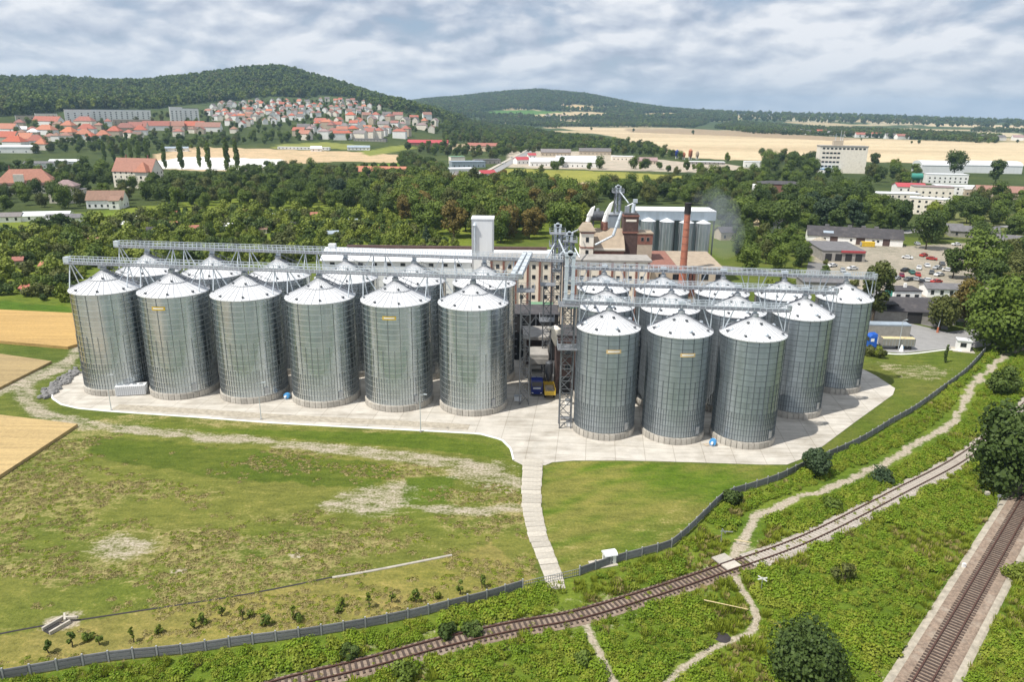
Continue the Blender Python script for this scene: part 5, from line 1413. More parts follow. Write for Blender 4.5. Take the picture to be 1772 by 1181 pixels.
# --- mid distance right
p = at(1458, 300)
bw = 46.0
tblk = thing('grain_store', 'tall blank cream slab building with rows of windows on its left half, above the trees', 'tower block', (p.x, p.y + 9, 0), -.16)
th_ = on_plane(1458, 254, p.y).z
MB().box(0, 0, th_ / 2, bw, 16, th_, bottom=False).build('wall', MT['ivory'], tblk)
MB().box(0, 0, th_ + .4, bw + .8, 16.8, 1.0).build('roof', MT['old_concrete'], tblk)
for j in range(6):
    for i in range(5): window(tblk, -bw / 2 + 4 + i * 3.6, -8, th_ - 6.5 - j * 4.4, 2.7, 1.7)
for i in range(11): window(tblk, -bw / 2 + 3.5 + i * 3.9, -8, th_ - 2.0, 2.4, 1.6)
MB().box(-5, 0, th_ + 3.2, 9, 8, 5.4).build('roof_house', MT['beige'], tblk)
ma = thing('roof_aerial', 'pale aerials standing on the tall cream building', 'aerial', (p.x - 4, p.y + 9, th_ + 5.9))
for x, h_ in ((-4, 7), (1, 10), (3.2, 6)): MB().tube((x, 0, 0), (x, 0, h_), .35, .15, 6).build('pole', MT['steel_light'], ma)
p = at(1356, 345)
bb = house('brick_warehouse', 'weathered red brick warehouse with a dark roof among the trees', 'warehouse', (p.x, p.y + 8, 0), -.22, 32, 17, 10.5, 1.6, 'hip', 'brick', 'felt', cols=7, rows=3, win=(1.3, 1.6))
MB().box(-17.5, 2, 4.2, 3, 12, 9).build('white_annex', MT['white'], bb)
WC = [(1545, 352, 36, 12, 6.5, 'flat', 'ivory', 'white_sheet', -.12, 9, 2, 'long pale flat roofed wing at the left of the white works'), (1580, 340, 20, 16, 7, 'gable', 'white', 'red_sheet', -.2, 4, 2, 'white hall with a faded red roof in the white works'),
      (1618, 345, 26, 14, 8.5, 'flat', 'ivory', 'tile_mauve', -.3, 6, 2, 'cream block with a pinkish roof in the middle of the white works'), (1612, 372, 22, 10, 9.5, 'flat', 'ivory', 'white_sheet', -.5, 6, 3, 'tall cream office front of the white works facing the trees'),
      (1660, 338, 30, 14, 6.5, 'flat', 'white', 'white_sheet', -.25, 7, 2, 'wide white flat roofed hall right of the white works'), (1702, 340, 24, 14, 5, 'flat', 'beige', 'white_sheet', -.2, 6, 1, 'low beige hall at the right end of the white works'),
      (1640, 318, 34, 10, 8, 'flat', 'white', 'white_sheet', -.15, 8, 2, 'long white wing behind the white works')]
for u, v, w, d, h, k, wl_, rf, rz, c, r, lb_ in WC:
    near_house('works_building', lb_, 'factory building', u, v, w, d, h, 2.2, k, wl_, rf, rz, cols=c, rows=r, win=(1.2, 1.3), group='white works among the trees')
p = at(1582, 318)
MBt = thing('teal_tank', 'teal round topped tank behind the white works', 'tank', (p.x, p.y, 0))
MB().tube((-5.5, 0, 6), (5.5, 0, 6), 3.1, n=20).build('shell', MT['teal'], MBt, smooth=40)
for x in (-4, 4): put('saddle', box_mesh(1.2, 5, 4.5, MT['old_concrete'], 'saddle'), MBt, (x, 0, 2.2))
for u, w, lb_ in ((1632, 42, 'white round roofed hall at the edge of the stubble field, left one'), (1715, 62, 'white round roofed hall at the edge of the stubble field, right long one')):
    p = at(u, 300)
    t = thing('white_hall', lb_, 'hall', (p.x, p.y + 12, 0), -.12, 'white halls before the stubble field')
    MB().box(0, 0, 4, w, 26, 8, bottom=False).build('wall', MT['white_sheet'], t)
    mb = MB(); n = 10
    vs = [(x, 13.4 * math.cos(math.pi * k / n), 8 + 4.2 * math.sin(math.pi * k / n)) for x in (-w / 2, w / 2) for k in range(n + 1)]
    mb.add(vs, [(k, k + 1, n + 2 + k, n + 1 + k) for k in range(n)] + [tuple(range(n, -1, -1)), tuple(range(n + 1, 2 * n + 2))]).build('roof', MT['white_sheet'], t, smooth=30)
FB = [(1748, 345, 40, 14, 5, 'gable', 'beige', 'tile', -.3, 'orange roofed shed at the right edge below the round halls'), (1640, 405, 16, 7, 3, 'gable', 'old_concrete', 'grey_felt', -.1, 'grey shed roof under the dark trees on the right'),
      (1690, 412, 22, 8, 3.2, 'gable', 'old_concrete', 'grey_felt', -.25, 'long grey shed roof behind the big round tree'), (1760, 432, 22, 9, 3.4, 'gable', 'old_concrete', 'grey_felt', -.5, 'grey carport roof at the right edge'),
      (1346, 402, 10, 8, 4, 'gable', 'white', 'tile_grey', .4, 'small grey roofed house in the dark trees above the yard'), (1258, 416, 8, 7, 4, 'gable', 'beige', 'felt', .2, 'dark small shed beside the four small silos'),
      (1310, 290, 26, 12, 6, 'flat', 'white', 'white_sheet', -.2, 'white flat hall at the edge of the stubble field'), (1436, 300, 20, 9, 4, 'flat', 'white', 'sky_blue', -.1, 'low hall with pale blue roof left of the tall cream building'),
      (1225, 285, 40, 12, 3, 'flat', 'old_concrete', 'white_sheet', -.1, 'low pale warehouse in the gravel works'), (1000, 290, 46, 20, 6, 'gable', 'white', 'white_sheet', -.05, 'big white hall beyond the pale field strip'),
      (940, 288, 30, 14, 5, 'gable', 'white', 'white_sheet', .1, 'white tent roofed hall beside the main road'), (962, 270, 40, 14, 5, 'gable', 'beige', 'tile_grey', 0, 'grey roofed long shed beyond the white halls'),
      (1030, 268, 44, 14, 5, 'gable', 'beige', 'tile_grey', -.05, 'grey gabled store with a cream front in the gravel works'), (902, 284, 16, 10, 5, 'gable', 'white', 'red_sheet', .5, 'red roofed building by the main road'),
      (920, 274, 10, 8, 4, 'gable', 'white', 'red_sheet', .2, 'small bright red roof by the main road'), (1080, 278, 30, 12, 5, 'flat', 'ivory', 'white_sheet', 0, 'pale flat warehouse in the gravel works'),
      (1120, 284, 24, 12, 4, 'gable', 'beige', 'tile_mauve', -.1, 'pinkish roofed shed in the gravel works'), (842, 310, 14, 9, 5, 'gable', 'white', 'red_sheet', .5, 'red roofed house at the near end of the main road'),
      (805, 318, 18, 12, 6, 'gable', 'ivory', 'tile_grey', .3, 'dark grey roofed house at the near end of the main road'), (795, 302, 28, 18, 5, 'flat', 'white', 'white_sheet', .35, 'white flat roofed shop left of the main road'),
      (808, 290, 36, 14, 6, 'flat', 'grey_sheet', 'grey_sheet', .3, 'grey blue flat hall left of the main road'), (790, 284, 16, 12, 8, 'flat', 'ivory', 'green_sheet', .3, 'block with a pale green top left of the main road'),
      (842, 284, 30, 10, 5, 'flat', 'old_concrete', 'grey_felt', .3, 'brown grey flat hall close to the main road'), (730, 306, 18, 11, 5, 'hip', 'ivory', 'tile_grey', .1, 'grey hipped house among trees left of the shops'),
      (655, 309, 50, 14, 6, 'gable', 'beige', 'tile', -.02, 'long low orange roofed building behind the round trees'), (740, 253, 60, 14, 5, 'gable', 'brick', 'red_sheet', -.03, 'long red roofed barn at the foot of the town'),
      (835, 258, 46, 14, 5, 'gable', 'beige', 'tile_red', -.04, 'long red tiled hall at the right of the town'), (640, 245, 50, 10, 4, 'flat', 'old_concrete', 'grey_felt', -.1, 'long grey flat stores below the town'),
      (620, 260, 30, 8, 4, 'gable', 'white', 'grey_sheet', .1, 'pale small hall on the green below the town'), (525, 259, 70, 8, 3, 'flat', 'white', 'white_sheet', -.02, 'long white wall like shed behind the sand lot'),
      (546, 262, 14, 10, 4, 'gable', 'white', 'white_sheet', .2, 'small white tent roof beside the sand lot'), (1430, 505, 15, 9, 3.0, 'flat', 'old_concrete', 'grey_felt', -.1, 'grey flat roof just behind the rear right silos')]
for u, v, w, d, h, k, wl_, rf, rz, lb_ in FB:
    near_house('shed' if w < 20 else 'hall', lb_, 'shed' if w < 20 else 'hall', u, v, w, d, h, d * .28, k, wl_, rf, rz, cols=max(2, int(w / 5)), rows=1)
# orange plant with a blue silo
for u, v, h, r, m, lb_ in ((1171, 275, 11.5, 2.5, 'deep_blue', 'blue cylindrical silo at the gravel works'), (1183, 276, 9, 2.0, 'orange', 'orange cement silo left of the boom, gravel works'), (1194, 276, 13, 2.6, 'orange', 'tallest orange cement silo of the gravel works'), (1206, 276, 10.5, 2.1, 'tan_roof', 'tan cement silo on the right end of the gravel works')):
    p = at(u, v)
    t = thing('cement_silo', lb_, 'silo', p, 0, 'coloured silos of the gravel works')
    MB().lathe([(.6, 1.5), (r, 4.5), (r, h - 2), (r * .3, h)], 14).build('tank', MT[m], t, smooth=40)
    for k in range(4): put('leg', box_mesh(.5, .5, 5.4, MT['white'], 'leg'), t, (r * .7 * math.cos(k * 1.57 + .8), r * .7 * math.sin(k * 1.57 + .8), 2.7))

# --- houses in the left middle ground
p = at(38, 336)
vh = house('tiled_villa', 'large house with a red hipped roof and white gable at the left edge', 'house', (p.x, p.y + 8, 0), .35, 34, 15, 7.5, 8.5, 'hip', 'ivory', 'tile', cols=8, rows=2, chim=2, side=3)
MB().box(-3, -7.6, 10.5, 6, 1.5, 5).build('gable_front', MT['ivory'], vh)
MB().box(0, -7.9, 6.2, 34, .5, .9).build('balcony', MT['brick'], vh)
p = at(107, 352)
gv = house('grey_villa', 'square cream house with a grey two step hipped roof', 'house', (p.x, p.y + 8, 0), .18, 17, 15, 7.6, 1.4, 'hip', 'ivory', 'tile_grey', cols=4, rows=2, side=3)
MB().box(0, 0, 9.4, 12, 9, 1.6).build('attic_wall', MT['beige'], gv)
hip(12.6, 9.6, 10.2, 3.4, .3).build('attic_roof', MT['tile_mauve'], gv)
p = at(180, 361)
wh2 = house('white_farmhouse', 'white house with a brown tiled roof and white side gable above the gardens', 'house', (p.x, p.y + 5, 0), .18, 20, 11, 5.2, 4.8, 'gable', 'white', 'tile_brown', cols=6, rows=1, side=2)
MB().box(6.5, -7.5, 2.4, 5.5, 6, 5.6).build('wing_wall', MT['white'], wh2)
MB().bar((6.5, -4.5, 7.2), (6.5, -10.8, 5.0), 6.2, .25).build('wing_roof', MT['tile_brown'], wh2)
for z in (1.6, 3.8): window(wh2, 6.5, -10.5, z, 1.2, 1.2)
p = at(245, 326)
ch_ = house('tiled_school', 'tall house with steep orange roofs and cross wing behind round trees', 'house', (p.x - 6, p.y + 10, 0), -.18, 32, 14, 12, 9, 'gable', 'ivory', 'tile', cols=7, rows=4, chim=2, side=3)
MB().box(10, -8, 6, 9, 6, 12).build('wing_wall', MT['ivory'], ch_)
hip(10, 10, 12, 7, .4).build('wing_roof', MT['tile'], ch_)
KIDS[ch_.name][-1].location = (10, -6.5, 0)
for z in (2, 5, 8): window(ch_, 10, -11, z, 1.4, 1.8)
p = at(275, 337)
kk = thing('garden_pavilion', 'small pavilion with an orange pyramid roof at the edge of the gardens', 'pavilion', p)
MB().box(0, 0, 1.5, 4, 4, 3).build('wall', MT['beige'], kk); hip(5, 5, 3, 2.2, .5).build('roof', MT['tile'], kk)
window(kk, 0, -2, 1.6, 1.2, 1.2)
GS = [(75, 383, 22, 9, 3, 'white_sheet', 'low pale hall with a white roof left of the gardens'), (105, 386, 16, 8, 2.6, 'grey_felt', 'low grey flat shed beside the pale hall'), (10, 385, 12, 8, 3, 'tile_grey', 'dark shed at the left edge above the gardens'),
      (92, 392, 8, 4, 2.2, 'white_sheet', 'white lean-to below the grey flat shed'), (20, 265, 40, 18, 7, 'white_sheet', 'wide white arched hall at the left edge before the town'), (75, 292, 36, 14, 5, 'grey_felt', 'long grey shed roof among the left trees'),
      (108, 288, 26, 12, 5, 'white_sheet', 'pale low roof among the left trees'), (302, 262, 30, 10, 4, 'grey_sheet', 'pale blue grey shed beside the sand lot')]
for u, v, w, d, h, rf, lb_ in GS:
    near_house('shed', lb_, 'shed', u, v, w, d, h, 1.6, 'gable', 'white', rf, .25, cols=3, rows=1)
gsp = [(45, 510), (130, 462), (160, 425), (185, 408), (262, 405), (300, 395), (335, 402), (395, 398), (430, 388), (470, 380), (505, 396), (520, 408), (545, 378), (560, 398), (590, 380), (610, 390), (640, 396), (665, 405), (300, 375), (240, 385), (420, 372), (500, 372), (350, 418), (80, 470), (30, 460), (215, 395), (455, 404), (575, 412), (700, 398), (380, 382)]
for i, (u, v) in enumerate(gsp):
    rf = ('tile_red', 'white_sheet', 'tile_brown', 'grey_sheet', 'felt', 'tile')[i % 6]
    nmr = {'tile_red': 'red', 'white_sheet': 'white', 'tile_brown': 'brown', 'grey_sheet': 'grey blue', 'felt': 'black', 'tile': 'orange'}[rf]
    zone = 'left part' if u < 220 else ('middle part' if u < 450 else 'right part')
    near_house('garden_shed', 'tiny shed with %s roof in the %s of the gardens' % (nmr, zone), 'garden shed', u, v, rnd.uniform(3.2, 5), rnd.uniform(2.6, 3.6), 2.2, 1.0, 'gable', rnd.choice(['white', 'beige', 'ivory']), rf, rnd.uniform(-.5, .5), group='garden sheds in the allotments')

# --- town
def far_house(u, v, w, d, h, rh, kind, wl_, rf, rz, label, group, chim=0, cat='house', cols=0, rows=0):
    p = at(u, v)
    return house('town_house' if cat == 'house' else 'apartment_block', label, cat, p, rz, w, d, h, rh, kind, wl_, rf, group=group, chim=chim, cols=cols, rows=rows, win=(1.6, 1.6), sink=4)
BIG = [(15, 228, 28, 1), (12, 243, 30, 1), (48, 246, 20, 1), (28, 252, 22, 0), (85, 214, 44, 1), (82, 230, 24, 0), (65, 250, 18, 0), (120, 222, 16, 0), (122, 234, 18, 0), (148, 214, 26, 0), (152, 228, 20, 0), (148, 238, 18, 0), (200, 232, 16, 0), (218, 226, 22, 0),
       (240, 224, 24, 1), (244, 230, 16, 0), (272, 222, 34, 1), (300, 222, 30, 1), (335, 222, 34, 1), (362, 224, 34, 1), (180, 240, 16, 0), (75, 256, 12, 0)]
for u, v, w, g_ in BIG:
    far_house(u, v + 3, w * 1.15, 14, 7, 7, 'gable' if g_ else 'hip', rnd.choice(['ivory', 'white', 'beige']), rnd.choice(['tile', 'tile', 'tile_red']), rnd.uniform(-.35, .35),
              '%s house with %s red roof at the left of town' % (('long', 'broad')[w < 24], ('gabled', 'hipped')[g_ == 0]), 'red roofed houses at the left of the town', 1)
for (u0, u1, v, h, wl_, rf, lb_) in ((114, 160, 211, 20, 'white', 'felt', 'long slab block of flats with white end wall at the left of town'), (160, 262, 209, 18, 'white', 'grey_sheet', 'longest slab block of flats below the wooded hill'),
                                     (196, 262, 216, 8, 'beige', 'tile_mauve', 'row of mauve roofed flats before the longest block'), (296, 318, 213, 27, 'white', 'felt', 'left stepped tower block of flats with orange stripe'),
                                     (318, 345, 210, 22, 'white', 'felt', 'right stepped tower block of flats beside the orange striped one'), (28, 62, 210, 9, 'beige', 'grey_felt', 'low grey block of flats at the far left'), (62, 100, 206, 9, 'ivory', 'grey_felt', 'pale low flats behind the red roofs at the far left')):
    a_, b_ = at(u0, v), at(u1, v)
    w = (b_ - a_).length
    o = house('apartment_block', lb_, 'block of flats', (a_ + b_) / 2, math.atan2(b_.y - a_.y, b_.x - a_.x), w, 13, h, 0, 'flat', wl_, rf, cols=max(3, int(w / 8)), rows=int(h / 3.4), win=(2.2, 1.3), sink=5)
    put('end_wall', box_mesh(.4, 13.2, h + .8, MT['white'], 'end_wall'), o, (-w / 2 - .2, 0, h / 2))
i = 0
TOWN2 = [(352, 196), (385, 182), (440, 176), (520, 174), (602, 173), (660, 188), (640, 200), (560, 205), (480, 214), (420, 222), (380, 215)]
v = 177.0
while v < 222:
    u = 345 + rnd.uniform(0, 8)
    while u < 660:
        uu, vv = u + rnd.uniform(-3, 3), v + rnd.uniform(-2, 2)
        if inside(TOWN2, np.array([uu]), np.array([vv]))[0] and rnd.random() < .82:
            rf = rnd.choice(['tile', 'tile_mauve', 'tile_red', 'tile_grey', 'tile_grey', 'tile_brown', 'tile_red', 'tile'])
            wl_ = rnd.choice(['white', 'white', 'ivory'])
            cn = {'tile': 'orange', 'tile_red': 'red', 'tile_mauve': 'pinkish', 'tile_grey': 'grey', 'tile_brown': 'brown'}[rf]
            far_house(uu, vv, rnd.uniform(9, 13), rnd.uniform(8, 10), rnd.uniform(6.5, 9), rnd.uniform(3, 4.5), rnd.choice(['gable', 'gable', 'hip']), wl_, rf, rnd.choice([0, 1.57]) + rnd.uniform(-.4, .4),
                      '%s house with %s roof on the slope below the hill' % ({'white': 'white', 'ivory': 'cream'}[wl_], cn), 'houses on the slope under the hill')
        u += rnd.uniform(10.5, 14)
    v += 4.6
TOWN1 = [(0, 216), (110, 218), (200, 217), (345, 218), (430, 226), (430, 238), (330, 236), (130, 250), (0, 258)]
v = 218.0
while v < 258:
    u = rnd.uniform(0, 16)
    while u < 430:
        uu, vv = u + rnd.uniform(-5, 5), v + rnd.uniform(-2, 2)
        q_ = at(uu, vv)
        if inside(TOWN1, np.array([uu]), np.array([vv]))[0] and rnd.random() < .62 and not any(abs(uu - b_[0]) < b_[2] * .55 + 7 and abs(vv - b_[1]) < 6 for b_ in BIG):
            rf = rnd.choice(['tile', 'tile', 'tile_red', 'tile_red', 'tile_brown', 'white_sheet'])
            wl_ = rnd.choice(['white', 'ivory', 'beige'])
            cn = {'tile': 'orange', 'tile_red': 'red', 'tile_brown': 'brown', 'white_sheet': 'white'}[rf]
            far_house(uu, vv, rnd.uniform(10, 15), rnd.uniform(9, 11), rnd.uniform(5.5, 8), rnd.uniform(3.5, 5), rnd.choice(['gable', 'hip', 'hip']), wl_, rf, rnd.choice([0, 0, 1.57]) + rnd.uniform(-.4, .4),
                      '%s house with %s roof left part of town' % ({'white': 'white', 'ivory': 'cream', 'beige': 'tan'}[wl_], cn), 'smaller houses in the left part of the town')
        u += rnd.uniform(15, 22)
    v += 6.5
TOWN3 = [(505, 232), (560, 214), (620, 204), (680, 200), (780, 205), (790, 214), (760, 232), (690, 240), (600, 242), (520, 243)]
v = 205.0
while v < 243:
    u = 500 + rnd.uniform(0, 10)
    while u < 800:
        uu, vv = u + rnd.uniform(-4, 4), v + rnd.uniform(-2, 2)
        if inside(TOWN3, np.array([uu]), np.array([vv]))[0] and rnd.random() < (.9 if uu < 680 else .62):
            rf = rnd.choice(['tile', 'tile', 'tile_red', 'tile_mauve', 'tile_grey', 'tile_red'])
            wl_ = rnd.choice(['white', 'ivory', 'white', 'beige'])
            cn = {'tile': 'orange', 'tile_red': 'red', 'tile_mauve': 'pinkish', 'tile_grey': 'grey'}[rf]
            far_house(uu, vv, rnd.uniform(13, 22), rnd.uniform(10, 12), rnd.uniform(8.5, 12), rnd.uniform(3.5, 5.5), rnd.choice(['gable', 'hip', 'gable']), wl_, rf, rnd.choice([0, 0, 1.57]) + rnd.uniform(-.4, .4),
                      '%s town house with %s roof right of the slope' % ({'white': 'white', 'ivory': 'cream', 'beige': 'tan'}[wl_], cn), 'town houses right of the crowded slope')
        u += rnd.uniform(15, 21)
    v += 6.0
for k, (u, v) in enumerate([(905, 204), (925, 206), (948, 203), (975, 204), (1000, 206), (1385, 231), (1402, 233), (1420, 232), (1440, 235), (1470, 236), (1490, 238), (1515, 238), (1540, 240), (1560, 241), (1700, 242), (1730, 243), (1760, 243), (900, 206), (1360, 230)]):
    far_house(u, v, rnd.uniform(22, 34), 14, 8, 5, 'gable', 'white', rnd.choice(['tile_mauve', 'tile_grey', 'tile_red']), rnd.uniform(-.3, .3),
              'tiny pale farmhouse before far woods, %s' % ('in the middle distance' if u < 1100 else ('on the far right' if u > 1650 else 'beyond the stubble field')), 'far farmhouses at the edge of the fields')
mst = at(42, 138)
mm = thing('radio_mast', 'thin radio mast on the wooded hill at the far left', 'mast', mst)
MB().tube((0, 0, 0), (0, 0, 46), 1.1, .5, 5).build('shaft', MT['steel_dark'], mm)
for z in (18, 30, 42): put('platform', box_mesh(3.4, 3.4, .8, MT['steel_dark'], 'platform'), mm, (0, 0, z))

# --- thin smoke hanging right of the chimney
sm_ = bpy.data.materials.new('smoke'); sm_.use_nodes = True
sn, sl_ = sm_.node_tree.nodes, sm_.node_tree.links
sn.clear()
pv_ = N(sn, 'ShaderNodeVolumePrincipled'); pv_.inputs['Color'].default_value = (.75, .82, .92, 1); pv_.inputs['Density'].default_value = .016
sl_.new(pv_.outputs[0], N(sn, 'ShaderNodeOutputMaterial').inputs['Volume'])
for k, (u, v, r) in enumerate(((1210, 345, 2.2), (1236, 352, 4.2), (1250, 376, 6.0), (1256, 408, 6.5))):
    c_ = on_plane(u, v, 232 + 6 * k)
    prof = [(r * math.cos(t), r * 1.25 * math.sin(t)) for t in np.linspace(-1.55, 1.55, 12)]
    tag(MB().lathe(prof, 20).build('smoke', sm_, None, smooth=80, loc=c_), 'thin bluish smoke drifting right of the brick chimney', kind='stuff')

# ------------------------------------------------------------------ vehicles
def car_proto(loc, rz, label, paint, glassm):
    t = thing('parked_car', label, 'car', loc, rz, 'cars parked in the right yard')
    prof = [(-2.1, .35), (-2.1, .85), (-1.9, .98), (-1.15, 1.02), (-.6, 1.42), (.75, 1.45), (1.55, 1.0), (2.1, .9), (2.15, .35)]
    mb = MB(); n = len(prof)
    vs = [(x, y * (.82 if z > 1.2 else 1), z) for y in (-.86, .86) for x, z in prof]
    mb.add(vs, [tuple(range(n)), tuple(range(2 * n - 1, n - 1, -1))] + [(i, n + i, n + (i + 1) % n, (i + 1) % n) for i in range(n)])
    mb.build('body', paint, t)
    MB().add([(-1.12, -.74, 1.05), (-1.12, .74, 1.05), (-.64, .64, 1.40), (-.64, -.64, 1.40)], [(0, 3, 2, 1)]).build('windscreen', glassm, t).location = (-.03, 0, .03)
    MB().add([(1.5, -.74, 1.05), (1.5, .74, 1.05), (.8, .64, 1.42), (.8, -.64, 1.42)], [(0, 1, 2, 3)]).build('rear_window', glassm, t).location = (.03, 0, .03)
    for s in (-1, 1): MB().add([(-.9, s * .86, 1.06), (1.3, s * .86, 1.06), (.7, s * .74, 1.38), (-.5, s * .74, 1.38)], [(0, 1, 2, 3) if s < 0 else (3, 2, 1, 0)]).build('side_window', glassm, t).location = (0, s * .02, 0)
    wm = MB().tube((0, -.1, 0), (0, .1, 0), .33, n=14).mesh('wheel', MT['tyre'])
    for x in (-1.35, 1.35):
        for y in (-.8, .8): put('wheel', wm, t, (x, y, .33))
    return t
PAINT = {k: mat('car_paint_' + k, c, 0.3, 0.1, 0.03) for k, c in dict(white=(.72, .73, .74), silver=(.42, .44, .46), black=(.02, .02, .022), maroon=(.20, .015, .045), grey=(.12, .125, .13), red=(.40, .04, .03), blue=(.03, .07, .20), green=(.05, .16, .13)).items()}
CARS = [(1655, 425, 'white'), (1587, 424, 'silver'), (1570, 448, 'white'), (1598, 444, 'red'), (1612, 450, 'red'), (1566, 470, 'black'), (1590, 466, 'white'), (1604, 462, 'white'), (1578, 474, 'green'), (1612, 474, 'grey'), (1625, 478, 'white'), (1622, 466, 'silver'),
        (1551, 484, 'silver'), (1560, 479, 'maroon'), (1572, 486, 'grey'), (1585, 486, 'silver'), (1595, 490, 'black'), (1606, 488, 'white'), (1588, 478, 'red'), (1557, 529, 'grey'), (1566, 529, 'black'), (1576, 529, 'silver'), (1586, 528, 'black'), (1620, 490, 'red'), (1640, 470, 'white'), (1630, 459, 'grey'), (1475, 467, 'white'), (1458, 470, 'silver'), (1440, 462, 'white')]
protos = {}
seen = {}
for i, (u, v, cn) in enumerate(CARS):
    where = 'before the office building' if 520 < v < 535 else ('on open gravel in the yard, apart from the rest' if v < 452 else ('beside the open shed' if u < 1500 else ('in the far half of the packed car park' if v < 477 else 'in the near half of the packed car park')))
    lb_ = '%s car parked %s' % (cn, where)
    p = at(u, v); rz = rnd.choice([.3, .5, 2.6, 1.2]) + rnd.uniform(-.2, .2)
    if v > 520: rz = 1.5
    if cn not in protos: protos[cn] = car_proto(p, rz, lb_, PAINT[cn], MT['glass'])
    else: dup(protos[cn], p, rz, label=lb_)
def wheel_set(t, xs, w, r=.5):
    wm = MB().tube((0, -.16, 0), (0, .16, 0), r, n=16).mesh('wheel', MT['tyre'])
    for x in xs:
        for y in (-w / 2 + .17, w / 2 - .17): put('wheel', wm, t, (x, y, r))
# loaded truck on the service road
tp = at(1540, 606)
tk = thing('grain_truck', 'bright blue truck with a beige trailer full of pale grain on the service road', 'truck', (tp.x + 1.5, tp.y + 1.2, 0.05), -.02)
tk.scale = (.86, 1, 1)
cab = MB().box(-7.0, 0, 1.95, 2.2, 2.45, 2.7)
cab.add([(-8.1, -1.2, 3.3), (-5.9, -1.2, 3.3), (-5.9, 1.2, 3.3), (-8.1, 1.2, 3.3), (-7.3, -1.05, 3.95), (-5.9, -1.05, 4.05), (-5.9, 1.05, 4.05), (-7.3, 1.05, 3.95)], [(0, 1, 5, 4), (1, 2, 6, 5), (2, 3, 7, 6), (3, 0, 4, 7), (4, 5, 6, 7)])
cab.build('cab', MT['blue'], tk)
MB().box(-8.12, 0, 2.55, .05, 2.1, .95).build('windscreen', MT['glass'], tk)
for s in (-1, 1): MB().box(-7.3, s * 1.235, 2.5, 1.0, .04, .8).build('side_window', MT['white'] if s < 0 else MT['glass'], tk)
MB().box(-1.2, 0, .85, 12.5, .9, .3).build('chassis', MT['steel_dark'], tk)
tr = MB().box(.6, -1.2, 2.0, 9.6, .1, 1.9).box(.6, 1.2, 2.0, 9.6, .1, 1.9).box(-4.2, 0, 2.0, .1, 2.5, 1.9).box(5.4, 0, 2.0, .1, 2.5, 1.9).box(.6, 0, 1.1, 9.6, 2.4, .15)
tl = tr.build('trailer_body', MT['ribbed'], tk)
mb = MB(); vs = []
for i in range(13):
    for j in range(5): vs.append((-4.1 + i * 9.4 / 12, -1.1 + j * 2.2 / 4, 2.75 + (.25 if 0 < j < 4 else 0) + rnd.uniform(0, .12)))
mb.add(vs, [(i * 5 + j, (i + 1) * 5 + j, (i + 1) * 5 + j + 1, i * 5 + j + 1) for i in range(12) for j in range(4)]).build('grain_load', MT['grain'], tl, smooth=60)
sm = box_mesh(.12, .08, 1.9, MT['steel'], 'stake')
for k in range(11): put('stake', sm, tl, (-4.0 + k * .92, -1.28, 2.0))
wheel_set(tk, (-7.1, -5.0, 1.5, 2.8, 4.1), 2.5)
# deep blue truck in the intake passage, facing the camera
bp = at(929, 689)
bt = thing('blue_truck', 'dark blue truck nosing out of the intake passage between the silos', 'truck', (bp.x, bp.y + 1.0, .07), math.pi / 2)
MB().box(1.0, 0, 2.0, 2.2, 2.45, 2.9).build('cab', MT['deep_blue'], bt)
MB().box(-.12, 0, 2.65, .05, 2.1, 1.0).build('windscreen', MT['glass'], bt)
MB().box(-.13, 0, 1.75, .05, 1.6, .35).build('grille', MT['steel_light'], bt)
MB().box(-.2, 0, .75, .3, 2.4, .5).build('bumper', MT['deep_blue'], bt)
for s in (-1, 1):
    MB().box(-.37, s * .9, .8, .06, .35, .2).build('headlight', MT['white'], bt)
    MB().tube((2.75, s * .58, .9), (2.75, s * .58, 3.2), .52, n=14).build('tank', MT['steel_light'], bt, smooth=40)
MB().box(5.2, 0, 2.3, 4.2, 2.5, 2.4).build('trailer_body', MT['ribbed'], bt)
MB().box(3.6, 0, .85, 7, .9, .3).build('chassis', MT['steel_dark'], bt)
wheel_set(bt, (.8, 3.4, 5.6, 6.8), 2.4)
yp = at(951, 693)
yt = thing('yellow_trailer', 'open yellow tipping trailer parked right of the blue truck', 'trailer', (yp.x, yp.y + 2.4, .07), math.pi / 2 + .04)
MB().box(0, -1.1, 1.7, 4.8, .1, 1.3).box(0, 1.1, 1.7, 4.8, .1, 1.3).box(-2.4, 0, 1.5, .1, 2.3, .9).box(2.4, 0, 1.7, .1, 2.3, 1.3).box(0, 0, 1.05, 4.8, 2.2, .12).build('body', MT['yellow'], yt)
MB().box(0, 0, 1.5, 4.6, 2.1, .1).build('load', MT['beige'], yt)
MB().bar((-1.9, -.7, 1.75), (-.2, .4, 1.9), .16).bar((-2.2, .5, 1.75), (-.6, -.5, 1.8), .14).build('load_beam', MT['steel'], yt)
wheel_set(yt, (-.9, .9), 2.2, .42)
MB().bar((2.4, 0, .9), (3.6, 0, .8), .15).build('drawbar', MT['steel_dark'], yt)
# vans on the main road
for k, (u, v) in enumerate(((885, 274), (872, 284), (848, 303))):
    p = at(u, v)
    dup(protos['white'], p + Vector((0, 0, .3)), .9, label='white car on the main road, ' + ('farthest of three', 'middle one of three', 'nearest of three')[k], group='cars on the main road')
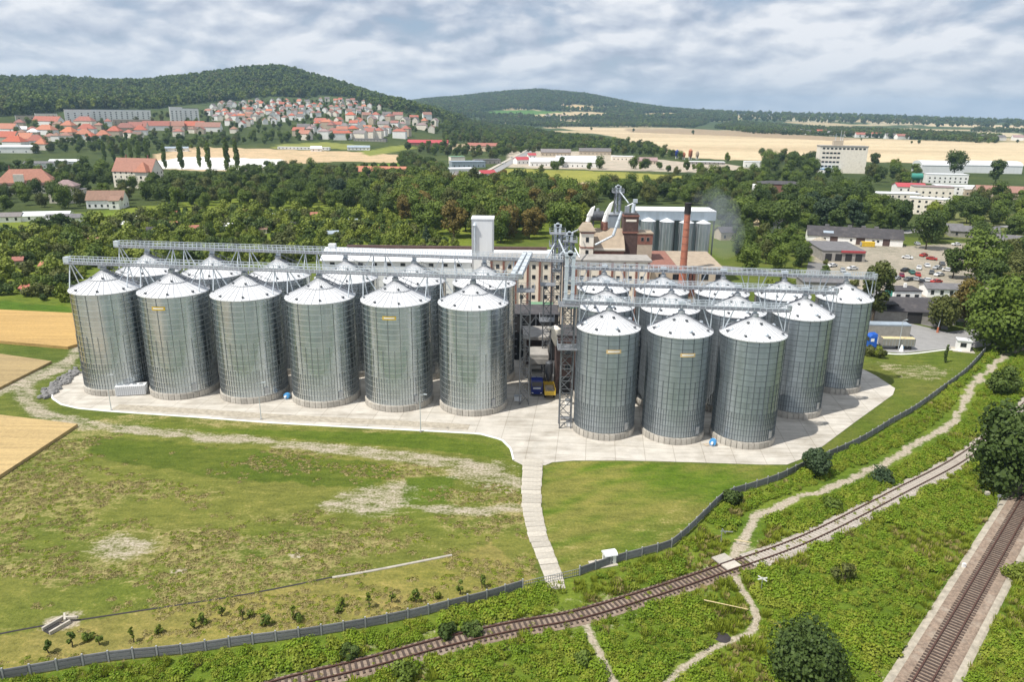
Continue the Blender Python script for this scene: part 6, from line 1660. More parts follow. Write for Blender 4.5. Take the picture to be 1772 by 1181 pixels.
# orange foot of a flag pole by the tree, signs, markers
fp = thing('barrier_post', 'orange based pale post leaning by the small tree on the service road', 'post', at(1622, 576))
MB().tube((0, 0, 0), (.0, 0, 1.6), .35, .2, 10).build('foot', MT['orange'], fp, smooth=40)
MB().tube((0, 0, 1.6), (.6, 0, 8.2), .09, .06, 8).build('pole', MT['steel_light'], fp, smooth=40)
fb_ = at(1552, 607)
wf = thing('pole_footing', 'white conical footing with a blue side at the lamp by the loaded truck', 'footing', (fb_.x + .8, fb_.y - .6, 0.04))
MB().tube((0, 0, 0), (0, 0, 1.6), .6, .2, 10).build('cone', MT['white'], wf, smooth=40)
MB().box(.35, 0, .7, .1, .5, 1.1).build('panel', MT['sky_blue'], wf)
def cross_sign(u, v, h, label):
    t = thing('warning_cross', label, 'sign', at(u, v), -.35)
    MB().tube((0, 0, 0), (0, 0, h), .05, n=8).build('post', MT['steel'], t)
    for s in (-1, 1): MB().bar((-.55, -.06, h - .2 - s * .25), (.55, -.06, h - .2 + s * .25), .03, .16).build('arm', MT['white'], t)
cross_sign(1316, 1030, 2.6, 'white railway warning cross on a post in the weeds by the footpath')
t = thing('wooden_post', 'thin grey post with a tilted board above the foot crossing', 'post', at(1247, 944))
MB().tube((0, 0, 0), (0, 0, 2.6), .05, n=6).build('post', MT['steel'], t)
MB().bar((-.2, 0, 2.2), (1.6, .2, 2.0), .1).bar((0, 0, 2.6), (.5, 0, 1.9), .12).build('board', MT['steel'], t)
t = thing('track_marker', 'small white marker stone beside the main track', 'marker', at(1667, 984))
MB().box(0, 0, .35, .45, .25, .7).lathe([(.22, .7), (.1, .82)], 8).build('stone', MT['white'], t)
t = thing('signal_post', 'short grey trackside post near the top of the main track', 'post', at(1725, 878))
MB().tube((0, 0, 0), (0, 0, 1.9), .06, n=8).box(0, 0, 1.9, .5, .2, .4).build('post', MT['steel'], t)
t = thing('relay_box', 'pale relay box on a short foot beyond the weedy triangle', 'relay box', at(1707, 862))
MB().box(0, 0, .6, .6, .5, .9).box(0, 0, .1, .4, .4, .2).build('body', MT['slab'], t)
cu = thing('culvert', 'broken pale concrete culvert mouth at the gutter in the lower left', 'culvert', at(98, 1086), -.5)
MB().box(-.7, 0, .2, .25, 2.4, .5).box(.7, 0, .2, .25, 2.4, .5).bar((-.4, 1.2, .35), (1.1, 1.9, .5), .25).bar((.2, .9, .4), (-1.2, 1.7, .3), .22).build('wing_wall', MT['slab'], cu)
MB().box(0, -.4, .03, 1.1, 1.6, .1).build('mouth', MT['soot_and_shade'], cu)
tag(MB().lathe([(1.0, 0), (.7, .10), (.3, .14)], 9, tuple(at(1250, 1104))[:2]).build('ash_patch', MT['coal']), kind='stuff')
for k, (u, v, L_) in enumerate(((1255, 1056, 2.6), (1285, 945, 1.2))):
    a_ = at(u, v); t = thing('fallen_pole', ('dry yellow pole lying in the weeds left of the footpath', 'short pale stick lying above the foot crossing')[k], 'pole', a_, -.35)
    MB().tube((-L_, 0, .7), (L_, 0, .75), .07, .05, 7).build('pole', MT['grain'], t)

# ------------------------------------------------------------------ vegetation
rng = np.random.default_rng(5)
def leaf_cloud(centres, radii, per, size, up=0.15):
    """leaf sprays on the skin of several lumps; returns verts, faces"""
    V, F = [], []
    for c, r, n in zip(centres, radii, per):
        d = rng.normal(size=(n, 3)); d[:, 2] += up; d /= np.linalg.norm(d, axis=1)[:, None]
        p = np.array(c) + d * r * rng.uniform(.72, 1.08, (n, 1))
        nrm = d + rng.normal(size=(n, 3)) * .45; nrm /= np.linalg.norm(nrm, axis=1)[:, None]
        a = np.cross(nrm, rng.normal(size=(n, 3))); a /= np.linalg.norm(a, axis=1)[:, None]
        b = np.cross(nrm, a)
        s = size * rng.uniform(.6, 1.3, (n, 1))
        q = np.stack([p - a * s - b * s * .55, p + a * s * .35 - b * s * .9, p + a * s * 1.05 + b * s * .25, p - a * s * .2 + b * s * .85], 1)
        V.append(q.reshape(-1, 3))
    V = np.concatenate(V)
    F = np.arange(len(V)).reshape(-1, 4)
    return V, F
def lumps(w, h, base, n, shape, seed):
    r_ = random.Random(seed); C, R = [], []
    for k in range(n):
        for _ in range(30):
            x, y, z = r_.uniform(-1, 1), r_.uniform(-1, 1), r_.uniform(-1, 1)
            q = x * x + y * y + z * z
            if .25 < q < 1: break
        if shape == 'column': R.append(w * r_.uniform(.30, .36) * (.45 + 1.15 * math.sin(math.pi * min(1, ((k + .8) / (n + 1)) ** .8)) ** .8 * .5)); C.append((x * w * .18, y * w * .18, base + (h - base) * ((k + .5) / n)))
        elif shape == 'cone':
            f = (k + .5) / n; rad = w * .5 * (1 - f) + .25; a = k * 2.4
            C.append((math.cos(a) * rad * .5, math.sin(a) * rad * .5, base + (h - base) * f * .95)); R.append(rad * .75)
        else:
            rr = w * r_.uniform(.12, .28)
            C.append((x * (w / 2 - rr * .7), y * (w / 2 - rr * .7), base + (h - base) * (.5 + .46 * z))); R.append(rr)
    return C, R
def crown_mesh(name, w, h, base, n, leaves, size, shape, seed, m, core=True):
    C, R = lumps(w, h, base, n, shape, seed)
    tot = sum(r * r for r in R)
    V, F = leaf_cloud(C, R, [max(6, int(leaves * r * r / tot)) for r in R], size)
    vs, fs = [tuple(p) for p in V], [tuple(f) for f in F]
    if core:
        mb = MB()
        mb.v, mb.f, mb.m = vs, fs, [0] * len(fs)
        for c, r in zip(C, R):
            k = r * .62; b = len(mb.v)
            mb.v += [(c[0] + x * k, c[1] + y * k, c[2] + z * k) for x, y, z in ((1, 0, 0), (0, 1, 0), (-1, 0, 0), (0, -1, 0), (0, 0, 1), (0, 0, -1))]
            mb.f += [tuple(b + i for i in f) for f in ((0, 1, 4), (1, 2, 4), (2, 3, 4), (3, 0, 4), (1, 0, 5), (2, 1, 5), (3, 2, 5), (0, 3, 5))]
        vs, fs = mb.v, mb.f
    me = bpy.data.meshes.new(name)
    me.from_pydata(vs, [], fs); me.materials.append(m); me.update()
    return me
def trunk_mesh(h, r, w, base, seed):
    r_ = random.Random(seed)
    mb = MB().tube((0, 0, -.2), (r_.uniform(-.2, .2), r_.uniform(-.2, .2), base), r, r * .7, 8, caps=False)
    mb.tube((0, 0, base - .05), (r_.uniform(-.3, .3), r_.uniform(-.3, .3), h * .82), r * .7, r * .15, 7, caps=False)
    for k in range(6):
        a = k * 1.05 + r_.uniform(0, .6); z = base * .9 + (h - base) * .1 * k
        mb.tube((0, 0, z), (math.cos(a) * w * .34, math.sin(a) * w * .34, z + (h - base) * .25), r * .38, r * .1, 6, caps=False)
    return mb.mesh('trunk', MT['bark'])
# kinds: crowns of unit design 10 m high
SHADE = ['dark green', 'mid green', 'light yellow green', 'olive green', 'blue green', 'russet tinged']
TREES = []
for s in range(6):
    for k in range(2):
        seed = 100 + s * 10 + k
        w = (8.6, 9.4, 8.0, 9.0, 7.6, 8.4)[s] * (1.0, .72)[k]
        TREES.append((s, w, crown_mesh('crown', w, 10, 1.4, 20, 2600, .27, 'round', seed, LEAF[s]), trunk_mesh(10, .22, w, 2.2, seed)))
POPLAR = (crown_mesh('crown', 6.0, 24, 1.6, 24, 2400, .50, 'column', 7, LEAF[1]), trunk_mesh(24, .35, 3, 3, 7))
CONIFER = (crown_mesh('crown', 5.5, 12, 1.2, 16, 1100, .36, 'cone', 9, LEAF[4]), trunk_mesh(12, .2, 2.5, 1.5, 9))
SHRUBS = [(s, crown_mesh('foliage', 3.6, 2.5, .1, 9, 700, .19, 'round', 300 + s, LEAF[s])) for s in range(6)]
def tree(p, h, s, k, label, group, name='tree', cat='tree', parts=None):
    t = thing(name, label, cat, p, rnd.uniform(0, 6.28), group)
    sc = h / 10.0
    _, w, cm, tm = TREES[s * 2 + k]
    if parts: cm, tm, sc = parts[0], parts[1], parts[2]
    t.scale = (sc * rnd.uniform(.9, 1.15), sc * rnd.uniform(.9, 1.15), sc)
    put('trunk', tm, t); put('crown', cm, t)
    return t
# near trees of their own
def near_tree(u, v, w, h, s, label, base=.18, leaves=5200, size=.28, n=34, name='tree', cat='tree', shape='round', p=None, seed=None, group=None):
    p = p or at(u, v)
    seed = seed or int(u * 7 + v)
    t = thing(name, label, cat, p, rnd.uniform(0, 6.28), group)
    put('trunk', trunk_mesh(h, max(.08, h * .022), w, h * base + .3, seed), t)
    put('crown', crown_mesh('crown', w, h, h * base, n, leaves, size, shape, seed, LEAF[s]), t)
    return t
near_tree(1738, 846, 13.5, 12.5, 0, 'large dark green tree at the right edge where the weedy track ends', .06, 9000, .30, 48)
near_tree(1724, 604, 19, 17, 1, 'great mid green willow at the upper end of the concrete fence', .10, 9500, .42, 48)
near_tree(1768, 596, 15, 15, 0, 'dark tree cut by the right edge behind the great willow', .10, 6000, .42, 36)
near_tree(1626, 572, 9.0, 9.5, 3, 'small round tree beside the orange based post', .22, 3600, .34, 24)
near_tree(1668, 566, 10, 13, 5, 'russet tinged tree between the round tree and the great willow', .16, 4200, .36, 28)
near_tree(1733, 682, 6.6, 5.2, 0, 'lone dark bush right of the dirt path, upper right', .05, 3400, .24, 22, name='bush', cat='bush')
near_tree(1410, 822, 5.2, 4.6, 4, 'dark bush growing against the fence near the apron corner', .05, 3000, .20, 20, name='bush', cat='bush')
near_tree(1268, 872, 3.4, 1.8, 0, 'low dark bush touching the fence bend below the lawn', .02, 1400, .18, 12, name='bush', cat='bush')
near_tree(1395, 1178, 8.4, 6.4, 0, 'big dark bush in the bottom edge of the weedy triangle', .05, 6500, .19, 40, name='bush', cat='bush')
near_tree(1508, 562, 8.5, 19, 3, 'tall thin crowned pine right of the farthest grey silo', .20, 2600, .42, 22)
near_tree(1635, 628, 1.1, 4.6, 0, 'slim columnar conifer on the grass below the guard booth', .04, 700, .14, 9, shape='column', name='conifer', cat='tree')
for u, v, w, h, s, lb_ in ((1503, 616, 3.2, 2.4, 3, 'rounded bush at the kerb by the blue truck, left one'), (1515, 617, 3.6, 2.8, 2, 'rounded yellowish bush at the kerb by the blue truck, middle one'), (1526, 621, 2.4, 2.2, 3, 'small cone shaped bush at the kerb by the blue truck')):
    near_tree(u, v, w, h, s, lb_, .02, 1300, .16, 12, name='bush', cat='bush')
for u, v, w, h, s, lb_ in ((1440, 882, 3.2, 1.3, 1, 'low dark green shrub between path and side track'), (1520, 832, 5.5, 1.6, 4, 'flat dark shrub beside the upper side track'), (1460, 1010, 3.2, 2.6, 3, 'half bare grey shrub in the middle of the weedy triangle'),
                           (775, 1103, 2.4, 1.3, 0, 'dark clump between fence and track, left of centre'), (820, 1095, 2.8, 1.2, 0, 'dark clump against the track, bottom centre'), (605, 1140, 2.6, 1.3, 0, 'dark clump by the track at the bottom edge'),
                           (700, 1172, 3.0, 1.6, 1, 'green bush below the track at the bottom edge'), (1010, 1150, 2.6, 1.0, 1, 'low shrub left of the worn footpath end'), (1760, 1000, 4.0, 1.6, 2, 'leafy clump right of the main track')):
    near_tree(u, v, w, h, s, lb_, .02, 900 if s != 3 else 380, .17, 10, name='shrub', cat='shrub')
# saplings along the fence
SAP = [(85, 1131, 1.7, 1), (125, 1120, 1.9, 1), (153, 1108, .9, 1), (173, 1117, 1.7, 1), (231, 1112, 2.0, 0), (275, 1097, .9, 0), (335, 1089, 1.6, 0), (352, 1082, 1.4, 1), (385, 1067, 1.4, 0), (420, 1074, 2.4, 0), (432, 1068, 1.3, 0), (460, 1083, 1.5, 1), (508, 1074, 2.3, 0), (516, 1076, .9, 1), (591, 1052, 1.4, 0), (587, 1060, .8, 0),
       (639, 1053, 2.2, 0), (679, 1044, 2.1, 0), (720, 1044, 2.4, 1), (757, 1036, .9, 0), (795, 1030, 2.2, 1), (834, 1018, 1.9, 1), (715, 1040, .8, 0)]
sap_nm = ['bushy dark', 'thin sparse']
for i, (u, v, h, s) in enumerate(SAP):
    nb_ = ('left end', 'left middle', 'right middle', 'right end')[min(3, int(u / 215))]
    near_tree(u, v, (.62 if h > 1.5 else .9) * (1.2 + .35 * s), h, (2, 1)[s], '%s %s sapling inside the fence, %s' % (('tall', 'low')[h < 1.5], sap_nm[1 - s], nb_), .16 if h > 1.5 else .05, 190 + 110 * s, .11, 7, name='sapling', cat='sapling', group='saplings planted inside the lower fence')
# poplars
POP = [(182, 281), (198, 281), (214, 281), (228, 281), (241, 281), (257, 287), (286, 292), (315, 293), (346, 290), (362, 293), (394, 296), (411, 294), (300, 292)]
for i, (u, v) in enumerate(POP[:12]):
    h = (22, 22, 22, 22, 23, 26, 24, 27, 21, 26, 30, 28)[i]
    pl = ('among the row before the town, left group' if i < 6 else ('before the pale sand lot, ' + ('leftmost', 'second', 'short third', 'fourth', 'tallest fifth', 'rightmost')[i - 6]))
    tree(at(u, v), h, 0, 0, 'tall dark poplar ' + pl, 'row of poplars before the town', 'poplar', 'poplar', (POPLAR[0], POPLAR[1], h / 24.0))
for i, (u, v) in enumerate([(594, 303), (612, 304), (631, 303), (648, 302), (665, 302), (682, 302)]):
    tree(at(u, v), 11.5, 0, 1, 'round clipped tree in the row behind the orange roof, number from the left: ' + ('one', 'two', 'three', 'four', 'five', 'six')[i], 'row of round trees behind the orange roof')
for i, (u, v, h, lb_) in enumerate([(1388, 292, 18, 'dark conifer left of the tall cream building, broader one'), (1398, 292, 20, 'dark conifer left of the tall cream building, slimmer one'), (738, 420, 9, 'slim dark conifer behind the long barn'), (1452, 298, 12, 'dark conifer at the foot of the tall cream building'), (270, 395, 6, 'small dark conifer in the gardens'), (1755, 488, 10, 'dark conifer at the right edge beyond the yard')]):
    tree(at(u, v), h, 0, 0, lb_, None, 'conifer', 'conifer', (CONIFER[0], CONIFER[1], h / 12.0))
for i, (u, v, h, s, lb_) in enumerate([(1650, 305, 24, 0, 'great spreading dark tree before the round roofed halls'), (1722, 318, 22, 0, 'large dark tree before the right round roofed hall'), (1548, 300, 15, 2, 'light green tree right of the tall cream building'), (1512, 290, 17, 0, 'dark tree just right of the tall cream building'),
                                        (1318, 272, 12, 0, 'small dark tree at the near edge of the stubble field'), (1258, 283, 13, 2, 'pale green tree in front of the stubble field by the orange silos'), (1602, 432, 17, 0, 'dark leaning tree in the middle of the gravel yard'),
                                        (1648, 482, 12, 0, 'dark round tree at the near right of the car park'), (1690, 486, 17, 1, 'tall round mid green tree right of the car park'), (1722, 480, 14, 0, 'dark tree joined to the tall round one right of the car park'),
                                        (1590, 250, 9, 0, 'lone tree speck on the stubble field, right one'), (1490, 244, 7, 0, 'lone tree speck on the stubble field, middle one'), (1577, 249, 6, 0, 'tiny bush speck on the stubble field'), (1096, 229, 12, 0, 'lone tree in the upper stubble field, left one'), (1023, 226, 10, 0, 'lone tree in the upper stubble field, leftmost'),
                                        (1199, 234, 14, 0, 'dark round clump of trees on the upper stubble field'), (1760, 248, 8, 0, 'lone tree speck at the right edge of the far fields')]):
    tree(at(u, v), h, s, i % 2, lb_, None)
# scattered trees by zone
ZONES = [ # px polygon of the feet, spacing, h0, h1, shades, place
 ([(250, 348), (330, 364), (560, 368), (700, 382), (640, 332), (480, 318), (330, 322), (256, 332)], 9.5, 9, 14, (0, 1, 0, 3, 4), 'in the belt behind the gardens'),
 ([(640, 345), (720, 398), (820, 424), (1000, 412), (1022, 382), (1000, 352), (930, 332), (800, 332), (720, 327)], 10.2, 13, 18, (1, 0, 1, 3, 1, 2, 5), 'behind the white tower'),
 ([(-80, 300), (-80, 378), (0, 372), (60, 366), (230, 352), (262, 320), (225, 302), (120, 294)], 14, 8, 13, (0, 0, 1, 3, 0), 'among the villas at the left'),
 ([(-60, 268), (120, 266), (250, 270), (262, 264), (430, 250), (500, 248), (620, 242), (610, 236), (430, 240), (130, 246), (40, 262)], 16, 8, 14, (0, 0, 4, 1), 'between the town and the sand lot'),
 ([(410, 312), (560, 310), (640, 330), (800, 330), (760, 300), (712, 276), (690, 280), (700, 305), (600, 306), (500, 296), (430, 302)], 11, 8, 13, (0, 1, 1, 3, 0), 'in the park before the town'),
 ([(690, 262), (780, 272), (840, 276), (870, 280), (880, 268), (830, 262), (760, 252)], 18, 9, 13, (0, 1, 3), 'beside the red barns'),
 ([(1180, 352), (1262, 384), (1340, 350), (1322, 318), (1210, 308)], 11, 9, 13, (2, 2, 1, 3), 'right of the field strip'),
 ([(1270, 402), (1395, 412), (1565, 404), (1560, 380), (1520, 368), (1480, 345), (1400, 340), (1330, 366), (1282, 376)], 10.5, 10, 17, (0, 0, 1, 0, 4), 'above the long outbuilding'),
 ([(1600, 420), (1772, 432), (1900, 436), (1900, 366), (1700, 372), (1640, 380), (1600, 400)], 12, 10, 16, (0, 0, 1, 2), 'at the right edge'),
 ([(1262, 440), (1300, 476), (1400, 466), (1424, 444), (1330, 418), (1272, 415)], 8.5, 8, 11.5, (1, 0, 1, 3), 'right of the four small silos'),
 ([(1690, 512), (1772, 520), (1900, 540), (1900, 440), (1772, 440), (1745, 455), (1730, 490)], 12, 9, 15, (0, 1, 0, 3), 'at the right edge beyond the yard'),
 ([(1322, 302), (1420, 306), (1425, 288), (1330, 280)], 16, 12, 18, (1, 0, 4, 1), 'left of the tall cream building'),
 ([(1500, 318), (1570, 330), (1600, 306), (1515, 300)], 18, 10, 15, (1, 0, 2), 'right of the tall cream building'),
 ([(1240, 330), (1420, 340), (1520, 345), (1440, 310), (1310, 306)], 17, 9, 14, (2, 1, 0, 2), 'around the brick warehouse'),
 ([(1640, 360), (1800, 372), (1800, 345), (1690, 345)], 15, 9, 14, (2, 1, 1), 'below the white works'),
 ([(1010, 352), (1250, 356), (1262, 400), (1240, 420), (1230, 345), (1190, 328), (1040, 334)], 10.5, 10, 14, (0, 0, 1, 0), 'behind the four small silos'),
 ([(930, 304), (1010, 296), (1130, 296), (1200, 302), (1190, 294), (960, 288)], 26, 7, 13, (0, 0, 4), 'before the far white halls'),
 ([(1060, 290), (1280, 296), (1320, 310), (1200, 312)], 26, 5, 10, (0, 3, 1), 'around the gravel works'),
 ([(880, 268), (990, 262), (1180, 276), (1120, 256), (960, 236), (900, 222), (800, 208), (765, 224), (770, 246), (830, 250)], 15, 9, 14, (0, 1, 1, 3), 'in the wood right of the town'),
 ([(20, 264), (120, 250), (330, 236), (440, 236), (600, 246), (800, 236), (800, 208), (680, 198), (600, 176), (450, 177), (340, 196), (100, 205), (0, 222)], 23, 6, 11, (0, 0, 4, 1), 'between the houses of the town'),
]
cand = []
blockers = []
for o in COL.objects:
    if o.parent is None and o.get('category') in ('house', 'hall', 'shed', 'factory building', 'outbuilding', 'office', 'workshop', 'bungalow', 'warehouse', 'tower block', 'storage unit', 'block of flats', 'truck'):
        for c in KIDS.get(o.name, []):
            if c.name.startswith(('wall', 'cladding', 'cab')):
                bb_ = c.data.vertices; 
                rad = max(math.hypot(v_.co.x, v_.co.y) for v_ in bb_)
                blockers.append((o.location.x, o.location.y, rad * .72)); break
BX = np.array(blockers)
def blocked(x, y, m=1.5):
    return bool((np.hypot(BX[:, 0] - x, BX[:, 1] - y) < BX[:, 2] + m).any())
def poisson(poly, spacing, tries=1.0):
    xs, ys = [p[0] for p in poly], [p[1] for p in poly]
    cells = {}; out = []
    n = int((max(xs) - min(xs)) * (max(ys) - min(ys)) / spacing ** 2 * 6 * tries)
    X, Y = rng.uniform(min(xs), max(xs), n), rng.uniform(min(ys), max(ys), n)
    ok = inside(poly, X, Y)
    for x, y in zip(X[ok], Y[ok]):
        cx_, cy_ = int(x // spacing), int(y // spacing)
        if any((x - a) ** 2 + (y - b) ** 2 < spacing ** 2 for i in (-1, 0, 1) for j in (-1, 0, 1) for a, b in cells.get((cx_ + i, cy_ + j), ())): continue
        cells.setdefault((cx_, cy_), []).append((x, y)); out.append((x, y))
    return out
for px, sp, h0, h1, shades, place in ZONES:
    poly = [(p.x, p.y) for p in ats(px)]
    for x, y in poisson(poly, sp):
        if blocked(x, y): continue
        h = rnd.uniform(h0, h1)
        cand.append((h / math.hypot(x, y), x, y, h, rnd.choice(shades), place))
cand.sort(reverse=True)
for sz, x, y, h, s, place in cand[:262]:
    hh = 'tall' if h > 13.2 else ('medium' if h > 10 else 'small')
    tree(Vector((x, y, float(height(x, y)))), h, s, rnd.randrange(2), '%s %s tree %s' % (hh, SHADE[s], place), 'trees ' + place)
rest_trees = cand[262:]
# shrubs in the allotments
shr = []
for px, sp, a_, b_ in (([(-80, 432), (-80, 505), (118, 528), (150, 470), (560, 452), (800, 432), (700, 388), (560, 372), (330, 368), (200, 384), (60, 400)], 4.7, 1.4, 4.4), ([(1262, 560), (1400, 440), (1440, 430), (1430, 470), (1500, 500)], 9, 1.5, 3)):
    poly = [(p.x, p.y) for p in ats(px)]
    for x, y in poisson(poly, sp):
        if blocked(x, y, .5) or (x > -55 and x < 130 and y < 262 and px[0][0] < 0 and x > -64 and y < 230): continue
        h = rnd.uniform(a_, b_) if rnd.random() < .8 else rnd.uniform(b_, b_ * 1.5)
        shr.append((h / math.hypot(x, y), x, y, h, rnd.choice((1, 2, 3, 2, 0, 2, 2)), 'left' if x < -150 else ('middle' if x < -70 else 'right')))
shr.sort(reverse=True)
for sz, x, y, h, s, part in shr[:295]:
    t = thing('shrub', '%s %s shrub in the %s garden plots' % ('tall' if h > 3.6 else ('middling' if h > 2.4 else 'low'), SHADE[s], part), 'shrub', (x, y, 0), rnd.uniform(0, 6.28), 'shrubs in the %s part of the garden plots' % part)
    t.scale = (h / 2.5 * rnd.uniform(.85, 1.3),) * 2 + (h / 2.5,)
    put('foliage', SHRUBS[s][1], t)

# masses of growth, as one object each: points that carry instances
def scatter(name, pts, scales, sources, kind_label=None):
    col = bpy.data.collections.new(name + '_source')
    for i, me in enumerate(sources):
        o = bpy.data.objects.new(name + '_source', me); col.objects.link(o)
    me = bpy.data.meshes.new(name)
    me.vertices.add(len(pts)); me.vertices.foreach_set('co', np.asarray(pts, np.float32).ravel())
    a = me.attributes.new('size', 'FLOAT', 'POINT'); a.data.foreach_set('value', np.asarray(scales, np.float32))
    a = me.attributes.new('turn', 'FLOAT', 'POINT'); a.data.foreach_set('value', rng.uniform(0, 6.28, len(pts)).astype(np.float32))
    o = put(name, me)
    ng = bpy.data.node_groups.new(name + '_growth', 'GeometryNodeTree')
    ng.interface.new_socket('Geometry', in_out='INPUT', socket_type='NodeSocketGeometry')
    ng.interface.new_socket('Geometry', in_out='OUTPUT', socket_type='NodeSocketGeometry')
    nd, lk = ng.nodes, ng.links
    gi, go = nd.new('NodeGroupInput'), nd.new('NodeGroupOutput')
    ci = nd.new('GeometryNodeCollectionInfo'); ci.inputs['Collection'].default_value = col
    ci.inputs['Separate Children'].default_value = True; ci.inputs['Reset Children'].default_value = True
    ip = nd.new('GeometryNodeInstanceOnPoints'); ip.inputs['Pick Instance'].default_value = True
    at_s = nd.new('GeometryNodeInputNamedAttribute'); at_s.data_type = 'FLOAT'; at_s.inputs['Name'].default_value = 'size'
    at_t = nd.new('GeometryNodeInputNamedAttribute'); at_t.data_type = 'FLOAT'; at_t.inputs['Name'].default_value = 'turn'
    cx_ = nd.new('ShaderNodeCombineXYZ'); er = nd.new('FunctionNodeEulerToRotation')
    rv = nd.new('FunctionNodeRandomValue'); rv.data_type = 'INT'; rv.inputs['Min'].default_value = 0; rv.inputs['Max'].default_value = len(sources) - 1
    rvi = [s for s in rv.inputs if s.type == 'INT' and s.name in ('Min', 'Max')]
    rvi[0].default_value = 0; rvi[1].default_value = len(sources) - 1
    rvo = [s for s in rv.outputs if s.type == 'INT'][0]
    lk.new(gi.outputs[0], ip.inputs['Points']); lk.new(ci.outputs[0], ip.inputs['Instance'])
    lk.new(rvo, ip.inputs['Instance Index'])
    lk.new(at_t.outputs['Attribute'], cx_.inputs[2]); lk.new(cx_.outputs[0], er.inputs[0]); lk.new(er.outputs[0], ip.inputs['Rotation'])
    lk.new(at_s.outputs['Attribute'], ip.inputs['Scale']); lk.new(ip.outputs[0], go.inputs[0])
    md_ = o.modifiers.new('growth', 'NODES'); md_.node_group = ng
    tag(o, kind_label, kind='stuff')
    return o
HILLC = [crown_mesh('hill_crown', 9, 10, .6, 7, 200, .95, 'round', 600 + k, LEAF[(0, 1, 0, 3, 1, 2)[k]]) for k in range(6)]
FARC = [crown_mesh('far_crown', 9, 10, .6, 9, 230, .85, 'round', 500 + k, LEAF[(0, 1, 0, 3)[k]]) for k in range(4)]
scatter('distant_trees', [(x, y, float(height(x, y))) for _, x, y, h, s, _ in rest_trees], [h / 10 for _, x, y, h, s, _ in rest_trees], [TREES[i][2] for i in (0, 2, 3, 1, 6)], 'trees too many to tell apart in the woods around the works and town')
scatter('distant_shrubs', [(x, y, 0) for _, x, y, h, s, _ in shr[295:]], [h / 2.5 for _, x, y, h, s, _ in shr[295:]], [SHRUBS[i][1] for i in (1, 2, 3, 0)], 'mixed shrubs crowding the garden plots')
# wood on the near hill
def polar_points(u0, u1, d0, d1, spacing, keep):
    P = []
    t0, t1 = (u0 - 886) / FOC, (u1 - 886) / FOC
    d = d0
    while d < d1:
        n = max(2, int((math.atan(t1) - math.atan(t0)) * d / spacing))
        a = np.linspace(math.atan(t0), math.atan(t1), n) + rng.uniform(-.5, .5, n) * spacing / d
        dd = d + rng.uniform(-.5, .5, n) * spacing
        P.append(np.stack([np.sin(a) * dd, np.cos(a) * dd], 1)); d += spacing
    P = np.concatenate(P)
    z = height(P[:, 0], P[:, 1])
    m = keep(P[:, 0], P[:, 1], z)
    return np.column_stack([P, z])[m]
EDGE = [at(*p) for p in ((-300, 206), (0, 202), (60, 201), (115, 191), (262, 189), (290, 185), (345, 181), (385, 176), (440, 171), (520, 169), (600, 168), (640, 184), (700, 196), (770, 206))]
EDGE_T = [p.x / p.y for p in EDGE]; EDGE_D = [math.hypot(p.x, p.y) for p in EDGE]
def hill_keep(x, y, z):
    t = x / y; d = np.hypot(x, y)
    uu = 886 + FOC * t * 1.04
    # lower edge of the wood, following the top of the town
    lim = np.interp(t, EDGE_T, EDGE_D)
    return (d > lim + (vnoise(x / 90, y / 90, 77) - .5) * 70) & (z > 4)
hp_ = polar_points(-260, 800, 1150, 2820, 12.5, hill_keep)
scatter('hill_wood', hp_, rng.uniform(1.0, 2.1, len(hp_)) * (.7 + .6 * vnoise(hp_[:, 0] / 60, hp_[:, 1] / 60, 401)), HILLC, 'unbroken dark wood covering the near hill')
def far_keep(x, y, z):
    fields = np.zeros(x.shape, bool)
    for px in ([(965, 184), (1000, 181), (1040, 186), (1020, 191), (980, 190)], [(820, 196), (860, 191), (930, 191), (990, 194), (950, 201), (850, 202)], [(1020, 186), (1090, 186), (1105, 189), (1040, 191)], [(900, 202), (990, 193), (1060, 196), (1040, 204), (940, 208)], [(1100, 198), (1160, 195), (1200, 201), (1110, 203)]):
        fields |= inside(ats(px), x, y)
    return (~fields) & (vnoise(x / 420, y / 420, 88) > np.interp(np.hypot(x, y), [2300, 3400, 4300], [.52, .47, .2])) & (z > 14)
fp_ = polar_points(640, 1240, 3000, 5600, 22, far_keep)
scatter('far_hill_wood', fp_, rng.uniform(1.6, 2.6, len(fp_)), FARC, 'dark wood covering the far blue hill')
strips = []
for px, sp in (([(980, 219), (1200, 221), (1225, 214), (1200, 209), (1080, 207), (1000, 212)], 14), ([(1235, 222), (1300, 231), (1400, 235), (1560, 241), (1720, 249), (1730, 240), (1560, 229), (1400, 222), (1290, 213), (1270, 211)], 14), ([(830, 212), (900, 216), (960, 222), (1000, 216), (930, 206), (860, 200)], 15),
               ([(1680, 228), (1772, 230), (2000, 238), (2000, 236), (1772, 227), (1690, 224)], 18), ([(800, 206), (960, 208), (1060, 206), (1100, 203), (1000, 200), (820, 201)], 30)):
    strips += poisson([(p.x, p.y) for p in ats(px)], sp)
sp_a = np.array(strips)
scatter('field_woods', np.column_stack([sp_a, height(sp_a[:, 0], sp_a[:, 1])]), rng.uniform(1.0, 1.7, len(sp_a)), FARC, 'dark strips of wood between the far fields')
pl_ = polar_points(1180, 2150, 4000, 9000, 60, lambda x, y, z: (vnoise(x / 900, y / 260, 99, 4) > .46))
scatter('horizon_woods', pl_, rng.uniform(1.8, 3.2, len(pl_)), FARC, 'bluish woods along the horizon of the plain')

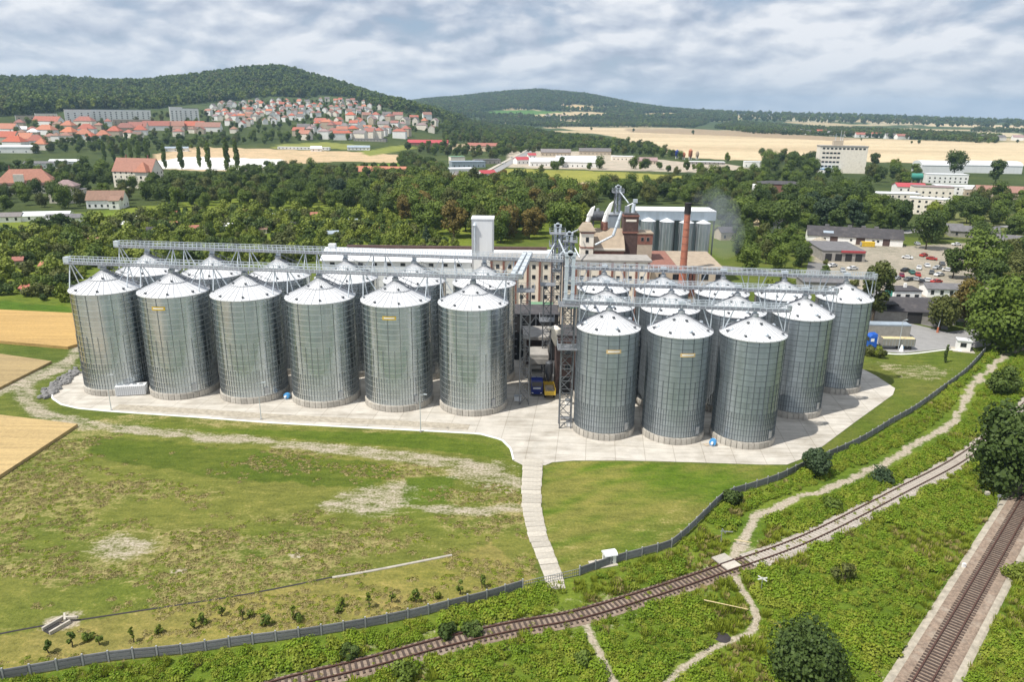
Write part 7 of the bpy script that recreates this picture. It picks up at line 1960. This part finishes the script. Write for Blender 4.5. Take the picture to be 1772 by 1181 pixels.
# rank weeds around the tracks
def weed_mesh(name, r, h, n, m, spike):
    V, F = [], []
    for k in range(n):
        a = rng.uniform(0, 6.28); rr = r * math.sqrt(rng.uniform(0, 1)); z = h * rng.uniform(.25, 1.0) * (1.15 - .5 * rr / r)
        c = np.array([rr * math.cos(a), rr * math.sin(a), z])
        if spike:
            d = np.array([math.cos(a) * .35, math.sin(a) * .35, 1.0]) * h * rng.uniform(.35, .6); s = np.array([-math.sin(a), math.cos(a), 0]) * .06
            c[2] = 0
            q = [c - s, c + s, c + d * 1.6 + s * .4, c + d * 1.6 - s * .4]
        else:
            nrm = np.array([math.cos(a) * .7, math.sin(a) * .7, .9]) + rng.normal(size=3) * .35; nrm /= np.linalg.norm(nrm)
            u_ = np.cross(nrm, rng.normal(size=3)); u_ /= np.linalg.norm(u_); w_ = np.cross(nrm, u_); s = rng.uniform(.055, .125)
            q = [c - u_ * s - w_ * s * .6, c + u_ * s * .5 - w_ * s, c + u_ * s * 1.1 + w_ * s * .3, c - u_ * s * .3 + w_ * s]
        V += [tuple(p) for p in q]; F.append(tuple(range(len(V) - 4, len(V))))
    me = bpy.data.meshes.new(name); me.from_pydata(V, [], F); me.materials.append(m); me.update()
    return me
W1 = [weed_mesh('weed', .62, 1.0, 110, WEED[0], False), weed_mesh('weed', .5, .8, 90, WEED[0], False), weed_mesh('weed', .7, .85, 100, WEED[1], False), weed_mesh('weed', .5, .55, 80, WEED[1], False)]
W2 = [weed_mesh('tuft', .5, .6, 34, WEED[1], True), weed_mesh('tuft', .45, .5, 30, WEED[2], True), weed_mesh('tuft', .5, .7, 34, WEED[1], True)]
xs = np.random.default_rng(3)
nW = 80000
X, Y = xs.uniform(-95, 172, nW), xs.uniform(48, 188, nW)
fl = [tuple(p)[:2] for p in fence_a] + [tuple(p)[:2] for p in fence_b]
out_ = inside(fl + [(190, 190), (200, 60), (60, 15), (-120, 15)], X, Y)
clear = out_ & (line_dist([p for p in fl], X, Y) > .9) & (line_dist(side_line, X, Y) > 1.75) & (line_dist(main_line, X, Y) > 3.4) & (line_dist(path_line, X, Y) > 1.9) & (line_dist(foot_line, X, Y) > .75) & (line_dist(foot2_line, X, Y) > .7)
fov = np.abs(X) < Y * .90 + 14
dens = vnoise(X / 9, Y / 9, 123)
lowz = inside(ats([(1600, 1200), (1560, 1100), (1640, 980), (1700, 890), (1740, 880), (1600, 1190)]), X, Y) | (dens < .34)
mown = inside(ats([(940, 1010), (1010, 1000), (1060, 1060), (990, 1080)]), X, Y)
tall = clear & fov & ~lowz & ~mown & (xs.random(nW) < .9)
low = clear & fov & (lowz | (xs.random(nW) < .16 + .5 * (vnoise(X / 14, Y / 14, 321) > .56)))
hs_ = .4 + 1.35 * vnoise(X / 3.5, Y / 3.5, 200) ** 1.3
scatter('rank_weeds', np.column_stack([X, Y, np.zeros(nW)])[tall], hs_[tall], W1, 'dense bright green weeds between the fence and the railway tracks')
scatter('long_grass', np.column_stack([X, Y, np.zeros(nW)])[low], (.6 + .7 * xs.random(nW))[low], W2, 'long grass and dry tufts along the tracks')
side_in = np.random.default_rng(8)
sp_i = np.array([(p.x + side_in.uniform(-1.3, 1.3), p.y + side_in.uniform(-1.3, 1.3)) for p in resample(side_line, .5)[: int(len(resample(side_line, .5)) * .62)] if side_in.random() < .85])
scatter('track_weeds', np.column_stack([sp_i, np.full(len(sp_i), .15)]), side_in.uniform(.25, .7, len(sp_i)), [W1[3], W2[0], W2[1]], 'weeds growing through the sleepers of the side track')
# low dry tufts that break up the mown meadow
W3 = [weed_mesh('tuft', .55, .16, 40, WEED[2], False), weed_mesh('tuft', .4, .2, 34, WEED[1], False), weed_mesh('tuft', .7, .12, 44, WEED[2], False)]
nT = 42000
X, Y = xs.uniform(-125, 14, nT), xs.uniform(66, 152, nT)
md_in = inside(ats([(-300, 760), (135, 760), (250, 745), (880, 800), (900, 830), (930, 1000), (700, 1068), (0, 1170), (-300, 1200)]), X, Y) & (vnoise(X / 13, Y / 7, 41) * .6 + vnoise(X / 2.6, Y / 1.5, 55) * .4 > .515)
for ln_, w_ in zip(track_lines, (3.2, 3.0, 3.0, 1.8, 2.6)): md_in &= line_dist(ln_, X, Y) > w_ * .5 + .8
for u_, v_, r_ in ((640, 868, 5.5), (690, 845, 3), (215, 948, 4.2), (100, 1078, 2.2), (830, 815, 5)): md_in &= np.hypot((X - at(u_, v_).x) * .7, Y - at(u_, v_).y) > r_
scatter('meadow_tufts', np.column_stack([X, Y, np.zeros(nT)])[md_in], xs.uniform(.3, .85, md_in.sum()), W3, 'tufts of dry grass on the mown meadow')
# ------------------------------------------------------------------ air
hz_m = bpy.data.materials.new('air'); hz_m.use_nodes = True
hn, hl_ = hz_m.node_tree.nodes, hz_m.node_tree.links
hn.clear()
pv = N(hn, 'ShaderNodeVolumePrincipled')
pv.inputs['Color'].default_value = (0.52, 0.76, 1.0, 1); pv.inputs['Density'].default_value = 0.000075; pv.inputs['Anisotropy'].default_value = 0.2
hl_.new(pv.outputs[0], N(hn, 'ShaderNodeOutputMaterial').inputs['Volume'])
zmax = float(GZ.max()) + 70
tag(MB().box(0, 4000, zmax / 2 - 1, 20400, 11600, zmax + 2).build('haze', hz_m), kind='stuff')

# ------------------------------------------------------------------ labels that would otherwise be shared: add the place in the picture
ORD = ['first', 'second', 'third', 'fourth', 'fifth', 'sixth', 'seventh', 'eighth', 'ninth', 'tenth', 'eleventh', 'twelfth', 'thirteenth', 'fourteenth', 'fifteenth', 'sixteenth', 'seventeenth', 'eighteenth', 'nineteenth', 'twentieth']
same = {}
for o in list(COL.objects):
    if o.parent is None and o.get('label'): same.setdefault(o['label'], []).append(o)
for lb_, os_ in same.items():
    n = len(os_)
    if n < 2: continue
    os_.sort(key=lambda o: math.hypot(o.location.x, o.location.y))
    rows = 1 if n <= 5 else (2 if n <= 12 else (3 if n <= 45 else 4))
    nm = {1: [''], 2: ['nearer row, ', 'farther row, '], 3: ['near row, ', 'middle row, ', 'far row, '], 4: ['nearest row, ', 'second row, ', 'third row, ', 'farthest row, ']}[rows]
    for r in range(rows):
        part = sorted(os_[r * n // rows:(r + 1) * n // rows], key=lambda o: o.location.x / max(1, o.location.y))
        for k, o in enumerate(part):
            o['label'] = '%s, %s%s from left' % (lb_, nm[r], ORD[min(k, 19)])
